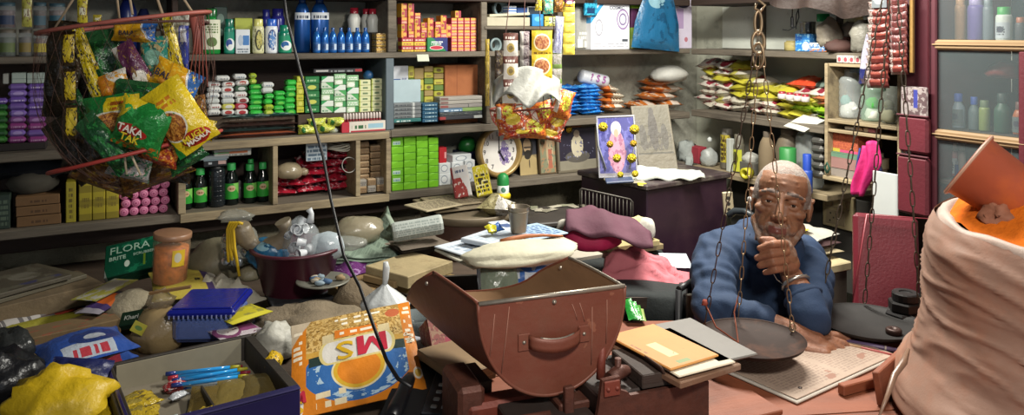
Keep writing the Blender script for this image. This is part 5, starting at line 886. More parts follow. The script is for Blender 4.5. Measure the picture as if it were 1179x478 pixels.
def wsh(u, v):
    x = (u-.5)*.24; return (x, -.06*math.sin(u*PI)-.04*v+.01*math.sin(u*17+v*6), .04+.075*math.sin(u*2.6+.25)-v*(.085+.05*math.exp(-((u-.52)*6)**2))+.012*math.sin(u*9)*v)
sheet(wsh, 20, 12, 'white_plastic_sheet', wb, 'white crumpled plastic sheet lying over the packets in the small net', 'plastic sheet', D(606, 112, 2.84), (0, 0, 0), .003)
def strip(px, y0, y1, wp, d, n, m, name, lb, seed, gap=0, dx=0):
    t = thing(name, lb, 'sachet strip', D(px, y1, d)); h_ = (y1-y0)/n
    for i in range(n):
        ya = y0+(i+1)*h_; MB().pillow(wp*d/900, (h_-gap)*d/900, .010, seed=seed+i, cr=.12, nu=7, nv=7, seal=.05).build('sachet', m[i % len(m)], t, D(px+dx*i, ya, d)-D(px, y1, d))
    return t
brs = foil('brown_white_s', 'c4beb4', [('r', 0, .68, 1, 1, '5a342a'), ('t', .15, .74, .85, .9, 'd0c4b8', 1, 8), ('e', .5, .36, .26, .2, 'a08a4a'), ('e', .5, .36, .16, .1, '6a5a34')], bump=.3)
strip(588, 38, 118, 17, 2.78, 3, [brs], 'sachet_strip', 'strip of white and brown sachets hanging over the small net', 520)
ygs = foil('yellow_dish_s', 'c9a82c', [('e', .5, .5, .4, .36, 'ddd0a8'), ('e', .5, .5, .34, .30, '8a4a2c'), ('n', 10, .5, 'b07a4a', .5, .5, .34, .30), ('t', .1, .02, .9, .12, '6a4a1c', 1, 8)], bump=.3)
strip(624, 35, 90, 24, 2.80, 2, [ygs], 'sachet_strip', 'strip of two yellow sachets with round dish pictures', 530)
strip(655, 2, 63, 13.5, 2.9, 5, [foil('yellow_s', 'c4b248', [('n', 6, .6, 'a8983a')], bump=.25)], 'sachet_strip', 'long strip of plain yellow sachets before the grey pouch', 540)
strip(641, 45, 130, 12, 2.9, 5, [foil('grey_s', '8a8680', [('n', 6, .55, '6a6a54'), ('r', 0, 0, 1, .3, '6f8a4a')], bump=.3)], 'sachet_strip', 'strip of grey and green sachets beside the yellow strip', 550)
strip(604, 36, 100, 11, 2.84, 4, [foil('mauve_s', '6f5f64', [('n', 6, .52, 'a49a98'), ('r', 0, 0, .4, 1, 'b8b4ac')], bump=.4)], 'sachet_strip', 'narrow strip of mauve and grey sachets behind the white-brown strip', 560)
strip(574, 58, 122, 9, 2.86, 3, [foil('brown_dk_s', '3a2f28', [('n', 6, .58, '7a6a4a')])], 'sachet_strip', 'thin dark strip of sachets nearest the shelf post', 565)
strip(561, 45, 122, 5, 2.9, 3, [foil('olive_s', 'a8903c', [('n', 6, .55, '6a5a34')])], 'sachet_strip', 'very thin yellow strip hanging on the shelf post', 570)
for i, (x, y0, y1, w_, k) in enumerate(((631, -4, 16, 12, 'teal'), (643, -4, 14, 11, 'brown'), (620, -4, 12, 8, 'ytall'), (655, -8, 8, 11, 'purp'))): hang(x, (y0+y1)/2, 2.86, w_, y1-y0, .012, 0, 0, FP[k], 'hanging_sachet', ('green', 'brown', 'yellow and black', 'purple')[i]+' small sachet hanging at the top of the picture by the strips', 580+i, group='small sachets hanging in a row at the top')
hang(643, 40, 2.84, 10, 42, .01, 4, 0, foil('lav_s', '9a9cb0', [('n', 6, .56, '6a6a90')]), 'hanging_sachet', 'pale lavender sachet hanging between the yellow strips', 590)
# ---------------------------------------------------------------- black cable
MB().tube([D(x, y, d) for x, y, d in ((322, -40, 1.9), (330, 20, 1.9), (345, 80, 1.88), (357, 125, 1.86), (372, 180, 1.84), (381, 230, 1.8), (396, 295, 1.72), (414, 330, 1.64), (430, 375, 1.55), (445, 415, 1.46), (458, 436, 1.405), (474, 446, 1.385))], .0036, 8).build('cable', K('141416'), None, None, None, 'black cable hanging from above down to the telephone', 'cable')
# ---------------------------------------------------------------- balance with two hanging pans
irn = mat('iron', '4a3c32', .5, metal=.6, var=.3, scale=30, dirt='5a3020', dscale=20, dth=(.5, .7)); irl = mat('iron_light', '9a8468', .4, metal=.7, var=.25, scale=30)
pand = mat('pan_dark', '2e211c', .65, spec=.2, metal=.1, var=.25, scale=14, dirt='5f3f30', dscale=8, dth=(.52, .75)); pang = mat('pan_grey', '2c2a29', .65, spec=.2, metal=.1, var=.25, scale=14)
LP_, RP_ = D(865, 394, 1.75), D(1000, 374, 1.95)
Z0 = LP_.copy()
bal = thing('balance_scale', 'hanging balance with two iron pans on long chains', 'scale', LP_)
def pan(Pc, R_, m, lab):
    return MB().lathe([(0, -.008), (R_*.8, -.006), (R_*.97, .004), (R_, .011), (R_*1.01, .012), (R_*.99, .009), (R_*.8, -.001), (0, -.003)], 48).build('pan', m, bal, Pc-Z0, label=lab)
pan(LP_, 60*1.75/900, pand, 'brownish pan'); pan(RP_, 57*1.95/900, pang, 'grey pan')
def link_(p, q, r, wd, flip):
    d_ = (q-p); L = d_.length; z = d_.normalized(); x = z.cross(Vector((.3, 1, .1))).normalized(); y = z.cross(x); s1 = x if flip else y
    c = (p+q)/2; a = L/2+r*1.1
    return [c+z*(math.copysign(abs(math.cos(t_))**.75, math.cos(t_))*a)+s1*(math.copysign(abs(math.sin(t_))**.8, math.sin(t_))*wd) for t_ in [i*2*PI/14 for i in range(14)]]
def chain(p, q, L, r, wd, m, sag=0):
    mbx = MB(); n = max(2, round((q-p).length/L))
    f = lambda k: p.lerp(q, k)+Vector((0, 0, -sag*4*k*(1-k)))
    for i in range(n): mbx.tube([x-Z0 for x in link_(f(i/n), f((i+1)/n), r, wd, i % 2 == 0)], r, 5, closed=True)
    return mbx.build('chain', m, bal)
top = D(873, -60, 1.75)
beam_l, beam_r = D(874, -48, 1.75), D(1028, -55, 1.95); mid = (beam_l+beam_r)/2+Vector((0, 0, .03))
MB().tube([beam_l-Z0, (beam_l*.7+mid*.3)-Z0+Vector((0, 0, .004)), mid-Z0, (beam_r*.7+mid*.3)-Z0+Vector((0, 0, .004)), beam_r-Z0], [.006, .010, .016, .010, .006], 10).build('beam', irn, bal)
MB().tube([mid-Z0, mid-Z0+Vector((0, 0, .3)), mid-Z0+Vector((0, 0, 1.05))], .007, 8).build('hanger', irn, bal)
P1 = [D(x, y, 1.75)-Z0 for x, y in ((874, -48), (868, -6), (872, -1), (881, 6), (876, 13), (869, 10), (871, 4))]
MB().tube(P1, .0032, 7).build('hook', irl, bal)
def ovl(y0, y1, w_, r, flat=1): 
    a, b = D(873, y0, 1.75), D(873, y1, 1.75); c = (a+b)/2; h = (a-b).length/2
    MB().tube([c-Z0+Vector((math.sin(t_)*w_, -math.sin(t_)*w_*(1-flat), math.cos(t_)*h)) for t_ in [i*2*PI/20 for i in range(20)]], r, 7, closed=True).build('ring', irl, bal)
ovl(13, 40, .0078, .0034); ovl(36, 62, .014, .0036); ovl(50, 78, .010, .003, .3)
ap = [D(869, 62, 1.745), D(873, 64, 1.76), D(878, 62, 1.75)]
Rl = 60*1.75/900*.97
at_ = lambda Pc, R_, deg: Pc+Vector((R_*math.cos(math.radians(deg)), R_*math.sin(math.radians(deg)), .016))
for a_, dg in zip(ap, (186, 88, 20)): chain(a_, at_(LP_, Rl, dg), .031, .0013, .0042, irl if dg != 186 else irn)
apr = D(1028, -52, 1.95); Rr = 57*1.95/900*.97
for dg in (172, 70, -38): chain(apr+Vector((.004*math.cos(dg), .004*math.sin(dg), 0)), at_(RP_, Rr, dg), .036, .0016, .0048, mat('iron_dull', '4f463a', .5, metal=.5, var=.3))
MB().tube([at_(LP_, Rl, 186)+Vector((.006, -.0, .075))-Z0, at_(LP_, Rl, 186)+Vector((.025, -.02, .03))-Z0, at_(LP_, Rl, 200)+Vector((.06, -.02, .006))-Z0, at_(LP_, Rl, 88)+Vector((-.01, -.0, .01))-Z0, at_(LP_, Rl, 88)+Vector((.0, -.0, .05))-Z0], .0018, 6).build('tie_wire', mat('copper_wire', '8a4a34', .5, metal=.3), bal)
MB().blob(.007, .006, .008, 3, .3, n=8).build('tie_knot', KM('8a3c2c'), bal, at_(LP_, Rl, 186)+Vector((.006, 0, .07))-Z0)
MB().tube([at_(LP_, Rl, 20)+Vector((.007*math.cos(a), 0, .002+.010*math.sin(a)))-Z0 for a in [i*2*PI/14 for i in range(14)]], .0016, 6, closed=True).build('ring', irl, bal)
wt = thing('weight', 'small round iron weight lying on the grey balance pan', 'weight', RP_+Vector((.036, -.055, -.002)))
MB().lathe([(0, 0), (.017, 0), (.0185, .003), (.0185, .011), (.016, .014), (.007, .014), (.006, .011), (0, .011)], 20).build('weight_body', mat('weight_br', '3a2620', .5, metal=.4, var=.3), wt)
# ================================================================ COUNTERS AND FURNITURE
ZT, ZR = .70, .75
cw1 = mat('counter_wood', '4a3c30', .75, var=.3, bump=.2, stretch=(.5, 4, 4))
t = thing('storage_platform', 'low dark wooden platform along the long wall buried under goods', 'platform')
def flatpoly(pts, z0, z1, name, m, parent, **k): return MB().prism([(p[0], p[1]) for p in pts], z0, z1).build(name, m, parent, **k)
pA = lambda u, w: A.P(u, w, 0)
flatpoly([(-2.28, .75), (-.1, .75), (-.1, 1.9), (-.02, 2.6), (.01, 2.9), (.01, 3.3), pA(-.85, -.2)[:2], pA(-3.2, -.2)[:2]], ZT-.03, ZT, 'platform_top', cw1, t)
for (x, y) in ((-1.9, 1.0), (-.3, 1.0), (-.2, 2.5), (-1.6, 2.0)): MB().box((x, y, (ZT-.03)/2), (.06, .06, ZT-.03)).build('leg', cw1, t)
OW = mat('orange_wood', '7c432a', .6, var=.25, scale=12, bump=.15, stretch=(.5, 4, 4), dirt='5a2f20', dscale=5, dth=(.45, .75))
OW2 = mat('orange_wood2', '884a2e', .6, var=.25, scale=12, bump=.15, stretch=(.5, 4, 4), dirt='5f3626', dscale=6, dth=(.45, .75))
ctr = thing('shop_counter', 'orange-dusted wooden shop counter before the seated man', 'counter')
def cpl(pts, m): return flatpoly(pts, ZR-.03, ZR, 'plank', m, ctr)
e = .0025
for i, (y0, y1) in enumerate(((.60, .90), (.90, 1.20), (1.20, 1.45), (1.45, 1.70), (1.70, 2.03))):
    s = .22
    cpl([(-.095, y0+e), (1.7, y0+s+e), (1.7, y1+s-e) if i < 4 else (1.7, 2.06), (-.095, y1-e)], (OW, OW2)[i % 2])
flatpoly([(-.09, .61), (1.7, .83), (1.7, .84), (-.09, .62)], 0, ZR-.03, 'front_panel', OW, ctr)
for (x, y) in ((0, 1.9), (1.42, 1.95)): MB().box((x, y, (ZR-.03)/2), (.06, .06, ZR-.03)).build('leg', cw1, ctr)
# oriented pieces from their four corners (far edge first)
def fr4(TL, TR, BR, BL):
    x = ((TR-TL)+(BR-BL)); w_ = x.length/2; x.normalize(); z = ((TL-BL)+(TR-BR)); z -= x*z.dot(x); h_ = z.length/2; z.normalize(); y = z.cross(x)
    M = Matrix((x, y, z)).transposed().to_4x4(); M.translation = (BL+BR)/2; return M, w_, h_
def quad(name, lb, cat, TL, TR, BR, BL, th, m, seed=None, cr=.2, group=None, nu=12, nv=12, ch=.002, bulge=True, parent=None):
    """packet (seed given) or slab whose visible face has these four corners"""
    M, w_, h_ = fr4(*(Vector(p) for p in (TL, TR, BR, BL)))
    if seed is not None: mbx = MB().pillow(w_, h_, th, seed=seed, cr=cr, nu=nu, nv=nv); off = th*.35
    else: mbx = MB().box((0, 0, h_/2), (w_, th, h_), 0, ch); off = th/2
    o = mbx.build(name, m, None, None, None, lb, cat, group); M.translation += (M.to_3x3() @ Vector((0, 1, 0)))*off
    o.matrix_world = M; o['_w'] = w_; o['_h'] = h_; return o
def flat(name, lb, cat, z, p4, th, m, **k): return quad(name, lb, cat, *[C(px, y, z) for px, y in p4], th, m, **k)
# ---------------------------------------------------------------- dark clutter at the wall end
mag = mat('mag_dark', '4a4438', .6, var=.3, layers=[('e', .75, .5, .12, .2, '6a665a'), ('r', .6, .1, .95, .2, '3a3a5a'), ('n', 4, .56, '5a5648')])
for i, (z, p4, lb) in enumerate(((.825, ((-60, 330), (66, 294), (86, 318), (-60, 352)), 'topmost dusty magazine of the flat pile under the wall'), (.81, ((-60, 330), (88, 291), (100, 316), (-60, 362)), 'second dusty magazine showing beyond the topmost one'))):
    flat('magazine', lb, 'magazine', z, p4, .012, mag if i == 0 else mat('mag2', '5a5444', .6, var=.3))
carton_m = mat('dirty_card', '6a5a42', .85, var=.3, dirt='3a2f22', bump=.3)
flat('cardboard_sheet', 'dirty cardboard sheets under the dusty magazines', 'cardboard', .797, ((-60, 340), (100, 312), (122, 322), (-60, 372)), .05, carton_m)
flat('brown_sack', 'folded brown sack layer under the cardboard sheets', 'sack', .765, ((-60, 358), (104, 325), (112, 338), (-60, 388)), .05, mat('sack_br', '5a4030', .8, var=.35, bump=.5), seed=610, cr=.2)
flat('printed_packet', 'grey, red and blue printed packet under the brown sack', 'packet', .755, ((-40, 372), (95, 335), (99, 346), (-40, 392)), .04, mat('pr_pack', '5f5c5c', .5, layers=[('r', .72, 0, .95, 1, '8f3426'), ('r', .95, 0, 1, 1, '2f3470'), ('t', .3, .1, .7, .8, 'a8a4a0', 1, 10)]), seed=611, cr=.12)
flat('yellow_packet', 'long dull yellow packet under the printed packet', 'packet', .742, ((-40, 385), (96, 346), (98, 357), (-40, 402)), .03, mat('yel_dull', '8a8428', .6, var=.3, bump=.4), seed=612)
b_ = flat('cardboard_box', 'flat brown cardboard box with faded red print', 'box', .765, ((-5, 385), (125, 357), (137, 368), (14, 394)), .06, mat('card_red', '6f5a3c', .85, var=.25, dirt='4a3a28', layers=[('n', 5, .6, '8a4a34')]))
bluep = foil('blue_bag', '2f4f9a', [('r', .2, .05, .75, .32, 'a8b0bc'), ('t', .3, .08, .72, .28, 'a83a44', 1, 9), ('e', .6, .45, .28, .2, '26386f'), ('e', .6, .45, .12, .08, 'a4aab4')], bump=.5, warp=.02)
flat('diaper_pack', 'upper blue plastic pack with white and red lettering band', 'packet', .80, ((34, 388), (138, 369), (161, 388), (55, 422)), .05, bluep, seed=613, cr=.1)
flat('diaper_pack', 'lower blue and red plastic pack half covered by the yellow bag', 'packet', .745, ((40, 410), (140, 392), (160, 400), (56, 436)), .04, foil('blue_bag2', '2f4f9a', [('r', .35, .0, .8, .3, '8f2f3c'), ('r', .35, .3, .8, .45, 'a8a8a8'), ('t', .4, .3, .8, .45, '2a2a2a', 1, 12)], bump=.4), seed=614, cr=.1)
blkp = mat('black_poly', '15161a', .35, var=.2, bump=.8, bscale=20)
MB().blob(.075, .07, .075, 31, .25, 2, 22).build('black_bag', blkp, None, C(2, 478, ZT), None, 'crumpled black plastic bag in the dark front corner', 'bag')
MB().blob(.06, .05, .05, 32, .3, 2.4, 16).build('black_bag', mat('black_poly2', '2a2c2c', .3, var=.3, bump=.8, bscale=20), None, C(8, 425, ZT+.05), None, 'small grey-black crumpled bag on top of the black bag', 'bag')
ybm = mat('yellow_bag', 'c9a81a', .45, var=.15, bump=.6, bscale=22, layers=[('n', 3, .62, '6a3a1c', .5, .3, .3, .3)])
MB().blob(.10, .08, .075, 33, .25, 2.2, 24).build('yellow_bag', ybm, None, C(70, 502, ZT), None, 'crumpled bright yellow plastic bag at the front edge', 'bag')
flat('yellow_packet', 'small yellow packet corner between blue packs and yellow bag', 'packet', .765, ((78, 425), (104, 421), (113, 432), (84, 438)), .01, mat('yel_pk3', 'b8981c', .4), seed=615)
MB().pillow(.12, .07, .03, seed=616, cr=.4).build('navy_band', mat('navy_poly', '1a2152', .4, var=.2, bump=.4), None, C(84, 448, .78), (-1.0, .15, .2), 'dark navy plastic fold lying over the yellow bag', 'plastic')
fl = quad('scrubber_carton', 'dark green shiny carton with pale lettering leaning by the wall', 'box', D(113, 285, 2.40), D(178, 271, 2.44), D(180, 306, 2.36), D(121, 321, 2.32), .05, mat('green_carton', '0f4a34', .25, var=.1, bump=.25, layers=[('n', 3, .6, '1a6a4a'), ('e', .42, .3, .05, .10, 'b8c8b8'), ('r', .72, .15, .76, .5, '6a8a2a'), ('l', -1, -.2, -.06, '7a8078')]))
palt = mat('ink_pale', '9ab8a4', .5, var=0)
text('FLORA', .036, palt, fl, (-.006, -.0255, fl['_h']*.76), sx=1.05); text('BRITE', .019, palt, fl, (-.040, -.0255, fl['_h']*.52), bold=.02); text('SCRUBBER', .013, palt, fl, (.035, -.0255, fl['_h']*.53), bold=.01)
t = thing('sweet_jar', 'jar of orange sweets with pinkish lid and yellow label', 'jar', D(195, 325, 2.2), rot=(0, .07, 0)); r, h = .050, .142
MB().lathe([(0, 0), (r*.85, 0), (r*.95, .008), (r*.97, h*.5), (r, h*.75), (r*.96, h*.86), (r*.9, h*.9), (0, h*.9)], 22).build('jar_wall', clear('jar_orange', 'c0a080', .22, .12, .1), t)
MB().lathe([(0, .003), (r*.88, .004), (r*.9, h*.72), (0, h*.75)], 18).build('sweets', mat('orange_sweets', 'c06a2c', .6, var=.6, scale=55), t, kind='stuff')
MB().lathe([(r*.98, h*.88), (r*1.02, h*.89), (r*1.02, h*.99), (r*.95, h), (0, h)], 22).build('lid', mat('lid_pink', '8f6a50', .4, var=.15), t)
MB().grid(lambda u, v: (r*1.01*math.sin(.45+u*.7), -r*1.01*math.cos(.45+u*.7), h*(.40+.32*v)), 8, 1).build('label_band', mat('yel_label', 'c9a82c', .4, layers=[('e', .5, .55, .3, .3, 'b8b4a0')]), t, label='yellow label')
flat('card_strip', 'yellow and white printed strip lying before the green carton', 'packet', .80, ((103, 334), (150, 311), (160, 321), (110, 346)), .008, mat('ystrip2', '8f8a3a', .6, layers=[('n', 5, .52, '9a988c'), ('r', .4, .2, .9, .8, '8a8478')]), seed=620, cr=.1)
flat('printed_pouch', 'purple and orange printed pouch on the rice sack', 'pouch', .785, ((106, 346), (148, 325), (158, 333), (114, 360)), .02, mat('porange', 'a8501c', .5, layers=[('r', 0, 0, .14, 1, '8f8a94'), ('r', .14, 0, .32, 1, '3a2a5a'), ('r', .78, 0, 1, 1, '2f2a44')]), seed=621, cr=.15)
MB().blob(.075, .07, .05, 35, .1, n=20).build('rice_sack', mat('ricesack', '8f8670', .85, var=.25, bump=.5, bscale=70), None, C(152, 372, .715), None, 'pale rice sack behind the tied bag of tan grain', 'sack')
kh = quad('printed_box', 'small dark green box with white lettering under the rice sack', 'box', D(134, 361, 1.98), D(161, 356, 1.98), D(162, 371, 1.95), D(136, 376, 1.95), .02, K('16301f')); text('Khari', .017, K('b8bcb0'), kh, (0, -.0105, kh['_h']*.5), bold=.01)
tb = C(184, 402, ZT)
bagt = thing('tied_bag', 'clear tied bag of tan grain with small yellow label', 'bag', tb)
gb = clear('bag_tan', 'a08a62', .75, .25, .5, 18)
MB().blob(.068, .055, .065, 36, .12, n=22).build('bag_body', gb, bagt); MB().blob(.035, .03, .026, 37, .25, 2.2, 14, c=(.0, .0, .105)).build('bag_neck', clear('bag_neck', '8a7a62', .55, .25, .5, 18), bagt)
MB().box((0, 0, 0), (.032, .001, .026)).build('label_patch', mat('ylab2', 'a8a030', .4, layers=[('e', .5, .5, .3, .2, '5a7a3a')]), bagt, (-.026, -.058, .075), (-.25, .5, .1))
ys = flat('printed_sack', 'yellow woven sack with purple band and black letter', 'sack', .80, ((158, 314), (228, 301), (262, 335), (172, 342)), .03, mat('yel_sack', 'b0a040', .6, var=.15, bump=.3, layers=[('l', 1, .1, .80, '3a2a56'), ('l', 1, .1, .90, '8f8a80')]), seed=622, cr=.1); text('B', .028, K('26221c'), ys, (.03, -.016, ys['_h']*.38), bold=.02)
MB().box((0, 0, 0), (.10, .012, .006)).build('stick', KM('7a5a34'), None, D(196, 334, 1.98), (0, -.12, .15), 'short brown stick lying on the yellow printed sack', 'stick')
wcl = mat('cloth_white', 'b4af9e', .85, var=.25, bump=.5, bscale=25)
flat('white_sack', 'pale folded cloth sack beside the maroon basin', 'sack', .775, ((228, 330), (290, 308), (312, 334), (236, 354)), .08, wcl, seed=623, cr=.4)
MB().blob(.04, .03, .03, 38, .2, n=14).build('green_bag', clear('green_clear', '8fae8a', .6, .2, .5), None, C(245, 356, .73), None, 'pale green clear bag behind the blue lidded box', 'bag')
olv = mat('olive_bag', '6a6450', .55, var=.3, bump=.5, bscale=14)
MB().blob(.105, .085, .065, 39, .12, n=24).build('olive_bag', olv, None, D(256, 318, 2.38), (0, .15, .3), 'large olive-grey polythene sack lying under the cabinet', 'sack')
MB().blob(.035, .03, .022, 40, .15, n=14).build('olive_bag', mat('olive2', '77705a', .5, var=.25, bump=.4), None, D(288, 322, 2.25), (0, 0, .4), 'end of a small olive bag beside the maroon basin', 'bag')
cb1 = thing('clear_bag', 'clear bag of silvery caps hung with yellow straps', 'bag', D(276, 303, 2.32))
clr = clear('bag_grey', '9a9a90', .45, .18, .6, 20)
MB().blob(.055, .05, .065, 41, .15, n=22).build('bag_body', clr, cb1); MB().blob(.05, .035, .02, 42, .3, 2.4, 14, c=(-.012, 0, .125)).build('bag_neck', clr, cb1)
for i in range(9): MB().lathe([(0, 0), (.013, 0), (.014, .012), (.011, .014), (0, .014)], 12).build('metal_cap', mat('cap_silver', 'a8aeb2', .25, metal=.6), cb1, (-.03+.018*(i % 4)+.01, -.048+.01*(i % 2), .02+.026*(i//3)), (1.2+i*.3, .4*i, 0))
for i in range(4): MB().tube([D(266+i*3.2+dx, y, 2.22-.01*i) for dx, y in ((4, 258), (-1, 256), (-4-i, 264), (-4-i*.5, 285), (-3+i, 302-i*2+(22 if i == 3 else 0)))], .0042, 6).build('yellow_strap', mat('strap_y', 'c9a61a', .6, var=.15), None, None, None, ('yellow strap, outermost of four hanging on the clear bag', 'yellow strap, second of four hanging on the clear bag', 'yellow strap, third of four hanging on the clear bag', 'yellow strap with the long dangling end on the clear bag')[i], 'strap', 'yellow straps')
# maroon basin and what is heaped in it
bs = thing('basin', 'maroon plastic basin heaped with plastic bags', 'basin', D(342, 334, 2.28)); r = .125
MB().lathe([(0, 0), (r*.72, 0), (r*.76, .005), (r*.98, .122), (r*1.06, .124), (r*1.06, .131), (r*.96, .131), (r*.73, .012), (0, .010)], 40).build('basin_wall', mat('basin', '4a1c28', .4, var=.15), bs)
BC = D(342, 334, 2.28)
rb = mat('brown_poly', '7a6e5a', .45, var=.25, bump=.4, bscale=20)
MB().tube([BC+Vector((-.085+.062*math.cos(a), -.035-.015*math.sin(a), .185+.058*math.sin(a))) for a in [PI*.9+i*PI*1.25/12 for i in range(13)]], [.020+.006*math.sin(i*1.1)+.008*math.sin(i/12*PI) for i in range(13)], 10).build('rolled_bag', rb, None, None, None, 'rolled brown polythene bag curved like a horseshoe in the basin', 'bag')
MB().blob(.06, .045, .05, 43, .15, n=18).build('clear_bag', clear('bag_blue', '6f9aa4', .6, .2, .5), None, BC+Vector((-.075, -.02, .075)), None, 'bluish clear bag inside the horseshoe-shaped rolled bag', 'bag')
cups = thing('cup_bag', 'clear bag full of white plastic cups in the basin', 'bag', BC+Vector((.02, -.03, .085)))
MB().blob(.055, .045, .075, 44, .12, n=20).build('bag_body', clear('bag_clear', 'b8c0c4', .3, .12, .5, 25), cups)
for i in range(12): MB().lathe([(.009, 0), (.013, .024), (.0145, .025), (.0125, .024), (.0085, .002), (0, .001)], 12).build('cup', mat('cup_white', 'c4c8cc', .4), cups, (rnd.uniform(-.035, .035), -.02+rnd.uniform(-.02, .02), .02+rnd.uniform(0, .09)), (rnd.uniform(-2, 2), rnd.uniform(-2, 2), 0))
MB().tube([(0.025, 0, .12), (.03, 0, .145), (.022, 0, .158)], [.012, .007, .010], 8).build('bag_knot', mat('cup_white', ''), cups)
MB().blob(.05, .04, .045, 45, .12, n=18).build('white_bag', clear('bag_white', 'b4c0c6', .75, .2, .5, 20), None, BC+Vector((.085, -.01, .10)), (0, .2, 0), 'pale bluish-white plastic bag hanging over the basin rim', 'bag')
MB().blob(.085, .06, .05, 46, .12, n=20).build('beige_bag', clear('bag_beige', '8f8670', .8, .25, .5, 15), None, D(412, 279, 2.55), (0, 0, .3), 'beige polythene bag lying against the rough wall', 'bag')
MB().blob(.06, .04, .022, 47, .15, n=16).build('clear_bag', clear('bag_grey2', '9a9c94', .5, .2, .5), None, D(400, 286, 2.38), None, 'flat clear bag lying before the beige bag', 'bag')
gp_ = mat('green_paper', '7f9080', .65, var=.2, bump=.2, layers=[('t', .05, .1, .95, .9, '6a7a6c', 9, 30)])
def bundle(u, v):
    a = C(368, 300, .80).lerp(C(462, 299, .80), u); b = C(388, 268, .83).lerp(C(446, 254, .83), u); p = a.lerp(b, v); p.z += .012*math.sin(u*PI)*(1-v)+(.05*max(0, (u-.72)/.28)**2*v)+.006*math.sin(u*9); return p
for k in range(3):
    o = sheet(lambda u, v: bundle(u, v)-Vector((0, 0, .009*k))+Vector((.004*k, -.006*k, 0)), 18, 10, 'newspaper', gp_, ('uppermost greenish newspaper with a curled corner by the wall', 'middle greenish newspaper of the curled pile', 'lowest greenish newspaper of the curled pile')[k], 'newspaper')
def curl(u, v):
    p = C(446, 262, .84).lerp(C(469, 297, .80), v); return p+Vector((.025*math.sin(u*PI*.9)-.01, -.02*u, .045*math.cos(u*PI*.5)*(1-.6*v)))
sheet(curl, 8, 10, 'newspaper', mat('green_paper2', '8f9c8c', .65, var=.2), 'curled newspaper edge rising beside the paper roll', 'newspaper')
a, b = D(452, 268, 2.42), D(509, 258, 2.46); dd = (b-a); 
t = thing('paper_roll', 'flattened roll of pale newspaper lying near the drum', 'newspaper', (a+b)/2); e = dd.to_track_quat('X', 'Z').to_euler(); t.rotation_euler = e
L_ = dd.length/2
MB().lathe([(0, -L_), (.028, -L_), (.031, -L_*.9), (.030, 0), (.032, L_*.9), (.029, L_), (.02, L_*.99), (0, L_*.97)], 10, M=Matrix.Rotation(PI/2, 3, 'Y'), smooth=False).build('roll_body', mat('roll_paper', '9aa09a', .7, var=.15, ax='xz', layers=[('t', .05, .05, .95, .95, '7c8480', 8, 24)]), t)
MB().box((0, -.024, .012), (L_*1.9, .004, .004)).build('fold_edge', KM('b4b8b0'), t)
for i in range(4): flat('dark_papers', ('topmost', 'second', 'third', 'lowest')[i]+' dark crumpled paper under the newspaper roll', 'paper', .845-i*.012, ((455, 277+i), (505, 268+i), (520, 280+i*2), (462, 287+i*3)), .008, mat('dkpaper%d' % i, ('5f5448', '7a6e60', '4a4038', '6a6052')[i], .8, var=.3, bump=.4), seed=630+i, cr=.5)
flat('ledger_book', 'worn tan ledger with cracked cover lying before the drum', 'book', .82, ((446, 297), (497, 283), (521, 300), (470, 320)), .035, mat('ledger_tan', '9a8a66', .8, var=.25, dirt='5f4f36', dscale=8, bump=.2))
flat('ledger_book', 'older brown ledger sticking out under the tan ledger', 'book', .785, ((470, 318), (515, 305), (531, 318), (500, 336)), .025, mat('ledger_br', '7f6a3f', .8, var=.3))
flat('purple_packet', 'crumpled purple wrapper under the greenish newspapers', 'packet', .785, ((388, 300), (436, 290), (446, 304), (400, 318)), .02, foil('purple_wr', '5f2a66', [('n', 6, .58, '9a7aa4')], bump=.8), seed=640, cr=.5)
flat('brown_book', 'brown booklet with banded cover beside the white tied bag', 'book', .775, ((398, 322), (436, 308), (455, 322), (415, 340)), .025, mat('br_book', '7f6640', .75, var=.25, layers=[('r', .45, 0, .5, 1, '4a3826')]))
flat('brown_book', 'second brown booklet under the banded one', 'book', .80, ((436, 309), (470, 298), (486, 312), (455, 325)), .02, mat('br_book2', '8a7450', .75, var=.25))
brl = mat('burlap', '776a56', .9, var=.25, bump=.6, bscale=70)
MB().blob(.15, .11, .042, 48, .22, 2.2, 30).build('burlap_sack', brl, None, C(356, 385, ZT), (0, 0, .2), 'grey-brown burlap sack lying before the maroon basin', 'sack')
MB().blob(.06, .06, .05, 49, .15, n=16).build('burlap_sack', mat('burlap2', '6a5c48', .9, var=.25, bump=.6, bscale=70), None, C(408, 360, ZT+.02), None, 'folded neck of the burlap sack behind the white tied bag', 'sack')
t = thing('scrap_plate', 'plate holding scraps and small metal bits behind the burlap', 'plate', D(372, 327, 2.18))
MB().lathe([(0, 0), (.05, 0), (.075, .010), (.073, .013), (.05, .004), (0, .003)], 28).build('plate', mat('plate_grey', '77766c', .4, metal=.3), t)
for i in range(9): MB().blob(.014, .009, .008, 60+i, .3, n=8, c=(rnd.uniform(-.045, .045), rnd.uniform(-.03, .03), .006)).build('scrap', KM(('7a8a94', '8f7a5a', '3f5a7a', 'a8a090')[i % 4]), t)
flat('pot_cover', 'dark flat pot cover lying under the scrap plate', 'cover', .755, ((300, 336), (375, 326), (392, 340), (312, 352)), .015, KM('1f2024'))
t = thing('tied_bag', 'white plastic bag tied with an upright twisted end', 'bag', D(443, 388, 1.98))
wpl = mat('white_plastic', 'b8bcbc', .38, var=.1, bump=.35, bscale=30)
def wbag(u, v):
    a = u*2*PI; rr = .066*math.sin(min(1, v*1.15)*PI*.5)**.5 if v < .62 else .066*max(.06, (1-(v-.62)/.38))**.9
    k = 1+.10*math.sin(a*9+v*3)*max(0, v-.3)+.03*math.sin(a*5); return (rr*k*math.cos(a), rr*.8*k*math.sin(a), .135*v)
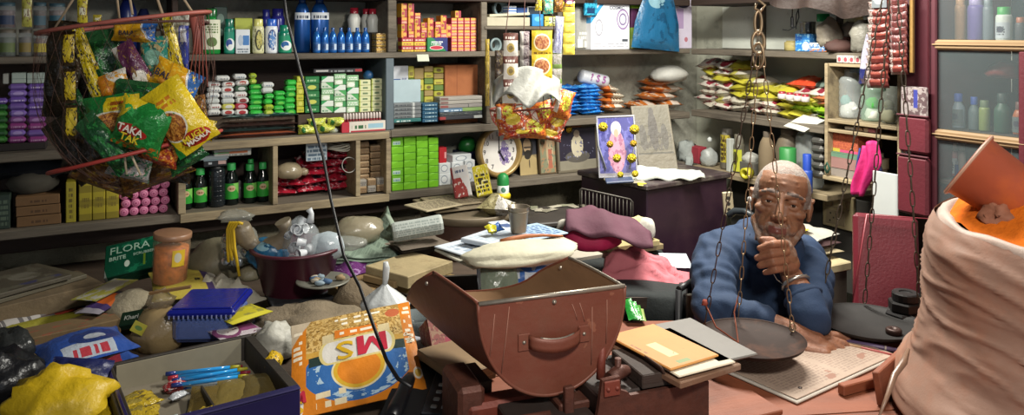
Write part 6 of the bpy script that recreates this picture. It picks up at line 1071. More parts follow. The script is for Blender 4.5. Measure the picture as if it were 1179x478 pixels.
MB().grid(wbag, 48, 14, wu=True).build('bag_body', wpl, t); MB().tube([(0, 0, .128), (.002, 0, .15), (.004, 0, .175), (.002, 0, .19)], [.006, .008, .009, .006], 8).build('twisted_end', wpl, t)
# blue box, white bag, tray
bb = thing('storage_box', 'clear plastic box with dark blue lid behind the display tray', 'box', D(232, 396, 1.93), .06)
bw, bd, bh = .148, .15, .066
MB().box((0, bd/2, bh/2), (bw, bd, bh), 0, .012).build('box_wall', clear('box_clear', '5f74b4', .6, .15, .2), bb); MB().box((0, bd/2, .026), (bw*.9, bd*.9, .045), 0, .01).build('contents', mat('box_cont', '6a6c80', .7, var=.4, scale=40), bb)
lid = MB().box((0, bd/2, bh+.010), (bw*1.12, bd*1.14, .018), 0, .006).box((0, bd/2, bh+.0205), (bw*.98, bd*.98, .004), 0, .002).build('lid', mat('lid_blue', '18207a', .22, var=.1, bump=.2, bscale=15), bb, label='dark blue lid')
for i in range(14): MB().box((-bw*.5+bw*i/13, -.0115, bh+.004), (.003, .002, .008)).build('lid_rib', K('8a92c4'), lid)
flat('yellow_card', 'bright yellow flat packet lying beside the blue lid', 'packet', .79, ((258, 358), (296, 346), (318, 356), (264, 374)), .01, mat('ycard', 'b8ae28', .5, layers=[('n', 4, .55, '8f8a3a'), ('r', 0, 0, 1, .2, 'c9c03a')]), seed=650, cr=.1)
flat('printed_wrapper', 'white and purple printed wrapper beside the blue box', 'packet', .765, ((250, 374), (298, 362), (304, 378), (256, 392)), .012, mat('pwrap', 'b4aab0', .5, layers=[('e', .3, .45, .3, .4, '6f3a5f'), ('e', .32, .45, .22, .3, 'c0b8b8'), ('r', .55, .2, .95, .9, '7a3f66'), ('n', 8, .6, '5a2a44')]), seed=651, cr=.15)
MB().blob(.055, .05, .05, 52, .22, 2.2, 20).build('white_bag', mat('wbag2', 'a9a79c', .55, var=.15, bump=.6, bscale=20), None, C(318, 412, ZT+.0), None, 'crumpled white bag between the display tray and the wheat sack', 'bag')
MB().blob(.018, .03, .02, 53, .3, 2.4, 12).build('gold_wrapper', foil('gold_wr', 'c4a01c', [('n', 6, .58, '5a4a14')], bump=1.), None, C(314, 424, ZT+.05), None, 'crumpled golden foil wrapper at the corner of the display tray', 'wrapper')
TA = math.atan2(.177, .26); TW, TD = .315, .355
tr = thing('display_tray', 'dark open display tray with purple front edge full of pens', 'tray', C(288, 384, .78)+Vector((0, 0, -.07)), TA)    # local origin: far corner nearest the wheat sack
fram = mat('tray_wood', '2c2620', .6, var=.3, bump=.2); fpu = mat('tray_purple', '221c4a', .35, var=.15)
MB().box((-TW/2, -TD/2, .006), (TW, TD, .012)).build('tray_floor', mat('tray_floor', '7a7262', .75, var=.25), tr)
for n_, c_, d_, m_ in (('tray_side', (-TW/2, -.005, .035), (TW, .012, .07), fram), ('tray_side', (-.006, -TD/2, .035), (.022, TD-.03, .07), fram), ('tray_side', (-TW+.006, -TD/2, .035), (.022, TD-.03, .07), fram), ('tray_side', (-TW/2, -TD+.006, .035), (TW, .014, .07), fpu), ('edge_strip', (-TW+.006, -TD/2, .072), (.008, TD-.03, .004), fpu), ('edge_strip', (-TW/2, -TD+.006, .0725), (TW, .02, .005), fpu)):
    MB().box(c_, d_, 0, .002).build(n_, m_, tr)
MB().box((-TW/2, -.013, .036), (TW-.05, .003, .06)).build('inner_board', mat('tray_inner', '8f8874', .8, var=.25), tr)
for x in (-.15,): MB().box((x, -.26, .028), (.004, .17, .04)).build('divider', fram, tr)
TM = Matrix.Translation(tr.location) @ Matrix.Rotation(TA, 4, 'Z')
def tl(x, y, z): return TM @ Vector((x, y, z))
for i in range(9):
    z_ = .020+.007*(i % 3); y_ = -.058-.011*(i//3)-.004*(i % 3); x_ = -.105+rnd.uniform(-.012, .012)
    p = thing('pen', 'blue ballpoint pen in the tray, '+ORD[i]+' counted from the far side', 'pen', tl(x_, y_-.02*(i//3), z_), TA+rnd.uniform(-.12, .12)-.25, 'blue ballpoint pens')
    MB().tube([(-.065, 0, 0), (.05, 0, 0)], .0042, 8).build('barrel', clear('pen_blue', ('2f9ae0'), .8, .12, 0) if i % 4 != 3 else K('b0bcc4'), p)
    MB().tube([(.05, 0, 0), (.072, 0, 0)], [.0046, .003], 8).build('tip', K(('1a2a6a', '8a2030', 'b0a82c')[i % 3]), p)
    MB().tube([(-.085, 0, 0), (-.064, 0, 0)], .005, 8).build('pen_cap', GL(('1a2f7a', 'a8303c', '2a3a7a')[i % 3]), p)
gw = foil('gold_pack', 'b0962a', [('n', 5, .55, '6a5a2a'), ('r', .1, .3, .6, .6, '8f7f3a')], bump=.9, rough=.2)
for i, (x, y, w_, h_, rz) in enumerate(((-.27, -.11, .09, .05, .1), (-.265, -.15, .10, .05, .35), (-.28, -.20, .08, .05, -.2))): MB().pillow(w_, h_, .018, seed=660+i, cr=.4).build('gold_pouch', gw, None, tl(x, y-.02, .022+.006*i), (-PI/2, 0, TA+rz), 'golden foil pouch in the tray, '+('by the far side', 'in the middle', 'nearest the front')[i], 'packet', 'golden foil pouches in the tray')
for i in range(3): MB().pillow(.07, .09, .012, seed=670+i, cr=.2).build('brown_pouch', clear('brown_clear%d' % i, ('6a5a30', '7a6a3a', '5f5230')[i], .85, .15, .4), None, tl(-.135+.05*i-.02, -.235-.012*i, .022+.004*i), (-PI/2+.15, 0, TA-.3), 'brown see-through pouch in the tray, '+ORD[i]+' from the golden pouches', 'packet', 'brown pouches in the tray')
MB().pillow(.05, .03, .02, seed=680, cr=.3).build('red_wrapper', foil('red_wr', '9a2f34', [('n', 6, .55, 'b8a4a0')]), None, tl(-.185, -.105, .024), (-PI/2, 0, TA), 'small red and white wrapper between gold pouches and pens', 'wrapper')
MB().pillow(.04, .02, .012, seed=681, cr=.3).build('silver_wrapper', foil('silver_wr', 'b8bcc0', rough=.15, bump=.9), None, tl(-.185, -.15, .024), (-PI/2, 0, TA+.4), 'small silver wrapper beside the red and white wrapper', 'wrapper')
mbx = MB()
for i in range(40): mbx.blob(.009, .007, .006, i, .4, n=6, c=(rnd.uniform(-.05, .05), rnd.uniform(-.04, .04), rnd.uniform(0, .008)))
o = mbx.build('sweet_wrappers', foil('silver_sm', '9aa4a4', rough=.15, bump=.8), None, tl(-.235, -.275, .013), (0, 0, TA), 'heap of tiny silver wrapped sweets in the tray', 'sweets', None, 'stuff')
for i in range(3): MB().pillow(.03, .018, .012, seed=690+i, cr=.3).build('gold_sweet', foil('gold_pack', ''), None, C(237+i*11, 476-i*3, .752), (-PI/2, 0, TA+i), 'tiny golden wrapped sweet before the tray edge, '+ORD[i]+' of three', 'sweet', 'golden sweets before the tray')
# wheat sack
MSL = [('e', .53, .36, .42, .31, '2f62a0'), ('n', 9, .53, 'a4bccc', .53, .33, .40, .27), ('e', .53, .36, .30, .24, '2f62a0'), ('r', .15, .44, .90, .56, '22342f'), ('r', .13, .54, .90, 1, 'a07c3c'), ('n', 26, .5, 'c9a868', .5, .78, .5, .26), ('n', 40, .58, '6f5224', .5, .8, .5, .24),
  ('r', .13, .54, .90, .60, 'bf9440'), ('r', 0, 0, .13, 1, 'c8761a'), ('r', .90, 0, 1, 1, 'c8761a'), ('l', -1, .55, .38, 'b8a890'),
  ('e', .53, .33, .21, .20, 'd0c49a'), ('e', .53, .33, .195, .185, 'c9a02c'), ('e', .53, .33, .165, .155, 'cf7a1c'), ('r', .30, .42, .76, .68, 'c9b878'), ('e', .30, .55, .07, .13, 'c9b878'), ('e', .76, .55, .07, .13, 'c9b878'), ('r', .31, .44, .75, .66, 'ccc8c0'), ('e', .31, .55, .055, .11, 'ccc8c0'), ('e', .75, .55, .055, .11, 'ccc8c0'),
  ('r', .36, .69, .70, .78, 'cf7420'), ('r', .26, .66, .35, .75, 'c4b48c'), ('r', .71, .66, .80, .75, 'c4b48c'), ('t', .40, .72, .66, .77, 'e0d8c4', 1, 14), ('t', .34, .92, .74, .97, 'e6e0d0', 1, 13), ('t', .42, .84, .64, .89, 'e6e0d0', 1, 13), ('e', .84, .88, .06, .06, 'b05a34'), ('e', .06, .12, .05, .14, 'ccc8c0'), ('t', .2, .05, .42, .2, 'd8c8a4', 2, 10), ('t', .03, .5, .10, .9, 'e0d4bc', 7, 8), ('t', .92, .5, .98, .95, 'e0d4bc', 8, 9), ('e', .96, .17, .035, .06, 'd8d0c0'), ('e', .96, .17, .022, .04, 'c8a02c')]
ms = quad('wheat_sack', 'orange printed woven sack with upside-down red and gold letters', 'sack', D(326, 372, 1.84), D(471, 347, 1.92), D(487, 443, 1.62), D(337, 484, 1.58), .020, mat('ms_sack', 'c8761a', .5, var=.12, bump=.25, bscale=30, layers=MSL), seed=700, cr=.09, nu=24, nv=24)
w_, h_ = ms['_w'], ms['_h']
redl, goldl = mat('ms_red', 'b0243a', .5), mat('ms_gold', 'c9a01c', .5)
Mo = [(0, 0), (0, 1), (.27, 1), (.5, .42), (.73, 1), (1, 1), (1, 0), (.76, 0), (.76, .62), (.58, .14), (.42, .14), (.24, .62), (.24, 0)]
MB().prism([((.5-x)*.066, (.5-y)*.062) for x, y in Mo], 0, .0006, M=Matrix(((1, 0, 0), (0, 0, -1), (0, 1, 0)))).build('lettering', redl, ms, ((.645-.5)*w_, -.0122, .55*h_))
for s_, sz, m_, x, z in (('S', .082, goldl, .43, .55),): text(s_, sz, m_, ms, ((x-.5)*w_, -.0116 if s_ == 'S' else -.0124, z*h_), rot=(PI/2, PI, 0), bold=.012, sx=1.1)
text('M', .05, redl, ms, ((.065-.5)*w_, -.006, .165*h_), rot=(PI/2, -.1, 0), bold=.012); text('S', .05, goldl, ms, ((.07-.5)*w_, -.0055, .075*h_), rot=(PI/2, -.1, 0), bold=.012)
text('M.P.', .026, mat('ink_cream', 'e0d4bc', .5), ms, ((.935-.5)*w_, -.0065, .55*h_), rot=(PI/2, -PI/2, 0), bold=.01)
# ---------------------------------------------------------------- telephone
ph = thing('telephone', 'black desk telephone with keypad beside the wheat sack', 'telephone', C(499, 482, .70), -.15)
bk = mat('phone_black', '16171b', .35, var=.1); MB().add([(-.095, -.10, 0), (.095, -.10, 0), (.095, .10, 0), (-.095, .10, 0), (-.09, -.095, .035), (.09, -.095, .035), (.09, .095, .075), (-.09, .095, .075)], [(3, 2, 1, 0), (4, 5, 6, 7), (0, 1, 5, 4), (1, 2, 6, 5), (2, 3, 7, 6), (3, 0, 4, 7)]).build('phone_body', bk, ph)
tiltm = Matrix.Rotation(math.atan2(.04, .19), 3, 'X')
MB().tube([(-.062, y, z) for y, z in ((-.09, .036), (-.06, .040), (0, .050), (.03, .055), (.05, .058))], [.016, .019, .017, .019, .016], 10).build('handset', bk, ph)
MB().box((.035, -.01, .058), (.085, .13, .006), 0, .002, tiltm).build('keypad_panel', mat('phone_panel', '202228', .4), ph)
for r in range(4):
    for c in range(3): MB().box((.015+c*.022, -.055+r*.022, .0515+r*.0046), (.013, .010, .006), 0, .002, tiltm).build('key', mat('phone_key', 'a4a4a0', .5), ph)
# ---------------------------------------------------------------- drum and what stands on it
RC = D(540, 239, 2.88); r = .178
dr = thing('drum', 'brown round metal drum with flat lid near the lowest shelf', 'drum', (RC.x, RC.y, 0))
rust = mat('drum_brown', '4a3024', .6, var=.3, scale=6, dirt='2a1c16'); zl = RC.z
MB().lathe([(0, ZT+.001), (r*.90, ZT+.001), (r*.90, ZT+.05), (r*.92, ZT+.055), (r*.90, ZT+.06), (r*.90, zl-.03), (0, zl-.03)], 40).build('barrel', rust, dr)
MB().lathe([(r*.92, zl-.032), (r, zl-.022), (r*1.01, zl-.004), (r, zl), (r*.97, zl-.006), (0, zl-.006)], 44).build('lid', mat('drum_lid', '6f6350', .6, var=.3), dr, label='flat rimmed lid')
for i, (p4, th, c) in enumerate(((((488, 228), (548, 222), (566, 236), (502, 244)), .008, '7f725c'), (((500, 226), (556, 220), (560, 232), (505, 238)), .006, '94866c'), (((484, 232), (525, 225), (532, 235), (492, 243)), .006, 'a09478'))):
    flat('newspaper', ('large tan folded newspaper on the drum lid', 'second folded newspaper on the drum lid', 'small folded newspaper sticking over the drum lid edge')[i], 'newspaper', zl+.010+.009*i, p4, th, mat('np'+c, c, .8, var=.25, layers=[('t', .1, .1, .9, .9, '5f5444', 8, 26)]))
zp = zl+.03
def lean(name, lb, TL, TR, BR, BL, d0, d1, th, m): return quad(name, lb, 'box', D(*TL, d1), D(*TR, d1), D(*BR, d0), D(*BL, d0), th, m)
lean('carton', 'white and red carton leaning against the lowest shelf edge', (514, 194), (534, 190), (543, 224), (524, 229), 2.93, 2.99, .02, mat('wred_box', 'c9c6c4', .4, layers=[('r', 0, 0, .12, 1, '7a2a2c'), ('r', .12, 0, .8, .62, '9a3f3a'), ('l', 1, .7, .95, 'd4d2d0'), ('n', 6, .6, 'd8d0c8'), ('t', .25, .78, .8, .92, '3a4a6a', 1, 10)]))
lean('carton', 'yellow printed carton leaning next to the white and red one', (537, 193), (554, 190), (567, 222), (549, 227), 2.93, 2.99, .02, mat('yel_car', 'd0bf2a', .4, layers=[('n', 8, .55, 'e6dfae'), ('t', .1, .1, .9, .75, '3a3420', 5, 7), ('e', .35, .5, .12, .08, '3a3420')]))
t = thing('glue_bottle', 'small bottle with green cap and yellow base on the drum', 'bottle', D(579, 228, 2.86)); s_ = 2.86/900
MB().lathe([(0, 0), (9*s_, 0), (9*s_, 4*s_), (7.5*s_, 6*s_), (0, 6*s_)], 20).build('base', K('cfb81c'), t); MB().lathe([(7*s_, 6*s_), (7*s_, 15*s_), (0, 15*s_)], 20).build('body', mat('glue_w', 'c9cfc8', .4, layers=[('e', .55, .5, .2, .35, '2f5f4a')]), t)
MB().lathe([(7*s_, 15*s_), (7*s_, 21*s_), (6*s_, 26*s_), (3*s_, 28.5*s_), (0, 29*s_)], 20).build('cap', K('22843f'), t)
MB().pillow(.12, .09, .05, seed=720, cr=.45).build('crumpled_packet', mat('crumpk', '8f8660', .5, var=.2, bump=.6, layers=[('r', .55, 0, 1, 1, 'b0aca4'), ('n', 7, .58, '6a6244')]), None, D(568, 241, 2.74), (-PI/2+.1, 0, -.3), 'crumpled olive and grey packet at the front of the drum lid', 'packet')
# ---------------------------------------------------------------- paper heap behind the scoop
cbx = mat('dark_cardboard', '3a342c', .8, var=.3)
pt = thing('paper_crate', 'dark open crate under the heap of papers behind the scoop', 'crate', (-.03, 2.09, 0), .12)
for (x, y, w__, d__) in ((.0, -.14, .30, .012), (.0, .14, .30, .012), (-.15, 0, .012, .27), (.15, 0, .012, .27)): MB().box((x-.01, y, .782), (w__, d__, .06)).build('crate_side', cbx, pt)
quad('printed_bag', 'white bag with blue print standing behind the scoop', 'bag', D(547, 292, 2.0), D(640, 290, 2.0), D(640, 352, 1.93), D(547, 352, 1.93), .06, mat('wbprint', 'b4bcc4', .5, bump=.4, layers=[('r', .45, .35, .62, .75, '2f5a9a'), ('r', .62, .60, .9, .75, '2f5a9a'), ('r', .49, .45, .56, .65, 'b4bcc4'), ('s', 0, .55, .35, 1, '5a7aa4', 11), ('n', 5, .6, '8f9aa0')]), seed=730, cr=.3)
quad('clear_pouch', 'grey-green clear pouch before the blue printed bag', 'pouch', D(548, 305, 1.96), D(590, 298, 1.96), D(600, 345, 1.90), D(555, 350, 1.90), .02, clear('pouch_gg', '7f8a78', .7, .2, .5), seed=731, cr=.4)
MB().blob(.150, .085, .027, 55, .12, 1.8, n=30).build('white_cushion', mat('cushion', 'b4b09a', .85, var=.12, bump=.3, bscale=30), None, D(600, 311, 1.95)+Vector((0, .05, .008)), (0, -.05, .22), 'off-white cloth bundle lying on the printed bag', 'cloth')
zz = .955
pap = [('b4bcc4', ((520, 278), (590, 262), (628, 282), (560, 302)), 'large pale blue sheet spread over the paper heap'), ('a4a090', ((518, 284), (560, 276), (590, 300), (545, 308)), 'creased greyish paper under the pale blue sheet'), ('b0b8c0', ((552, 267), (592, 254), (607, 266), (563, 281)), 'pale blue notebook on top of the paper heap'),
       ('8aa0b4', ((590, 262), (630, 254), (655, 268), (612, 276)), 'blue printed newspaper sheet behind the steel tumbler'), ('a89a8a', ((575, 276), (650, 268), (664, 279), (590, 292)), 'worn brownish paper stack edge under the stick')]
for i, (c, p4, lb) in enumerate(pap):
    flat('notebook' if i == 2 else 'paper', lb, 'paper', (.925, .915, .945, .93, .92)[i], p4, (.004, .006, .012, .004, .012)[i], mat('pap'+c, c, .6, var=.12, layers=[('t', .08, .1, .92, .9, ('8a98a8', '7a7468', '9aa8b4', '2f4f7a', '7a6a5a')[i], (6, 8, 5, 7, 8)[i], 16)]))
flat('paper', 'small white paper with blue print at the back of the heap', 'paper', .935, ((573, 254), (592, 252), (600, 262), (580, 265)), .004, mat('papw', 'b8c0c8', .6, layers=[('r', .2, .2, .8, .6, '3a4f7a')]))
MB().pillow(.05, .03, .02, seed=740, cr=.5).build('blue_tube', foil('blueyel', '2a5aa4', [('r', 0, 0, .5, 1, 'b8b02a')]), None, D(572, 266, 2.13), (-PI/2+.3, 0, .5), 'small crumpled blue and yellow tube on the notebook', 'tube')
tb_ = thing('tumbler', 'dull steel tumbler standing on the paper heap', 'tumbler', D(597, 267, 2.16))
MB().lathe([(0, 0), (.021, 0), (.022, .003), (.030, .070), (.031, .071), (.029, .070), (.021, .004), (0, .004)], 24).build('tumbler_wall', mat('steel_dull', '8a8070', .35, metal=.7, var=.25, dirt='8a5a34', dscale=6, dth=(.5, .75)), tb_); MB().tube([(.0285*math.cos(a), .0285*math.sin(a), .058) for a in [i*2*PI/24 for i in range(24)]], .0012, 5, closed=True).build('ridge', mat('steel_dull', ''), tb_)
st = thing('wooden_stick', 'orange-brown carved wooden stick lying before the tumbler', 'stick', D(585, 277, 2.05))
MB().tube([D(x, y, d)-D(585, 277, 2.05) for x, y, d in ((576, 278, 2.05), (590, 275, 2.06), (605, 272, 2.08), (625, 271, 2.10), (648, 272, 2.12))], [.006, .007, .006, .004, .003], 8).build('stick_body', mat('stick_or', '9a5a30', .6, var=.2), st)
# ---------------------------------------------------------------- chest, rack, cloth heap, black table, desk
RZ = math.radians(18)
ch_ = thing('iron_chest', 'low dark iron chest with litter on its lid by the wall', 'chest', (.16, 2.99, 0), RZ)
dkm = mat('chest_dark', '35302b', .6, var=.35, dirt='5a5448', dscale=9, dth=(.55, .75)); zc_ = ZC-(249-38)*2.95/900
MB().box((0, 0, zc_/2), (.26, .24, zc_-.03), 0, .004).build('chest_body', dkm, ch_); MB().box((0, 0, zc_-.008), (.28, .26, .018), 0, .004).build('lid', dkm, ch_)
for i in range(10): MB().pillow(.05+.03*rnd.random(), .03, .005, seed=750+i, cr=.5, nu=6, nv=6).build('paper_scrap', KM(('8a8474', '6f6a5a', 'a09a88', '7a7a64')[i % 4]), None, (.20+rnd.uniform(-.11, .12), 3.02+rnd.uniform(-.05, .10), zc_+.004), (-PI/2, 0, rnd.uniform(0, 3)), ('pale scrap of paper', 'dull scrap of paper')[i % 2]+f' on the iron chest lid, {ORD[i//2]} of its colour', 'paper', 'litter on the iron chest')
gr = thing('wire_rack', 'dark wire rack with upright bars before the purple desk', 'rack', D(700, 256, 2.78)); s_ = 2.78/900
dkw = mat('wire_dark', '4a4640', .5, metal=.5)
n0 = Vector((1, -.08, 0)); 
for i in range(14): MB().tube([n0*((-30+i*4.3)*s_)+Vector((0, 0, -6*s_)), n0*((-30+i*4.3)*s_)+Vector((0, 0, (37-i*.9)*s_))], .0018, 5).build('bar', dkw, gr)
MB().tube([n0*(-32*s_)+Vector((0, 0, -6*s_)), n0*(-32*s_)+Vector((0, 0, 37*s_)), n0*(-30*s_)+Vector((0, 0, 38.5*s_)), n0*(25*s_)+Vector((0, 0, 27*s_)), n0*(28*s_)+Vector((0, 0, 24*s_)), n0*(28*s_)+Vector((0, 0, -6*s_))], .003, 7).build('outer_frame', dkw, gr)
MB().tube([n0*(-32*s_)+Vector((0, 0, -6*s_)), n0*(28*s_)+Vector((0, 0, -6*s_))], .003, 7).build('outer_frame', dkw, gr)
bt = thing('side_table', 'table covered by a black cloth beside the seated man', 'table', (.275, 2.42, 0)); ZB = .78
blc = mat('black_cloth', '141a1a', .85, var=.3, bump=.3)
MB().box((0, 0, ZB-.02), (.44, .56, .03)).build('tabletop', WDD, bt)
for x in (-.19, .19):
    for y in (-.25, .25): MB().box((x, y, (ZB-.035)/2), (.05, .05, ZB-.035)).build('leg', WDD, bt)
def cloth(u, v):
    x, y = (u-.5)*.60, (v-.5)*.74; ex = max(0, abs(x)-.225); ey = max(0, abs(y)-.285); q = .008*noise.noise(Vector((x*8, y*8, 1)))
    dz = (ex+ey)*3.2; return (math.copysign(min(abs(x), .225+ex*.12), x)+q*2*(dz > 0)+(0 if dz == 0 else .012*math.sin(y*30)*(ex > 0)), math.copysign(min(abs(y), .285+ey*.12), y)+(0 if ey == 0 else .012*math.sin(x*28)), ZB+.003+q*.5-dz)
o = MB().grid(cloth, 36, 36).build('tablecloth', blc, None, (.275, 2.42, 0), None, 'black cloth draped over the side table', 'tablecloth')
for i, (p4, c, lb) in enumerate(((((700, 268), (745, 262), (760, 276), (712, 284)), '9a8a5f', 'topmost yellowish book under the maroon cloth'), (((698, 272), (748, 266), (764, 280), (712, 290)), '7a6a4a', 'second brown book under the maroon cloth'), (((640, 284), (700, 276), (716, 288), (660, 298)), 'a0988a', 'pale folded papers under the pink cloth'))):
    flat('book' if i < 2 else 'paper', lb, 'book' if i < 2 else 'paper', ZB+.055-.02*i, p4, .018, mat('bk'+c, c, .75, var=.25))
mgt = mat('magenta', 'a01446', .7, var=.25, bump=.3, bscale=25)
MB().blob(.095, .07, .055, 57, .15, n=26).build('magenta_cloth', mgt, None, D(682, 284, 2.33), (0, 0, .1), 'crumpled magenta cloth on papers beside the black table', 'cloth')
mrc = mat('maroon_cloth', '4f2a38', .85, var=.2, bump=.3, bscale=25)
def mar(u, v):
    x = (u-.5)*.25; y = (v-.5)*.19; z = .095*math.cos(max(-1, min(1, (u-.35)*1.5)))*math.cos((v-.5)*2.2)+.012*noise.noise(Vector((u*5, v*4, 3)))+.006*math.sin(u*14+v*5); return (x, y-.02*u, z-.02*u)
sheet(mar, 26, 18, 'maroon_cloth', mrc, 'dull maroon cloth thrown over the magenta cloth', 'cloth', D(700, 275, 2.34), (0, 0, -.10), .006)
MB().blob(.035, .03, .03, 58, .2, n=14).build('white_cloth', KM('b4b0a4'), None, D(652, 272, 2.42), None, 'white cloth end sticking out beside the magenta cloth', 'cloth')
MB().blob(.045, .03, .03, 59, .25, n=16).build('printed_cloth', mat('prcl', 'b0a878', .8, layers=[('n', 4, .55, '5f8a7a'), ('n', 6, .6, 'b8a83a')]), None, D(735, 268, 2.55), None, 'cream cloth with green and yellow print behind the maroon cloth', 'cloth')
MB().blob(.03, .03, .035, 61, .2, n=14).build('white_bag', KM('a8a49a'), None, D(744, 273, 2.52), None, 'small white bag behind the maroon cloth near the desk', 'bag')
pkc = mat('pink_rag', 'b0626a', .85, var=.2, bump=.35, bscale=30)
def pinkr(u, v):
    x = (u-.5)*.25; y = (v-.5)*.17*(1-.2*u); h = .050*max(0, 1-((u-.30)/.55)**2)*(1-abs(2*v-1)**2)+.030*(1-abs(noise.noise(Vector((u*4+v*3, v*4-u, 2)))*2.2))*(1-abs(2*v-1)**3)*min(1, u*5, (1-u)*5)+.010*math.sin(u*16+v*13)*(1-abs(2*v-1)); return (x, y+.02*math.sin(u*4), max(.004, h))
sheet(pinkr, 36, 26, 'pink_rag', pkc, 'crumpled salmon pink rag lying on the black cloth', 'cloth', D(744, 318, 2.32), (0, 0, -.22), .005)
flat('paper', 'white sheet of paper lying on the black cloth', 'paper', ZB+.010, ((772, 293), (806, 291), (797, 310), (765, 306)), .002, K('b4bcc4'))
dA = math.radians(35); DC = D(745, 213, 2.9)
dsk = thing('cash_desk', 'dark purple-brown desk carrying the garlanded picture', 'desk', (DC.x, DC.y, 0), dA)       # local x to the short wall, y away
pb_ = mat('desk_purple', '2a1626', .45, var=.25, scale=4, dirt='3f2a34', dscale=3); zd = DC.z
MB().box((.225, .19, (zd-.02)/2), (.45, .38, zd-.02), 0, .004).build('desk_body', pb_, dsk); MB().box((.225, .19, zd-.01), (.475, .405, .02), 0, .004).build('desk_top', mat('desk_top', '3a2f30', .5, var=.3, dirt='7a7468', dscale=6), dsk, label='dusty top')
MB().lathe([(0, 0), (.008, 0), (.010, .012), (0, .016)], 12, (.03, -.0, zd-.30), M=Matrix.Rotation(PI/2, 3, 'X')).build('knob', mat('steel', ''), dsk)
def desk(x, y, z=0): return Vector((DC.x+x*math.cos(dA)-y*math.sin(dA), DC.y+x*math.sin(dA)+y*math.cos(dA), zd+z))
gar = quad('garlanded_picture', 'garlanded devotional picture of a pink robed figure on the desk', 'picture', D(692, 135, 3.08), D(736, 133, 3.06), D(733, 203, 3.0), D(691, 204, 3.02), .012, mat('deity', '3a3a78', .35, layers=[('n', 5, .52, '5a5a9a'), ('e', .5, .42, .22, .36, 'b08094'), ('n', 9, .55, '8f5a74', .5, .4, .25, .36), ('e', .5, .80, .14, .12, 'b8b0b4'), ('e', .5, .72, .06, .07, 'b8907a'), ('r', 0, 0, 1, .06, '8a868c')]))
for sx_ in (-1, 1): MB().tube([(sx_*(.077-.004), -.012, .21), (sx_*.070, -.014, .12), (sx_*.045, -.014, .03)], .003, 6).build('garland_string', KM('8f9296'), gar)
for sx_ in (-.5, .5): MB().box((sx_*gar['_w'], 0, gar['_h']/2), (.007, .018, gar['_h']), 0, .002).build('frame_side', mat('silver_frame', '9a9aa0', .35, metal=.4), gar)
for z_ in (0, 1): MB().box((0, 0, z_*gar['_h']), (gar['_w']+.007, .018, .008), 0, .002).build('frame_side', mat('silver_frame', ''), gar)
for i, (px, py, rr, m_) in enumerate(((694, 146, .019, marig2), (730, 149, .020, marig2), (702, 166, .014, marig), (729, 165, .014, marig), (710, 182, .017, marig2), (727, 182, .019, marig2), (714, 201, .013, marig2), (731, 200, .014, marig2))):
    flower(D(px, py, 2.985 if py < 190 else 2.97), rr, m_, 'yellow marigold '+('high on the desk side of the garland', 'high on the plaque side of the garland', 'small one at mid height, wall side', 'small one at mid height, plaque side', 'low on the picture, wall side', 'low on the picture, plaque side', 'at the foot of the picture', 'at the foot near the plaque')[i], .1)
pq = quad('stone_plaque', 'dark grey relief plaque of standing figures beside the garlanded picture', 'plaque', D(733, 122, 3.22), D(776, 119, 3.22), D(781, 195, 3.12), D(736, 197, 3.10), .02, mat('plaque', '6a6354', .6, var=.25, bump=.5, layers=[('r', .05, .28, .95, .97, '5f5a4c'), ('e', .5, .6, .12, .30, '45403a'), ('e', .5, .9, .07, .06, '45403a'), ('e', .22, .5, .09, .2, '4a463e'), ('e', .78, .5, .09, .2, '4a463e'), ('n', 7, .55, '4c473f', .5, .5, .45, .22), ('r', .05, .24, .95, .27, '4a463c')]))
wtc = mat('white_cloth2', 'b4b8b0', .8, var=.15, bump=.4, bscale=25)
def dcl(u, v):
    x = (u-.5)*.30; y = (v-.5)*.11; return (x, y+.01*math.sin(u*7), .004+.045*(1-abs(2*v-1)**2)*(1-.55*u)*(min(1, u*6))+.010*noise.noise(Vector((u*7, v*4, 6))))
sheet(dcl, 30, 14, 'white_cloth', wtc, 'crumpled white cloth lying along the top of the desk', 'cloth', desk(.15, .06, .002)+Vector((0, 0, .0)), (0, 0, .12), .005)
quad('notebook', 'thin dark blue notebook before the garlanded picture', 'book', D(697, 205, 2.97), D(728, 203, 2.97), D(730, 208, 2.92), D(698, 210, 2.92), .008, K('3a4660'))
quad('yellow_strip', 'small bright yellow packet at the desk corner', 'packet', D(735, 210, 2.93), D(746, 211, 2.93), D(746, 214, 2.90), D(735, 213, 2.90), .004, K('c4b02a'))
flat('cardboard_sheet', 'pale cardboard strip lying along the desk edge', 'cardboard', zd+.003, ((688, 205), (735, 204), (742, 211), (700, 210)), .003, KM('8f8874'))
quad('adapter_plate', 'small cream plate with dark holes hanging beside the desk', 'plate', D(832, 222, 2.72), D(843, 221, 2.72), D(846, 248, 2.72), D(834, 249, 2.72), .012, mat('adap', 'a09478', .5, layers=[('e', .5, .75, .2, .08, '2a2620'), ('e', .5, .5, .2, .08, '2a2620'), ('e', .5, .25, .2, .08, '2a2620')]))
MB().tube([D(838, 249, 2.66), D(846, 243, 2.66), D(858, 244, 2.62), D(868, 250, 2.58)], .012, 10).build('rubber_hose', K('1c2226'), None, None, None, 'dark thick rubber hose behind the shoulder of the man', 'hose')
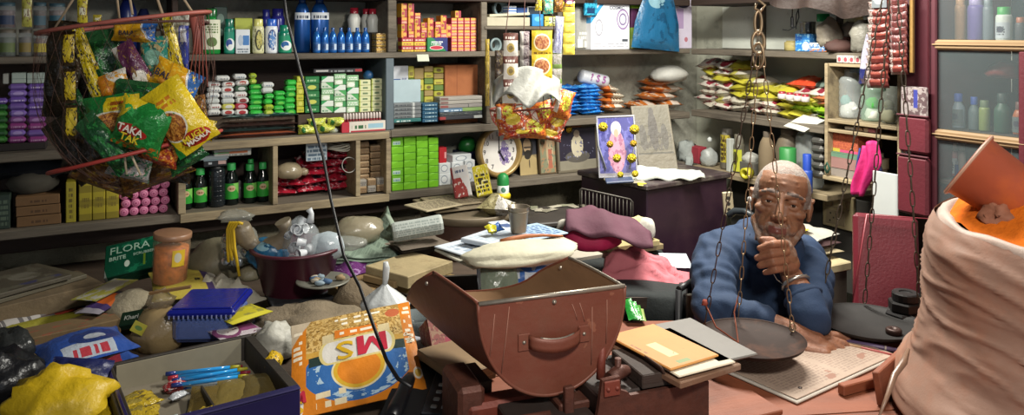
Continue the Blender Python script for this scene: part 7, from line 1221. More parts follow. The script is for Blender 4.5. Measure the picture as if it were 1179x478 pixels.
# ================================================================ SCOOP AND ITS SCALE
e1 = Vector((.94, .343, 0)); ax_ = Vector((-.545, .84, 0)).normalized(); e2 = Vector((-.343, .94, 0))
SP = Vector((.0738, 1.3985, 1.032)); HW, HH = .1415, .178
scr = mat('scoop_rust', '7a4332', .52, metal=.12, var=.3, scale=9, bump=.12, bscale=50, dirt='684636', dscale=9, dth=(.45, .75)); sci = mat('scoop_inner', '86684c', .5, metal=.15, var=.25, scale=7, stretch=(1, 1, 3), dirt='5a3f2e', dscale=6)
lipm = mat('bright_lip', '9a9184', .35, metal=.6, var=.3, scale=30)
scp = thing('weighing_scoop', 'large rusty red-brown metal weighing scoop with a strap handle', 'scoop', SP)
def kmax(th): return .222*(1+1.0*max(0, math.cos(th))**1.2)-.055*max(0, (abs(th)-1.27)/.30)**2
def sw(th, k, off=0):
    rr = 1-off/HW; up = .055*(max(0, k-.05)/.4)**2*max(0, math.cos(th)); fl = 1+.06*k
    ear = .012*max(0, (abs(th)-1.1)/.47)*math.sin(min(1, k/.215)*PI*.6)
    return e1*(math.sin(th)*HW*rr*fl)+ax_*k+Vector((0, 0, -(abs(math.cos(th))**.92)*HH*rr+up+ear))
th_ = lambda v: -PI/2+v*PI
NT_ = 36
MB().grid(lambda u, v: sw(th_(v), u*kmax(th_(v))), 16, NT_).build('trough', scr, scp)
MB().grid(lambda u, v: sw(th_(1-v), u*kmax(th_(1-v)), .003), 16, NT_).build('inner_wall', sci, scp, label='smoother brown inside')
MB().tube([sw(th_(v/NT_), kmax(th_(v/NT_)), .0015) for v in range(NT_+1)], .003, 7).build('mouth_rim', scr, scp)
for s in (-PI/2, PI/2): MB().tube([sw(s, u/10*kmax(s), .0015) for u in range(11)], .003, 7).build('side_rim', lipm if s > 0 else scr, scp)
ed = [sw(th_(v/40), 0) for v in range(41)]
mbx = MB(); n = len(ed); o_ = ax_*.0035
mbx.add([p-o_ for p in ed]+[p for p in ed], [tuple(range(n))[::-1], tuple(range(n, 2*n))]+[(i, (i+1) % n, n+(i+1) % n, n+i) for i in range(n)])
strk = mat('scoop_plate', '78402f', .52, metal=.12, var=.3, scale=9, bump=.12, bscale=50, dirt='684636', dscale=9, dth=(.45, .75), layers=[('n', 3, .62, '8f5842')])
pl = mbx.build('end_plate', strk, scp)
MB().tube([p-o_*.5 for p in ed], .0036, 7).build('seam_bead', scr, scp)
MB().tube([ed[0]-o_*.6, (ed[0]+ed[-1])/2-o_*.6, ed[-1]-o_*.6], .0042, 8).build('front_lip', lipm, scp, label='bright worn lip')
def pp(a, z, out=0): return e1*a+Vector((0, 0, z))-e2*(.0045+out)
for (a, z0, a1, z1) in ((-.112, -.02, -.122, -.10), (-.085, -.01, -.10, -.125), (.075, -.03, .073, -.135), (.105, -.02, .103, -.10), (.035, -.02, .045, -.05), (.05, -.02, .06, -.055)):
    MB().tube([pp(a, z0, -.0005), pp((a+a1)/2+.001, (z0+z1)/2, -.0005), pp(a1, z1, -.0005)], .0009, 4).build('scratch', mat('scratch', '9a6a58', .7), scp)
def strap(u, v): a = -.048+.096*u; return pp(a, -.064-.024*v-.006*math.sin(u*PI), .020*math.sin(u*PI)**.5)
MB().grid(strap, 18, 3).build('handle', scr, scp).modifiers.new('s', 'SOLIDIFY').thickness = .003
MB().tube([strap(u/18, 0) for u in range(3, 16)], .0018, 6).build('handle_edge', lipm, scp)
for s in (-1, 1): MB().box(pp(s*.058, -.076, 0), (.022, .004, .030), 0, .001, Matrix.Rotation(math.atan2(.343, .94), 3, 'Z')).build('handle_tab', scr, scp)
for (a, z) in ((0, -.012), (-.058, -.076), (.058, -.076)): MB().lathe([(0, .004), (.003, .003), (.0045, 0)], 10, pp(a, z), M=Matrix.Rotation(PI/2, 3, 'X')).build('rivet', lipm, scp)
for s in (-PI/2+.12, PI/2-.12): MB().lathe([(0, .002), (.004, .0)], 10, sw(s, .19, .004 if s > 0 else -.001), M=Matrix.Rotation(PI/2, 3, 'X')).build('rivet', lipm, scp)
ir = mat('scale_iron', '5f382c', .55, metal=.3, var=.35, scale=14, bump=.25, dirt='2a211e', dscale=8); irr = mat('scale_red', '7a3a2c', .55, metal=.15, var=.3, scale=14, bump=.2, dirt='33241f', dscale=8)
ird = mat('scale_dark', '3a302c', .6, metal=.3, var=.3, scale=10, dirt='4a2c22', dscale=7)
BO = Vector((.152, 1.36, .75)); BRZ = math.atan2(.343, .94)
scl = thing('counter_scale', 'old red-brown iron counter scale under the scoop and envelopes', 'scale', BO, BRZ)
MB().box((.108, .085, .058), (.215, .15, .112), 0, .003).build('base_housing', ird, scl)
out = [(-.075, .0), (-.05, .035), (-.042, .068), (-.012, .083), (-.008, .098), (.0, .150), (.034, .152), (.036, .128), (.05, .122), (.054, .116), (.215, .116), (.215, 0)]
MB().prism(out, -.012, -.003, M=Matrix(((1, 0, 0), (0, 0, 1), (0, 1, 0)))).build('bracket_plate', ir, scl)
MB().box((.017, -.0145, .135), (.030, .004, .026), 0, .001).build('rivet_plate', irr, scl)
for x in (.009, .026): MB().lathe([(0, .004), (.003, .003), (.0042, 0)], 10, (x, -.0165, .135), M=Matrix.Rotation(PI/2, 3, 'X')).build('rivet', irr, scl)
MB().box((.15, .06, .128), (.13, .12, .026), 0, .002).build('platform_block', WDD, scl)
MB().box((-.11, .12, .045), (.20, .05, .09), 0, .008).build('left_arm', irr, scl); MB().box((-.20, .16, .06), (.05, .12, .12), 0, .008).build('arm_post', ir, scl); MB().tube([(-.24, .05, .06), (-.18, .03, .075), (-.10, .02, .06), (-.05, .01, .05)], [.02, .022, .018, .014], 10).build('left_arm', irr, scl)
MB().tube([(-.17, .04, .083), (-.08, .03, .087)], .006, 8).build('arm_pin', ir, scl)
MB().box((-.045, .03, .07), (.018, .012, .12), 0, .002).build('scoop_stay', ir, scl); MB().box((-.08, .06, .075), (.15, .14, .02), 0, .003).build('scoop_seat', ird, scl); MB().box((-.03, .06, .088), (.06, .05, .016), 0, .003).build('scoop_seat', ir, scl)
lk = [(.030, .055, .12), (.034, .06, .155), (.04, .07, .175), (.052, .075, .178), (.058, .075, .165)]
MB().tube(lk, [.009, .008, .010, .010, .007], 8).build('lever_link', irr, scl); MB().tube([(.03, .02, .135), (.055, .03, .14), (.075, .04, .135)], [.012, .013, .010], 10).build('lever_link', ir, scl)
MB().tube([(.052, .03, .12), (.052, .03, .165)], .006, 8).build('lever_pin', ir, scl)
# things stacked on the scale
zE = .894
flat('wooden_board', 'grey flat board lying under the envelopes and over the pan', 'board', zE+.004, ((796, 365), (873, 408), (828, 416), (752, 374)), .005, mat('grey_board', '6f6a64', .5, var=.12, dirt='54504a'))
flat('cardboard_folder', 'worn brown cardboard folder under the yellow envelope', 'folder', zE-.004, ((742, 372), (856, 414), (768, 440), (712, 396)), .012, mat('folder_br', '7a5a44', .8, var=.3, dirt='9a8a78'))
flat('envelope', 'white envelope between the folder and the yellow envelope', 'envelope', zE+.004, ((750, 371), (848, 411), (768, 432), (722, 392)), .004, mat('env_white', 'c9bca4', .65, var=.12, dirt='a08a70', dth=(.6, .8)))
flat('envelope', 'mustard yellow envelope with address label on the scale', 'envelope', zE+.010, ((738, 369), (827, 404), (764, 425), (706, 386)), .005, mat('env_yellow', 'c08644', .6, var=.12, dirt='b0803c', layers=[('r', .42, .28, .78, .48, 'd6bc88'), ('r', .88, .25, .95, .5, '7f8f5a'), ('t', .3, .06, .6, .12, '8a5a34', 1, 20), ('n', 8, .68, 'a06a3a')]))
quad('envelope_flap', 'brown folded side of the envelope bundle facing the scoop', 'envelope', C(705, 384, zE+.008), C(765, 427, zE+.008), C(768, 441, zE-.025), C(722, 408, zE-.03), .004, mat('flap_br', '4a3428', .8, var=.3))
# blocks and papers between phone and scoop
flat('wooden_board', 'pale worn wooden board beside the telephone', 'board', .80, ((492, 398), (538, 388), (566, 420), (528, 434)), .02, mat('pale_board', '8a7050', .65, var=.25, stretch=(1, 8, 1)))
flat('wooden_board', 'second darker board under the pale worn board', 'board', .775, ((488, 402), (540, 392), (568, 424), (526, 440)), .02, mat('pale_board2', '6f5a40', .7, var=.25))
MB().box((0, 0, .015), (.06, .09, .07), 0, .002).build('wooden_block', KM('4a382a'), None, D(540, 448, 1.5)-Vector((0, 0, .02)), (0, 0, .4), 'small brown wooden block under the boards near the scale', 'block')
quad('printed_carton', 'faded red printed carton behind the boards', 'box', D(494, 366, 1.80), D(522, 366, 1.83), D(526, 400, 1.78), D(497, 403, 1.75), .05, mat('red_carton', '8f4a44', .7, var=.25, layers=[('n', 5, .52, 'a07a60'), ('r', .6, .1, 1, .8, '9a2f44'), ('n', 9, .6, '5a342c')]))
flat('paper', 'white paper stuck out behind the wheat sack', 'paper', .785, ((478, 372), (496, 366), (508, 392), (486, 408)), .003, KM('a4a8b0'))
t = thing('glass_bowl', 'grey glass bowl half hidden between white bag and scoop', 'bowl', D(478, 385, 1.92))
MB().lathe([(0, 0), (.03, 0), (.045, .02), (.05, .045), (.047, .045), (.042, .02), (0, .004)], 22).build('bowl_wall', clear('glass_grey', '8f9a9c', .5, .1, 0), t)
for i in range(4): quad('leaf_wrapper', 'green leaf-like wrapper beside the scoop, '+ORD[i]+' of four', 'wrapper', D(716+i*4, 346+i*2, 2.06), D(722+i*5, 343+i*4, 2.06), D(736+i*3, 366+i, 2.0), D(722+i*4, 368, 2.0), .006, foil('green_leaf%d' % i, ('1f7a2c', '2f8f34', '3a7a2a', '8a9a5a')[i], rough=.3), seed=790+i, cr=.4, group='green wrappers beside the scoop', nu=8, nv=8)
t = thing('black_chair', 'black metal chair corner between black cloth and the man', 'chair', D(790, 372, 2.10))
for a, b in (((-.02, 0, -.4), (-.02, 0, .09)), ((.02, .05, -.4), (.02, .05, .09)), ((-.02, 0, .09), (.025, .05, .095)), ((.005, .02, .0), (.005, .02, .07))): MB().tube([a, b], .009, 8).build('tube_frame', K('1c1c1e'), t)
MB().box((.012, .01, .03), (.02, .01, .09), 0, .003).build('end_cap', mat('grey_cap', '6a6458', .6), t)
# ---------------------------------------------------------------- on the counter
nwp = mat('counter_news', 'a08c7c', .75, var=.2, bump=.1, dirt='7a5a4a', dscale=5, dth=(.5, .8), layers=[('t', .04, .05, .47, .95, '8c786a', 30, 60), ('t', .52, .05, .96, .6, '8c786a', 20, 60), ('n', 4, .66, '8a6656')])
P0 = Vector((.574, 1.573, ZR+.007)); va, vb = Vector((.813, .582, 0)), Vector((-.62, .785, 0))
quad('writing_board', 'newspaper-covered writing board with pale rounded rim on the counter', 'board', P0+vb*.30, P0+vb*.30+va*.39, P0+va*.39, P0, .006, mat('board_rim', 'b8b0a4', .5, var=.15), ch=.002)
quad('newspaper', 'orange-dusted newspaper lying on the writing board', 'newspaper', P0+vb*.295+va*.006+Vector((0, 0, .003)), P0+vb*.295+va*.384+Vector((0, 0, .003)), P0+vb*.005+va*.384+Vector((0, 0, .003)), P0+vb*.005+va*.006+Vector((0, 0, .003)), .0024, nwp, ch=.0008)
MB().lathe([(0, .001), (.004, .0005), (.0045, 0)], 10).build('stud', K('3a2a24'), None, P0+vb*.03+va*.055+Vector((0, 0, .0045)), None, 'small dark stud at the corner of the newspaper board', 'stud')
def rod(p, q, r, m, name, lb, cat='stick', segs=()):
    t = thing(name, lb, cat, (p+q)/2)
    MB().tube([p-(p+q)/2, q-(p+q)/2], r, 8).build('shaft', m, t)
    for a, b, mm in segs: MB().tube([p.lerp(q, a)-(p+q)/2, p.lerp(q, b)-(p+q)/2], r*1.08, 8).build('band', mm, t)
rod(C(950, 388, ZR+.010), C(1056, 408, ZR+.010), .0055, mat('rod_violet', '5a4a6a', .4, var=.3), 'rod', 'violet-grey rod with white bands lying behind the hand', segs=((.66, .68, K('b0a8a0')), (.80, .82, K('b0a8a0')), (.82, 1, mat('rod_br', '7a4a34', .5))))
rod(C(946, 390, ZR+.010), C(1052, 415, ZR+.010), .004, mat('rod_red', '8f3a34', .5, var=.3), 'rod', 'thin red rod lying beside the violet-grey rod', segs=((.0, .45, mat('rod_tan', '9a7a5a', .5)),))
flat('wooden_board', 'orange wooden board edge at the front of the counter', 'board', ZR+.012, ((800, 425), (838, 425), (915, 464), (815, 498)), .010, OW2)
p_, q_ = C(968, 449, ZR+.012), C(1013, 437, ZR+.012)
MB().box((0, 0, 0), ((q_-p_).length, .018, .022), 0, .002).build('wooden_strip', OW2, None, (p_+q_)/2, (0, 0, math.atan2((q_-p_).y, (q_-p_).x)), 'orange wooden strip lying against the newspaper board', 'strip')
quad('wooden_board', 'upright orange-brown board standing before the sack', 'board', Vector((.735, 1.57, .82)), Vector((.86, 1.70, .815)), Vector((.862, 1.692, ZR+.002)), Vector((.745, 1.56, ZR+.002)), .014, OW)
wts = mat('weight_iron', '2c2a2a', .5, metal=.5, var=.3, scale=20)
zw = ZR+.001; wp = C(1040, 372, ZR)
for i, (r, h) in enumerate(((.046, .030), (.040, .026), (.033, .022))):
    t = thing('iron_weight', 'dark iron hexagonal weight, '+('lowest', 'middle', 'topmost')[i]+' in the stack behind the grey pan', 'weight', (wp.x+.003*i, wp.y, zw), .3*i, 'stacked iron weights')
    MB().lathe([(0, 0), (r*.94, 0), (r, h*.15), (r, h*.85), (r*.92, h), (r*.5, h), (r*.45, h*.85), (0, h*.85)], 6 if i < 2 else 20, smooth=False).build('weight_body', wts, t); zw += h+.0008
# red chair behind the pan
rc = thing('chair', 'chair with maroon leatherette back behind the grey balance pan', 'chair', (1.08, 2.40, 0))
lea = mat('leatherette', '5f1c26', .4, var=.15, bump=.12, bscale=120); chm = mat('chair_tube', '3a3634', .4, metal=.6)
bk_ = quad('backrest', None, None, D(999, 246, 2.44), D(1069, 251, 2.40), D(1064, 372, 2.34), D(981, 362, 2.38), .035, lea, ch=.012)
del bk_['_w'], bk_['_h']
M_ = bk_.matrix_world.copy(); bk_.parent = rc; bk_.matrix_parent_inverse = Matrix.Identity(4); bk_.matrix_basis = Matrix.Translation(-Vector((1.08, 2.40, 0))) @ M_
MB().tube([Vector(p)-Vector((1.08, 2.40, 0)) for p in (D(998, 247, 2.42), D(1070, 252, 2.38), D(1066, 372, 2.32), D(980, 362, 2.36))], .0035, 6, closed=True).build('piping', mat('piping', '7a3038', .4), rc)
MB().box((-.02, .16, .45), (.36, .34, .06), 0, .02).build('seat', lea, rc)
for x in (-.16, .14):
    for y in (.01, .30): MB().tube([(x, y, 0), (x, y, .43)], .012, 8).build('leg', chm, rc)
    MB().tube([(x*.6, .02, .43), (x*.6, .012, .62)], .010, 8).build('back_post', chm, rc)
# low cupboard behind the man with papers
lc = thing('low_cupboard', 'small cream-edged cupboard with papers behind the man', 'cupboard', (1.0, 2.84, 0), B.rz)
MB().box((0, 0, .34), (.34, .22, .66), 0, .004).build('cupboard_body', KM('4a4238'), lc); MB().box((0, -.01, .685), (.36, .26, .03), 0, .004).build('cupboard_top', KM('b8aa84'), lc)
for i, (c, s) in enumerate((('a89a7c', 0), ('4a3434', 1), ('b4b0a4', 2))): MB().pillow(.22-.02*i, .17, .035, seed=800+i, cr=.35).build('folded_papers', mat('fp'+c, c, .75, var=.25), None, Vector((.985+.01*i, 2.80, .71+.024*i+.012)), (-PI/2, 0, B.rz+.1*s), ('lowest tan', 'dark', 'upper pale')[i]+' folded papers on the cream-edged cupboard', 'paper')
MB().pillow(.10, .09, .02, seed=810, cr=.3).build('yellow_packet', foil('yw_pk', 'c4b02c', [('n', 4, .52, 'c9c9b8')]), None, Vector((.965, 2.78, .80)), (-PI/2, 0, B.rz), 'yellow and white packet on the folded papers behind the man', 'packet')
# ---------------------------------------------------------------- sack of orange powder
SC = Vector((1.150, 1.46, ZR+.001))
sk = thing('powder_sack', 'large dusty woven sack of orange powder standing on the counter', 'sack', SC)
wov = mat('woven_sack', '967666', .55, var=.2, scale=6, bump=.06, bscale=200, dirt='a3603f', dscale=4, dth=(.45, .8))
prof = ((0, .39), (.02, .41), (.06, .40), (.12, .365), (.20, .348), (.28, .345), (.33, .343), (.37, .328), (.41, .305))
def pr(z):
    for (a, ra), (b, rb_) in zip(prof, prof[1:]):
        if z <= b: f = (z-a)/(b-a); return ra+(rb_-ra)*f
    return prof[-1][1]
def skf(u, v):
    a = u*2*PI; z = v*(.41+.03*math.cos(a)*(math.cos(a) < 0)); r = pr(z); s_ = a*.34; zz_ = z+.10*math.sin(a*1.0+2.2)+.02*math.sin(a*3)
    c1 = math.cos(a)*.34; s1_ = math.sin(a)*.34; n1 = noise.noise(Vector((c1*4, s1_*4, zz_*15))); n2 = noise.noise(Vector((c1*7+9, s1_*7, zz_*34+4)))
    k_ = min(1, z/.05)*max(0, min(1, (.41-z)/.05))
    r += k_*(.0055*max(0, 1-abs(n1)*4.5)**2+.0030*max(0, 1-abs(n2)*5)**2-.003*max(0, n1))+.008*noise.noise(Vector((c1*5, s1_*5, z*7)))
    return (r*math.cos(a)*.98, r*math.sin(a)*.98, z)
MB().grid(skf, 150, 80, wu=True).build('sack_wall', wov, sk)
rol = mat('rolled_rim', 'b09c90', .65, var=.2, scale=6, bump=.15, bscale=60, dirt='a8603c', dscale=4, dth=(.5, .8))
def roll(u, v):
    a = u*2*PI; b = v*2*PI; rr = .017+.004*math.sin(a*3+1)+.005*noise.noise(Vector((math.cos(a)*4, math.sin(a)*4, b)))+.003*math.sin(b*3+a*5); hh = .029
    R_ = .300+.010*math.sin(a*2+.6); return ((R_+rr*math.cos(b))*math.cos(a), (R_+rr*math.cos(b))*math.sin(a), .386+hh*math.sin(b)+.030*math.cos(a)*(math.cos(a) < 0)+.003*math.sin(a*13+b))
MB().grid(roll, 90, 14, wu=True, wv=True).build('rolled_rim', rol, sk, label='rolled-down whitish rim')
pwd = mat('orange_powder', 'd0691c', .95, var=.22, scale=22, bump=.6, bscale=45, spec=.1)
def powd(u, v):
    a = u*2*PI; r = v*.296; q = noise.noise(Vector((math.cos(a)*r*14, math.sin(a)*r*14, 2)))
    return (r*math.cos(a), r*math.sin(a), .408+.074*(1-(v)**2.2)+.030*math.cos(a)*v*v*(math.cos(a) < 0)+.012*q+.006*math.sin(r*60+a*3)*(1-v))
MB().grid(powd, 60, 24, wu=True).build('powder', pwd, sk, kind='stuff')
MB().blob(.055, .030, .022, 83, .35, 2.6, 22).build('rim_fold', mat('rim_fold', '8f5a42', .8, var=.35, bump=.4, bscale=30), sk, (-.225, .02, .395), (0, -.25, .9))
MB().tube([D(1046, 402, 1.46)-SC, D(1040, 418, 1.43)-SC, D(1030, 432, 1.40)-SC, D(1022, 455, 1.37)-SC, D(1012, 480, 1.34)-SC], [.003, .007, .006, .004, .002], 6).build('torn_strip', mat('torn', '8a6a56', .35, var=.3), sk)
bk2 = thing('plastic_bucket', 'orange-stained plastic bucket tilted into the powder', 'bucket', D(1161, 221, 1.50))
axv = Vector((-.66, .50, .56)).normalized(); Mb = axv.to_track_quat('Z', 'Y').to_matrix()
terr = mat('terracotta', 'a04f34', .5, var=.25, scale=7, dirt='b8602c', dscale=5)
MB().lathe([(0, -.07), (.046, -.07), (.052, -.066), (.066, .075), (.070, .076), (.070, .084), (.064, .084), (.050, -.055), (0, -.06)], 36, M=Mb).build('bucket_wall', terr, bk2)
MB().tube([Mb @ Vector((.070*math.cos(a), .070*math.sin(a), .080)) for a in [i*2*PI/36 for i in range(36)]], .003, 6, closed=True).build('rim', mat('terr_rim', 'b08a74', .5), bk2)
# ================================================================ THE SEATED MAN
def ball(mbx, c, r, n=14, M=None):
    M = M or Matrix.Identity(3); c = Vector(c); r = r if isinstance(r, (tuple, list)) else (r, r, r)
    mbx.grid(lambda u, v: c+M @ Vector((r[0]*math.sin(v*PI)*math.cos(-u*2*PI), r[1]*math.sin(v*PI)*math.sin(-u*2*PI), -r[2]*math.cos(v*PI))), n, n//2+2, wu=True)
def limb(mbx, pts, rs, n=12):
    """tapering limb: rounded at both ends, one closed skin"""
    P, Rr = [], []
    a, b = Vector(pts[0]), Vector(pts[1]); d0 = (a-b).normalized(); y, z = Vector(pts[-1]), Vector(pts[-2]); d1 = (y-z).normalized()
    for t_ in (1, .94, .75, .4): P.append(a+d0*rs[0]*t_); Rr.append(max(rs[0]*math.sqrt(max(0, 1-t_*t_)), 1e-4))
    for i in range(len(pts)-1):
        for k in range(4): f = k/4; P.append(Vector(pts[i]).lerp(Vector(pts[i+1]), f)); Rr.append(rs[i]*(1-f)+rs[i+1]*f)
    P.append(Vector(pts[-1])); Rr.append(rs[-1])
    for t_ in (.4, .75, .94, 1): P.append(y+d1*rs[-1]*t_); Rr.append(max(rs[-1]*math.sqrt(max(0, 1-t_*t_)), 1e-4))
    mbx.tube(P, Rr, n)
def fuse(mbx, name, mats, voxel, smooth, parent=None, loc=None, disp=None, cls=None, **k):
    o = mbx.build('tmp', mats); m = o.modifiers.new('r', 'REMESH'); m.mode = 'VOXEL'; m.voxel_size = voxel; m.use_smooth_shade = True
    s_ = o.modifiers.new('s', 'SMOOTH'); s_.iterations = smooth; s_.factor = .5
    me = bpy.data.meshes.new_from_object(o.evaluated_get(bpy.context.evaluated_depsgraph_get())); bpy.data.objects.remove(o)
    if disp:
        ns = [v.normal.copy() for v in me.vertices]
        for v, n_ in zip(me.vertices, ns): v.co += n_*disp(v.co, n_)
    for p in me.polygons: p.use_smooth = True
    if cls:
        for p in me.polygons: p.material_index = cls(p.center)
    me.name = name; return link(name, me, parent, loc, **k)
MAN = Vector((.69, 2.30, .45))
man = thing('person', 'old man in a dark blue shirt resting his chin on his fist', 'person', MAN)
skin = mat('skin', '7e563d', .56, var=.14, scale=40, sss=.08, dirt='5f3a2a', dscale=18, dth=(.5, .8), bump=.12, bscale=180)
skinh = mat('skin_hand', '85573e', .55, var=.16, scale=50, sss=.06, dirt='5a382a', dscale=25, dth=(.5, .8), bump=.25, bscale=160)
hairm = mat('hair_grey', '857b73', .85, var=.5, scale=200, bump=.4, bscale=300, dirt='74564a', dscale=40, dth=(.45, .7))
stub = mat('stubble', '7d5a45', .7, var=.3, scale=220, bump=.3, bscale=300, dirt='8f857c', dscale=70, dth=(.45, .68))
browm = mat('brow', '4a3a32', .8, var=.3, scale=150); lipc = mat('lip', '6a3c34', .45, var=.1)
HC = D(899, 234, 2.065)
fwd = (Vector((0, 0, ZC-.06))-HC).normalized(); fwd.z *= .75; fwd.normalize(); yh = -fwd; roll_ = math.radians(8)
xh0 = yh.cross(Vector((0, 0, 1))).normalized(); zh0 = xh0.cross(yh); xh = xh0*math.cos(roll_)-zh0*math.sin(roll_); zh = xh.cross(yh)
HM = Matrix((xh, yh, zh)).transposed()
def hp(x, y, z): return HC+HM @ Vector((x, y, z))-MAN
def hl(c): return HM.transposed() @ (c+MAN-HC)
b = MB()
def hb(c, r, n=18): ball(b, hp(*c), r, n, HM)
def hlimb(ps, rs): limb(b, [hp(*p) for p in ps], rs)
hb((0, .018, .030), (.073, .092, .083), 26); hb((0, -.018, .045), (.064, .066, .060), 22); hb((0, -.012, -.022), (.062, .072, .078), 24)
hb((0, -.026, -.078), (.047, .052, .034)); hb((0, -.064, -.103), (.019, .018, .015))
hlimb([(-.052, -.005, -.055), (-.030, -.05, -.098), (0, -.062, -.105), (.030, -.05, -.098), (.052, -.005, -.055)], [.018, .015, .013, .015, .018])
for s in (-1, 1):
    hb((s*.043, -.055, -.016), (.021, .020, .014)); hb((s*.030, -.058, -.052), (.020, .018, .022))
    hlimb([(s*.010, -.083, .024), (s*.030, -.084, .030), (s*.052, -.064, .022)], [.0072, .0078, .007])
    hlimb([(s*.0135, -.076, .0085), (s*.023, -.0800, .0130), (s*.034, -.0790, .0135), (s*.046, -.068, .0075)], [.005, .0062, .0066, .005])      # upper lid
    hlimb([(s*.015, -.075, .002), (s*.025, -.0765, -.0035), (s*.036, -.0745, -.0035), (s*.046, -.066, .002)], [.004, .0050, .0054, .004])     # lower lid
    hlimb([(s*.017, -.074, -.012), (s*.030, -.073, -.017), (s*.044, -.062, -.012)], [.004, .005, .004])
    hb((s*.0125, -.093, -.031), (.0072, .009, .0065)); hlimb([(s*.019, -.082, -.028), (s*.030, -.074, -.048), (s*.033, -.066, -.066)], [.005, .006, .005])
    hb((s*.073, .014, -.005), (.007, .016, .029)); hlimb([(s*.073, .030, .016), (s*.079, .022, .022), (s*.077, .006, .018)], [.005, .005, .005]); hlimb([(s*.073, .030, .016), (s*.078, .032, -.002), (s*.073, .014, -.030)], [.0055, .005, .0065])
hlimb([(0, -.080, .028), (0, -.090, .006), (0, -.103, -.020), (0, -.106, -.027)], [.0088, .0078, .0100, .0102])
hb((0, -.070, -.062), (.026, .020, .024)); hlimb([(-.024, -.076, -.060), (-.008, -.0875, -.0565), (0, -.0875, -.058), (.008, -.0875, -.0565), (.024, -.076, -.060)], [.003, .0046, .0042, .0046, .003]); hlimb([(-.021, -.077, -.0665), (0, -.0875, -.0675), (.021, -.077, -.0665)], [.0032, .0056, .0032])
for z_, w_ in ((.052, .034), (.064, .030)): hlimb([(-w_, -.071, z_), (0, -.083+(z_-.05)*.5, z_+.002), (w_, -.071, z_)], [.0035, .0042, .0035])
limb(b, [hp(0, .03, -.05), hp(0, .055, -.12), Vector((.715, 2.19, .885))-MAN], [.054, .054, .07])
# trunk, legs (under the clothes) and arms
V = lambda x, y, z: Vector((x, y, z))-MAN
limb(b, [V(.71, 2.19, .86), V(.69, 2.23, .70), V(.69, 2.30, .53)], [.10, .11, .11], 18)
SHL, ELL, WRL = V(.578, 2.160, .895), V(.505, 1.955, .812), V(.672, 1.868, .786)
SHR, ELR, WRR = V(.806, 2.165, .880), V(.728, 1.900, .818), V(.700, 1.985, .902)
limb(b, [V(.69, 2.18, .88), SHL, ELL], [.07, .05, .038]); limb(b, [ELL, ELL.lerp(WRL, .35), WRL], [.036, .037, .024])
limb(b, [V(.71, 2.18, .86), SHR, ELR], [.07, .05, .038]); limb(b, [ELR, ELR.lerp(WRR, .4), WRR], [.034, .035, .0235])
for s in (-1, 1): limb(b, [V(.69+s*.09, 2.28, .50), V(.69+s*.11, 2.00, .50), V(.69+s*.11, 1.97, .08)], [.085, .062, .040]); limb(b, [V(.69+s*.11, 2.0, .045), V(.69+s*.11, 1.88, .03)], [.035, .028])
# resting hand on the newspaper: knuckle row, four bent fingers and a thumb
def pxv(px, y, d): return D(px, y, d)-MAN
limb(b, [WRL, pxv(938, 396, 1.855)], [.024, .030]); ball(b, pxv(944, 399, 1.85), (.034, .036, .019)); limb(b, [pxv(930, 404, 1.83), pxv(950, 409, 1.815)], [.017, .016])
for kn, md, tp, r_ in (((955, 391, 1.862), (972, 396, 1.855), (982, 405, 1.848), .0098), ((957, 396, 1.848), (971, 404, 1.838), (979, 416, 1.832), .0102), ((954, 402, 1.834), (966, 410, 1.824), (971, 421, 1.819), .0100), ((948, 407, 1.820), (957, 415, 1.812), (959, 423, 1.808), .0088)):
    limb(b, [pxv(936+(kn[0]-948)*.4, 397+(kn[1]-396)*.5, kn[2]+.004), pxv(*kn), pxv(*md), pxv(*tp)], [r_*1.1, r_*1.12, r_*.95, r_*.78], 10)
limb(b, [pxv(930, 393, 1.872), pxv(950, 386, 1.885), pxv(968, 387, 1.885), pxv(977, 391, 1.88)], [.013, .0115, .0105, .008], 10)
# fist under the chin
limb(b, [WRR, pxv(907, 303, 1.962)], [.0235, .030]); ball(b, pxv(906, 296, 1.955), (.026, .024, .036)); ball(b, pxv(903, 284, 1.952), (.022, .020, .018))
for i, (yk, ym, yt, xk, xm, xt, r_) in enumerate(((281, 281, 286, 912, 890, 875, .0100), (290, 292, 297, 914, 888, 872, .0104), (300, 302, 306, 914, 890, 875, .0100), (309, 311, 314, 911, 893, 881, .0088))):
    limb(b, [pxv(xk-4, yk, 1.958), pxv(xk-10, yk, 1.934), pxv(xm, ym, 1.920), pxv(xt, yt, 1.938)], [r_, r_*1.08, r_*.98, r_*.82], 10)
limb(b, [pxv(900, 288, 1.945), pxv(889, 277, 1.945), pxv(878, 276, 1.945)], [.012, .0105, .0085], 10)
def cls(c):
    p = hl(c)
    if p.z > -.13 and abs(p.x) < .10 and -.12 < p.y < .13:
        nz = noise.noise(p*60)*.004; nz2 = noise.noise(p*25)*.006
        if abs(abs(p.x)-.031) < .021 and abs(p.z-.0315-(.0015 if abs(p.x) < .04 else -.004)) < .0042+nz*.6 and p.y < -.066: return 3
        ear = abs(p.x) > .074 and -.01 < p.y < .05 and p.z < .035
        if not ear and (p.z > .080+nz2*1.5-.25*max(0, p.y+.02) or (abs(p.x) > .056 and p.z > .0+nz2 and p.y > -.038+nz2 and p.z < .1) or (p.y > .03 and p.z > -.05)): return 1
        if p.y < -.060 and abs(p.x) < .0215 and -.0715 < p.z < -.0545: return 4
        if p.y < .012 and -.115 < p.z and (p.z < -.062+nz+.25*max(0, abs(p.x)-.03) or (p.z < -.046+nz and abs(p.x) < .03 and p.y < -.06)) and p.y < -.0: return 2
        return 0
    return 5 if p.z < -.15 or True else 0
body = fuse(b, 'body', [skin, hairm, stub, browm, lipc, skinh], .0026, 2, man, cls=cls)
wh, irs = mat('eye_white', 'b8a898', .25, var=.05), mat('iris', '1d1410', .15, var=0)
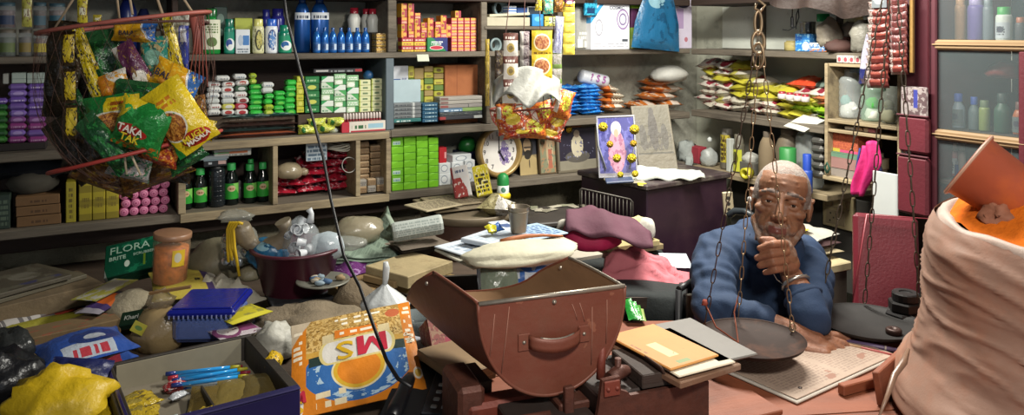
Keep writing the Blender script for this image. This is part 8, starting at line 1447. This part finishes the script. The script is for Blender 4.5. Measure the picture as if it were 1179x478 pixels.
for s in (-1, 1):
    e_ = MB(); ball(e_, (0, 0, 0), .0118, 18); eo = e_.build('eye', wh, man, hp(s*.031, -.0665, .0055))
    g = -(HC+HM @ Vector((s*.031, -.0665, .0055))-Vector((0, 0, ZC))).normalized(); q = MB(); ball(q, g*.0072+Vector((0, 0, -.0006)), .0062, 14); q.build('iris', irs, eo)
# shirt: trunk and sleeves in one cloth
shm = mat('shirt_blue', '172d4a', .85, var=.22, scale=7, bump=.15, bscale=220, dirt='142a44', dscale=6, dth=(.5, .8)); shd = mat('shirt_edge', '172e4c', .85, var=.2)
q = MB()
limb(q, [V(.705, 2.20, .845), V(.69, 2.24, .70), V(.69, 2.29, .56)], [.135, .150, .145], 24); limb(q, [V(.62, 2.185, .875), V(.79, 2.19, .860)], [.080, .078], 18)
limb(q, [V(.66, 2.19, .93), V(.77, 2.195, .92)], [.045, .045], 16)
limb(q, [V(.64, 2.18, .88), SHL, SHL.lerp(ELL, .5)+Vector((-.012, 0, 0)), ELL], [.075, .066, .062, .052], 18); limb(q, [ELL, ELL.lerp(WRL, .55)], [.052, .048], 16)
limb(q, [V(.77, 2.19, .87), SHR, SHR.lerp(ELR, .5)+Vector((.012, 0, .0)), ELR], [.078, .062, .055, .048], 18); limb(q, [ELR, ELR.lerp(WRR, .32)], [.049, .046], 16)
limb(q, [V(.715, 2.10, .80), V(.70, 2.10, .65)], [.06, .07], 14)
def shdisp(c, n_):
    p = c+MAN; k = .0
    for E_ in (ELL+MAN, ELR+MAN, SHL+MAN, SHR+MAN):
        d_ = (p-E_).length; k += math.exp(-(d_/.10)**2)*.006*math.sin(d_*150+6*noise.noise(p*9))
    k += .009*noise.noise(Vector((p.x*11+p.z*6, p.y*11, p.z*7)))+.0055*noise.noise(Vector((p.x*26+p.z*30, p.y*26, p.z*14)))
    return k
shirt = fuse(q, 'shirt', [shm], .0055, 4, man, disp=shdisp)
# collar, placket, rolled cuff, bracelet, trousers, earphone
NB = hp(0, .06, -.125)
def collar(s):
    def f(u, v):
        a = s*(.18+u*2.6); r1 = .064+.014*v; c_ = NB+Vector((0, .0, .012)); return c_+Vector((math.sin(a)*r1*1.05, -math.cos(a)*r1, .020-.038*v-.022*(1-u)**2*(.4+v)))
    return f
for s in (-1, 1):
    o = MB().grid(collar(s), 16, 5).build('collar', shd, shirt); o.modifiers.new('s', 'SOLIDIFY').thickness = .004
cuff = MB(); d_ = (WRR-ELR).normalized(); c0 = ELR.lerp(WRR, .34); x_ = d_.cross(Vector((0, 0, 1))).normalized(); y_ = d_.cross(x_)
cuff.tube([c0+(x_*math.cos(a)+y_*math.sin(a))*.043 for a in [i*2*PI/24 for i in range(24)]], .008, 8, closed=True); cuff.build('rolled_cuff', shd, shirt)
br_ = MB(); c1 = ELR.lerp(WRR, .66); sil = mat('silver', 'b0aca4', .3, metal=.85, var=.15)
br_.tube([c1+(x_*math.cos(a)+y_*math.sin(a))*.0335 for a in [i*2*PI/28 for i in range(28)]], [.0042+.0012*(i % 2) for i in range(28)], 8, closed=True); br_.build('bracelet', sil, man, label='silver link bracelet')
MB().tube([c1+Vector((-.034, -.012, .0)), c1+Vector((-.05, -.01, .012)), c1+Vector((-.062, -.006, .035)), c1+Vector((-.05, 0, .03))], .0011, 5).build('bracelet_wire', sil, man)
MB().blob(.006, .006, .008, 3, .1, n=8).tube([(0, 0, 0), (.002, -.004, -.02), (.006, 0, -.045)], .0012, 5).build('earphone', K('c9c9c4'), man, hp(-.078, -.006, -.012))
tq_ = MB()
limb(tq_, [V(.69, 2.28, .56), V(.69, 2.29, .48)], [.15, .15], 18)
for s in (-1, 1): limb(tq_, [V(.69+s*.085, 2.27, .51), V(.69+s*.11, 2.0, .505), V(.69+s*.11, 1.97, .10)], [.10, .078, .06], 16)
fuse(tq_, 'trousers', [mat('trouser', '3a3834', .85, var=.25)], .012, 3, man)
stl = thing('stool', 'low wooden stool under the seated man', 'stool', (.69, 2.30, 0))
MB().box((0, 0, .345), (.32, .30, .03), 0, .006).build('seat', WD, stl)
for sx_ in (-.13, .13):
    for sy_ in (-.12, .12): MB().box((sx_, sy_, .165), (.035, .035, .33), 0, .003).build('leg', WD, stl)
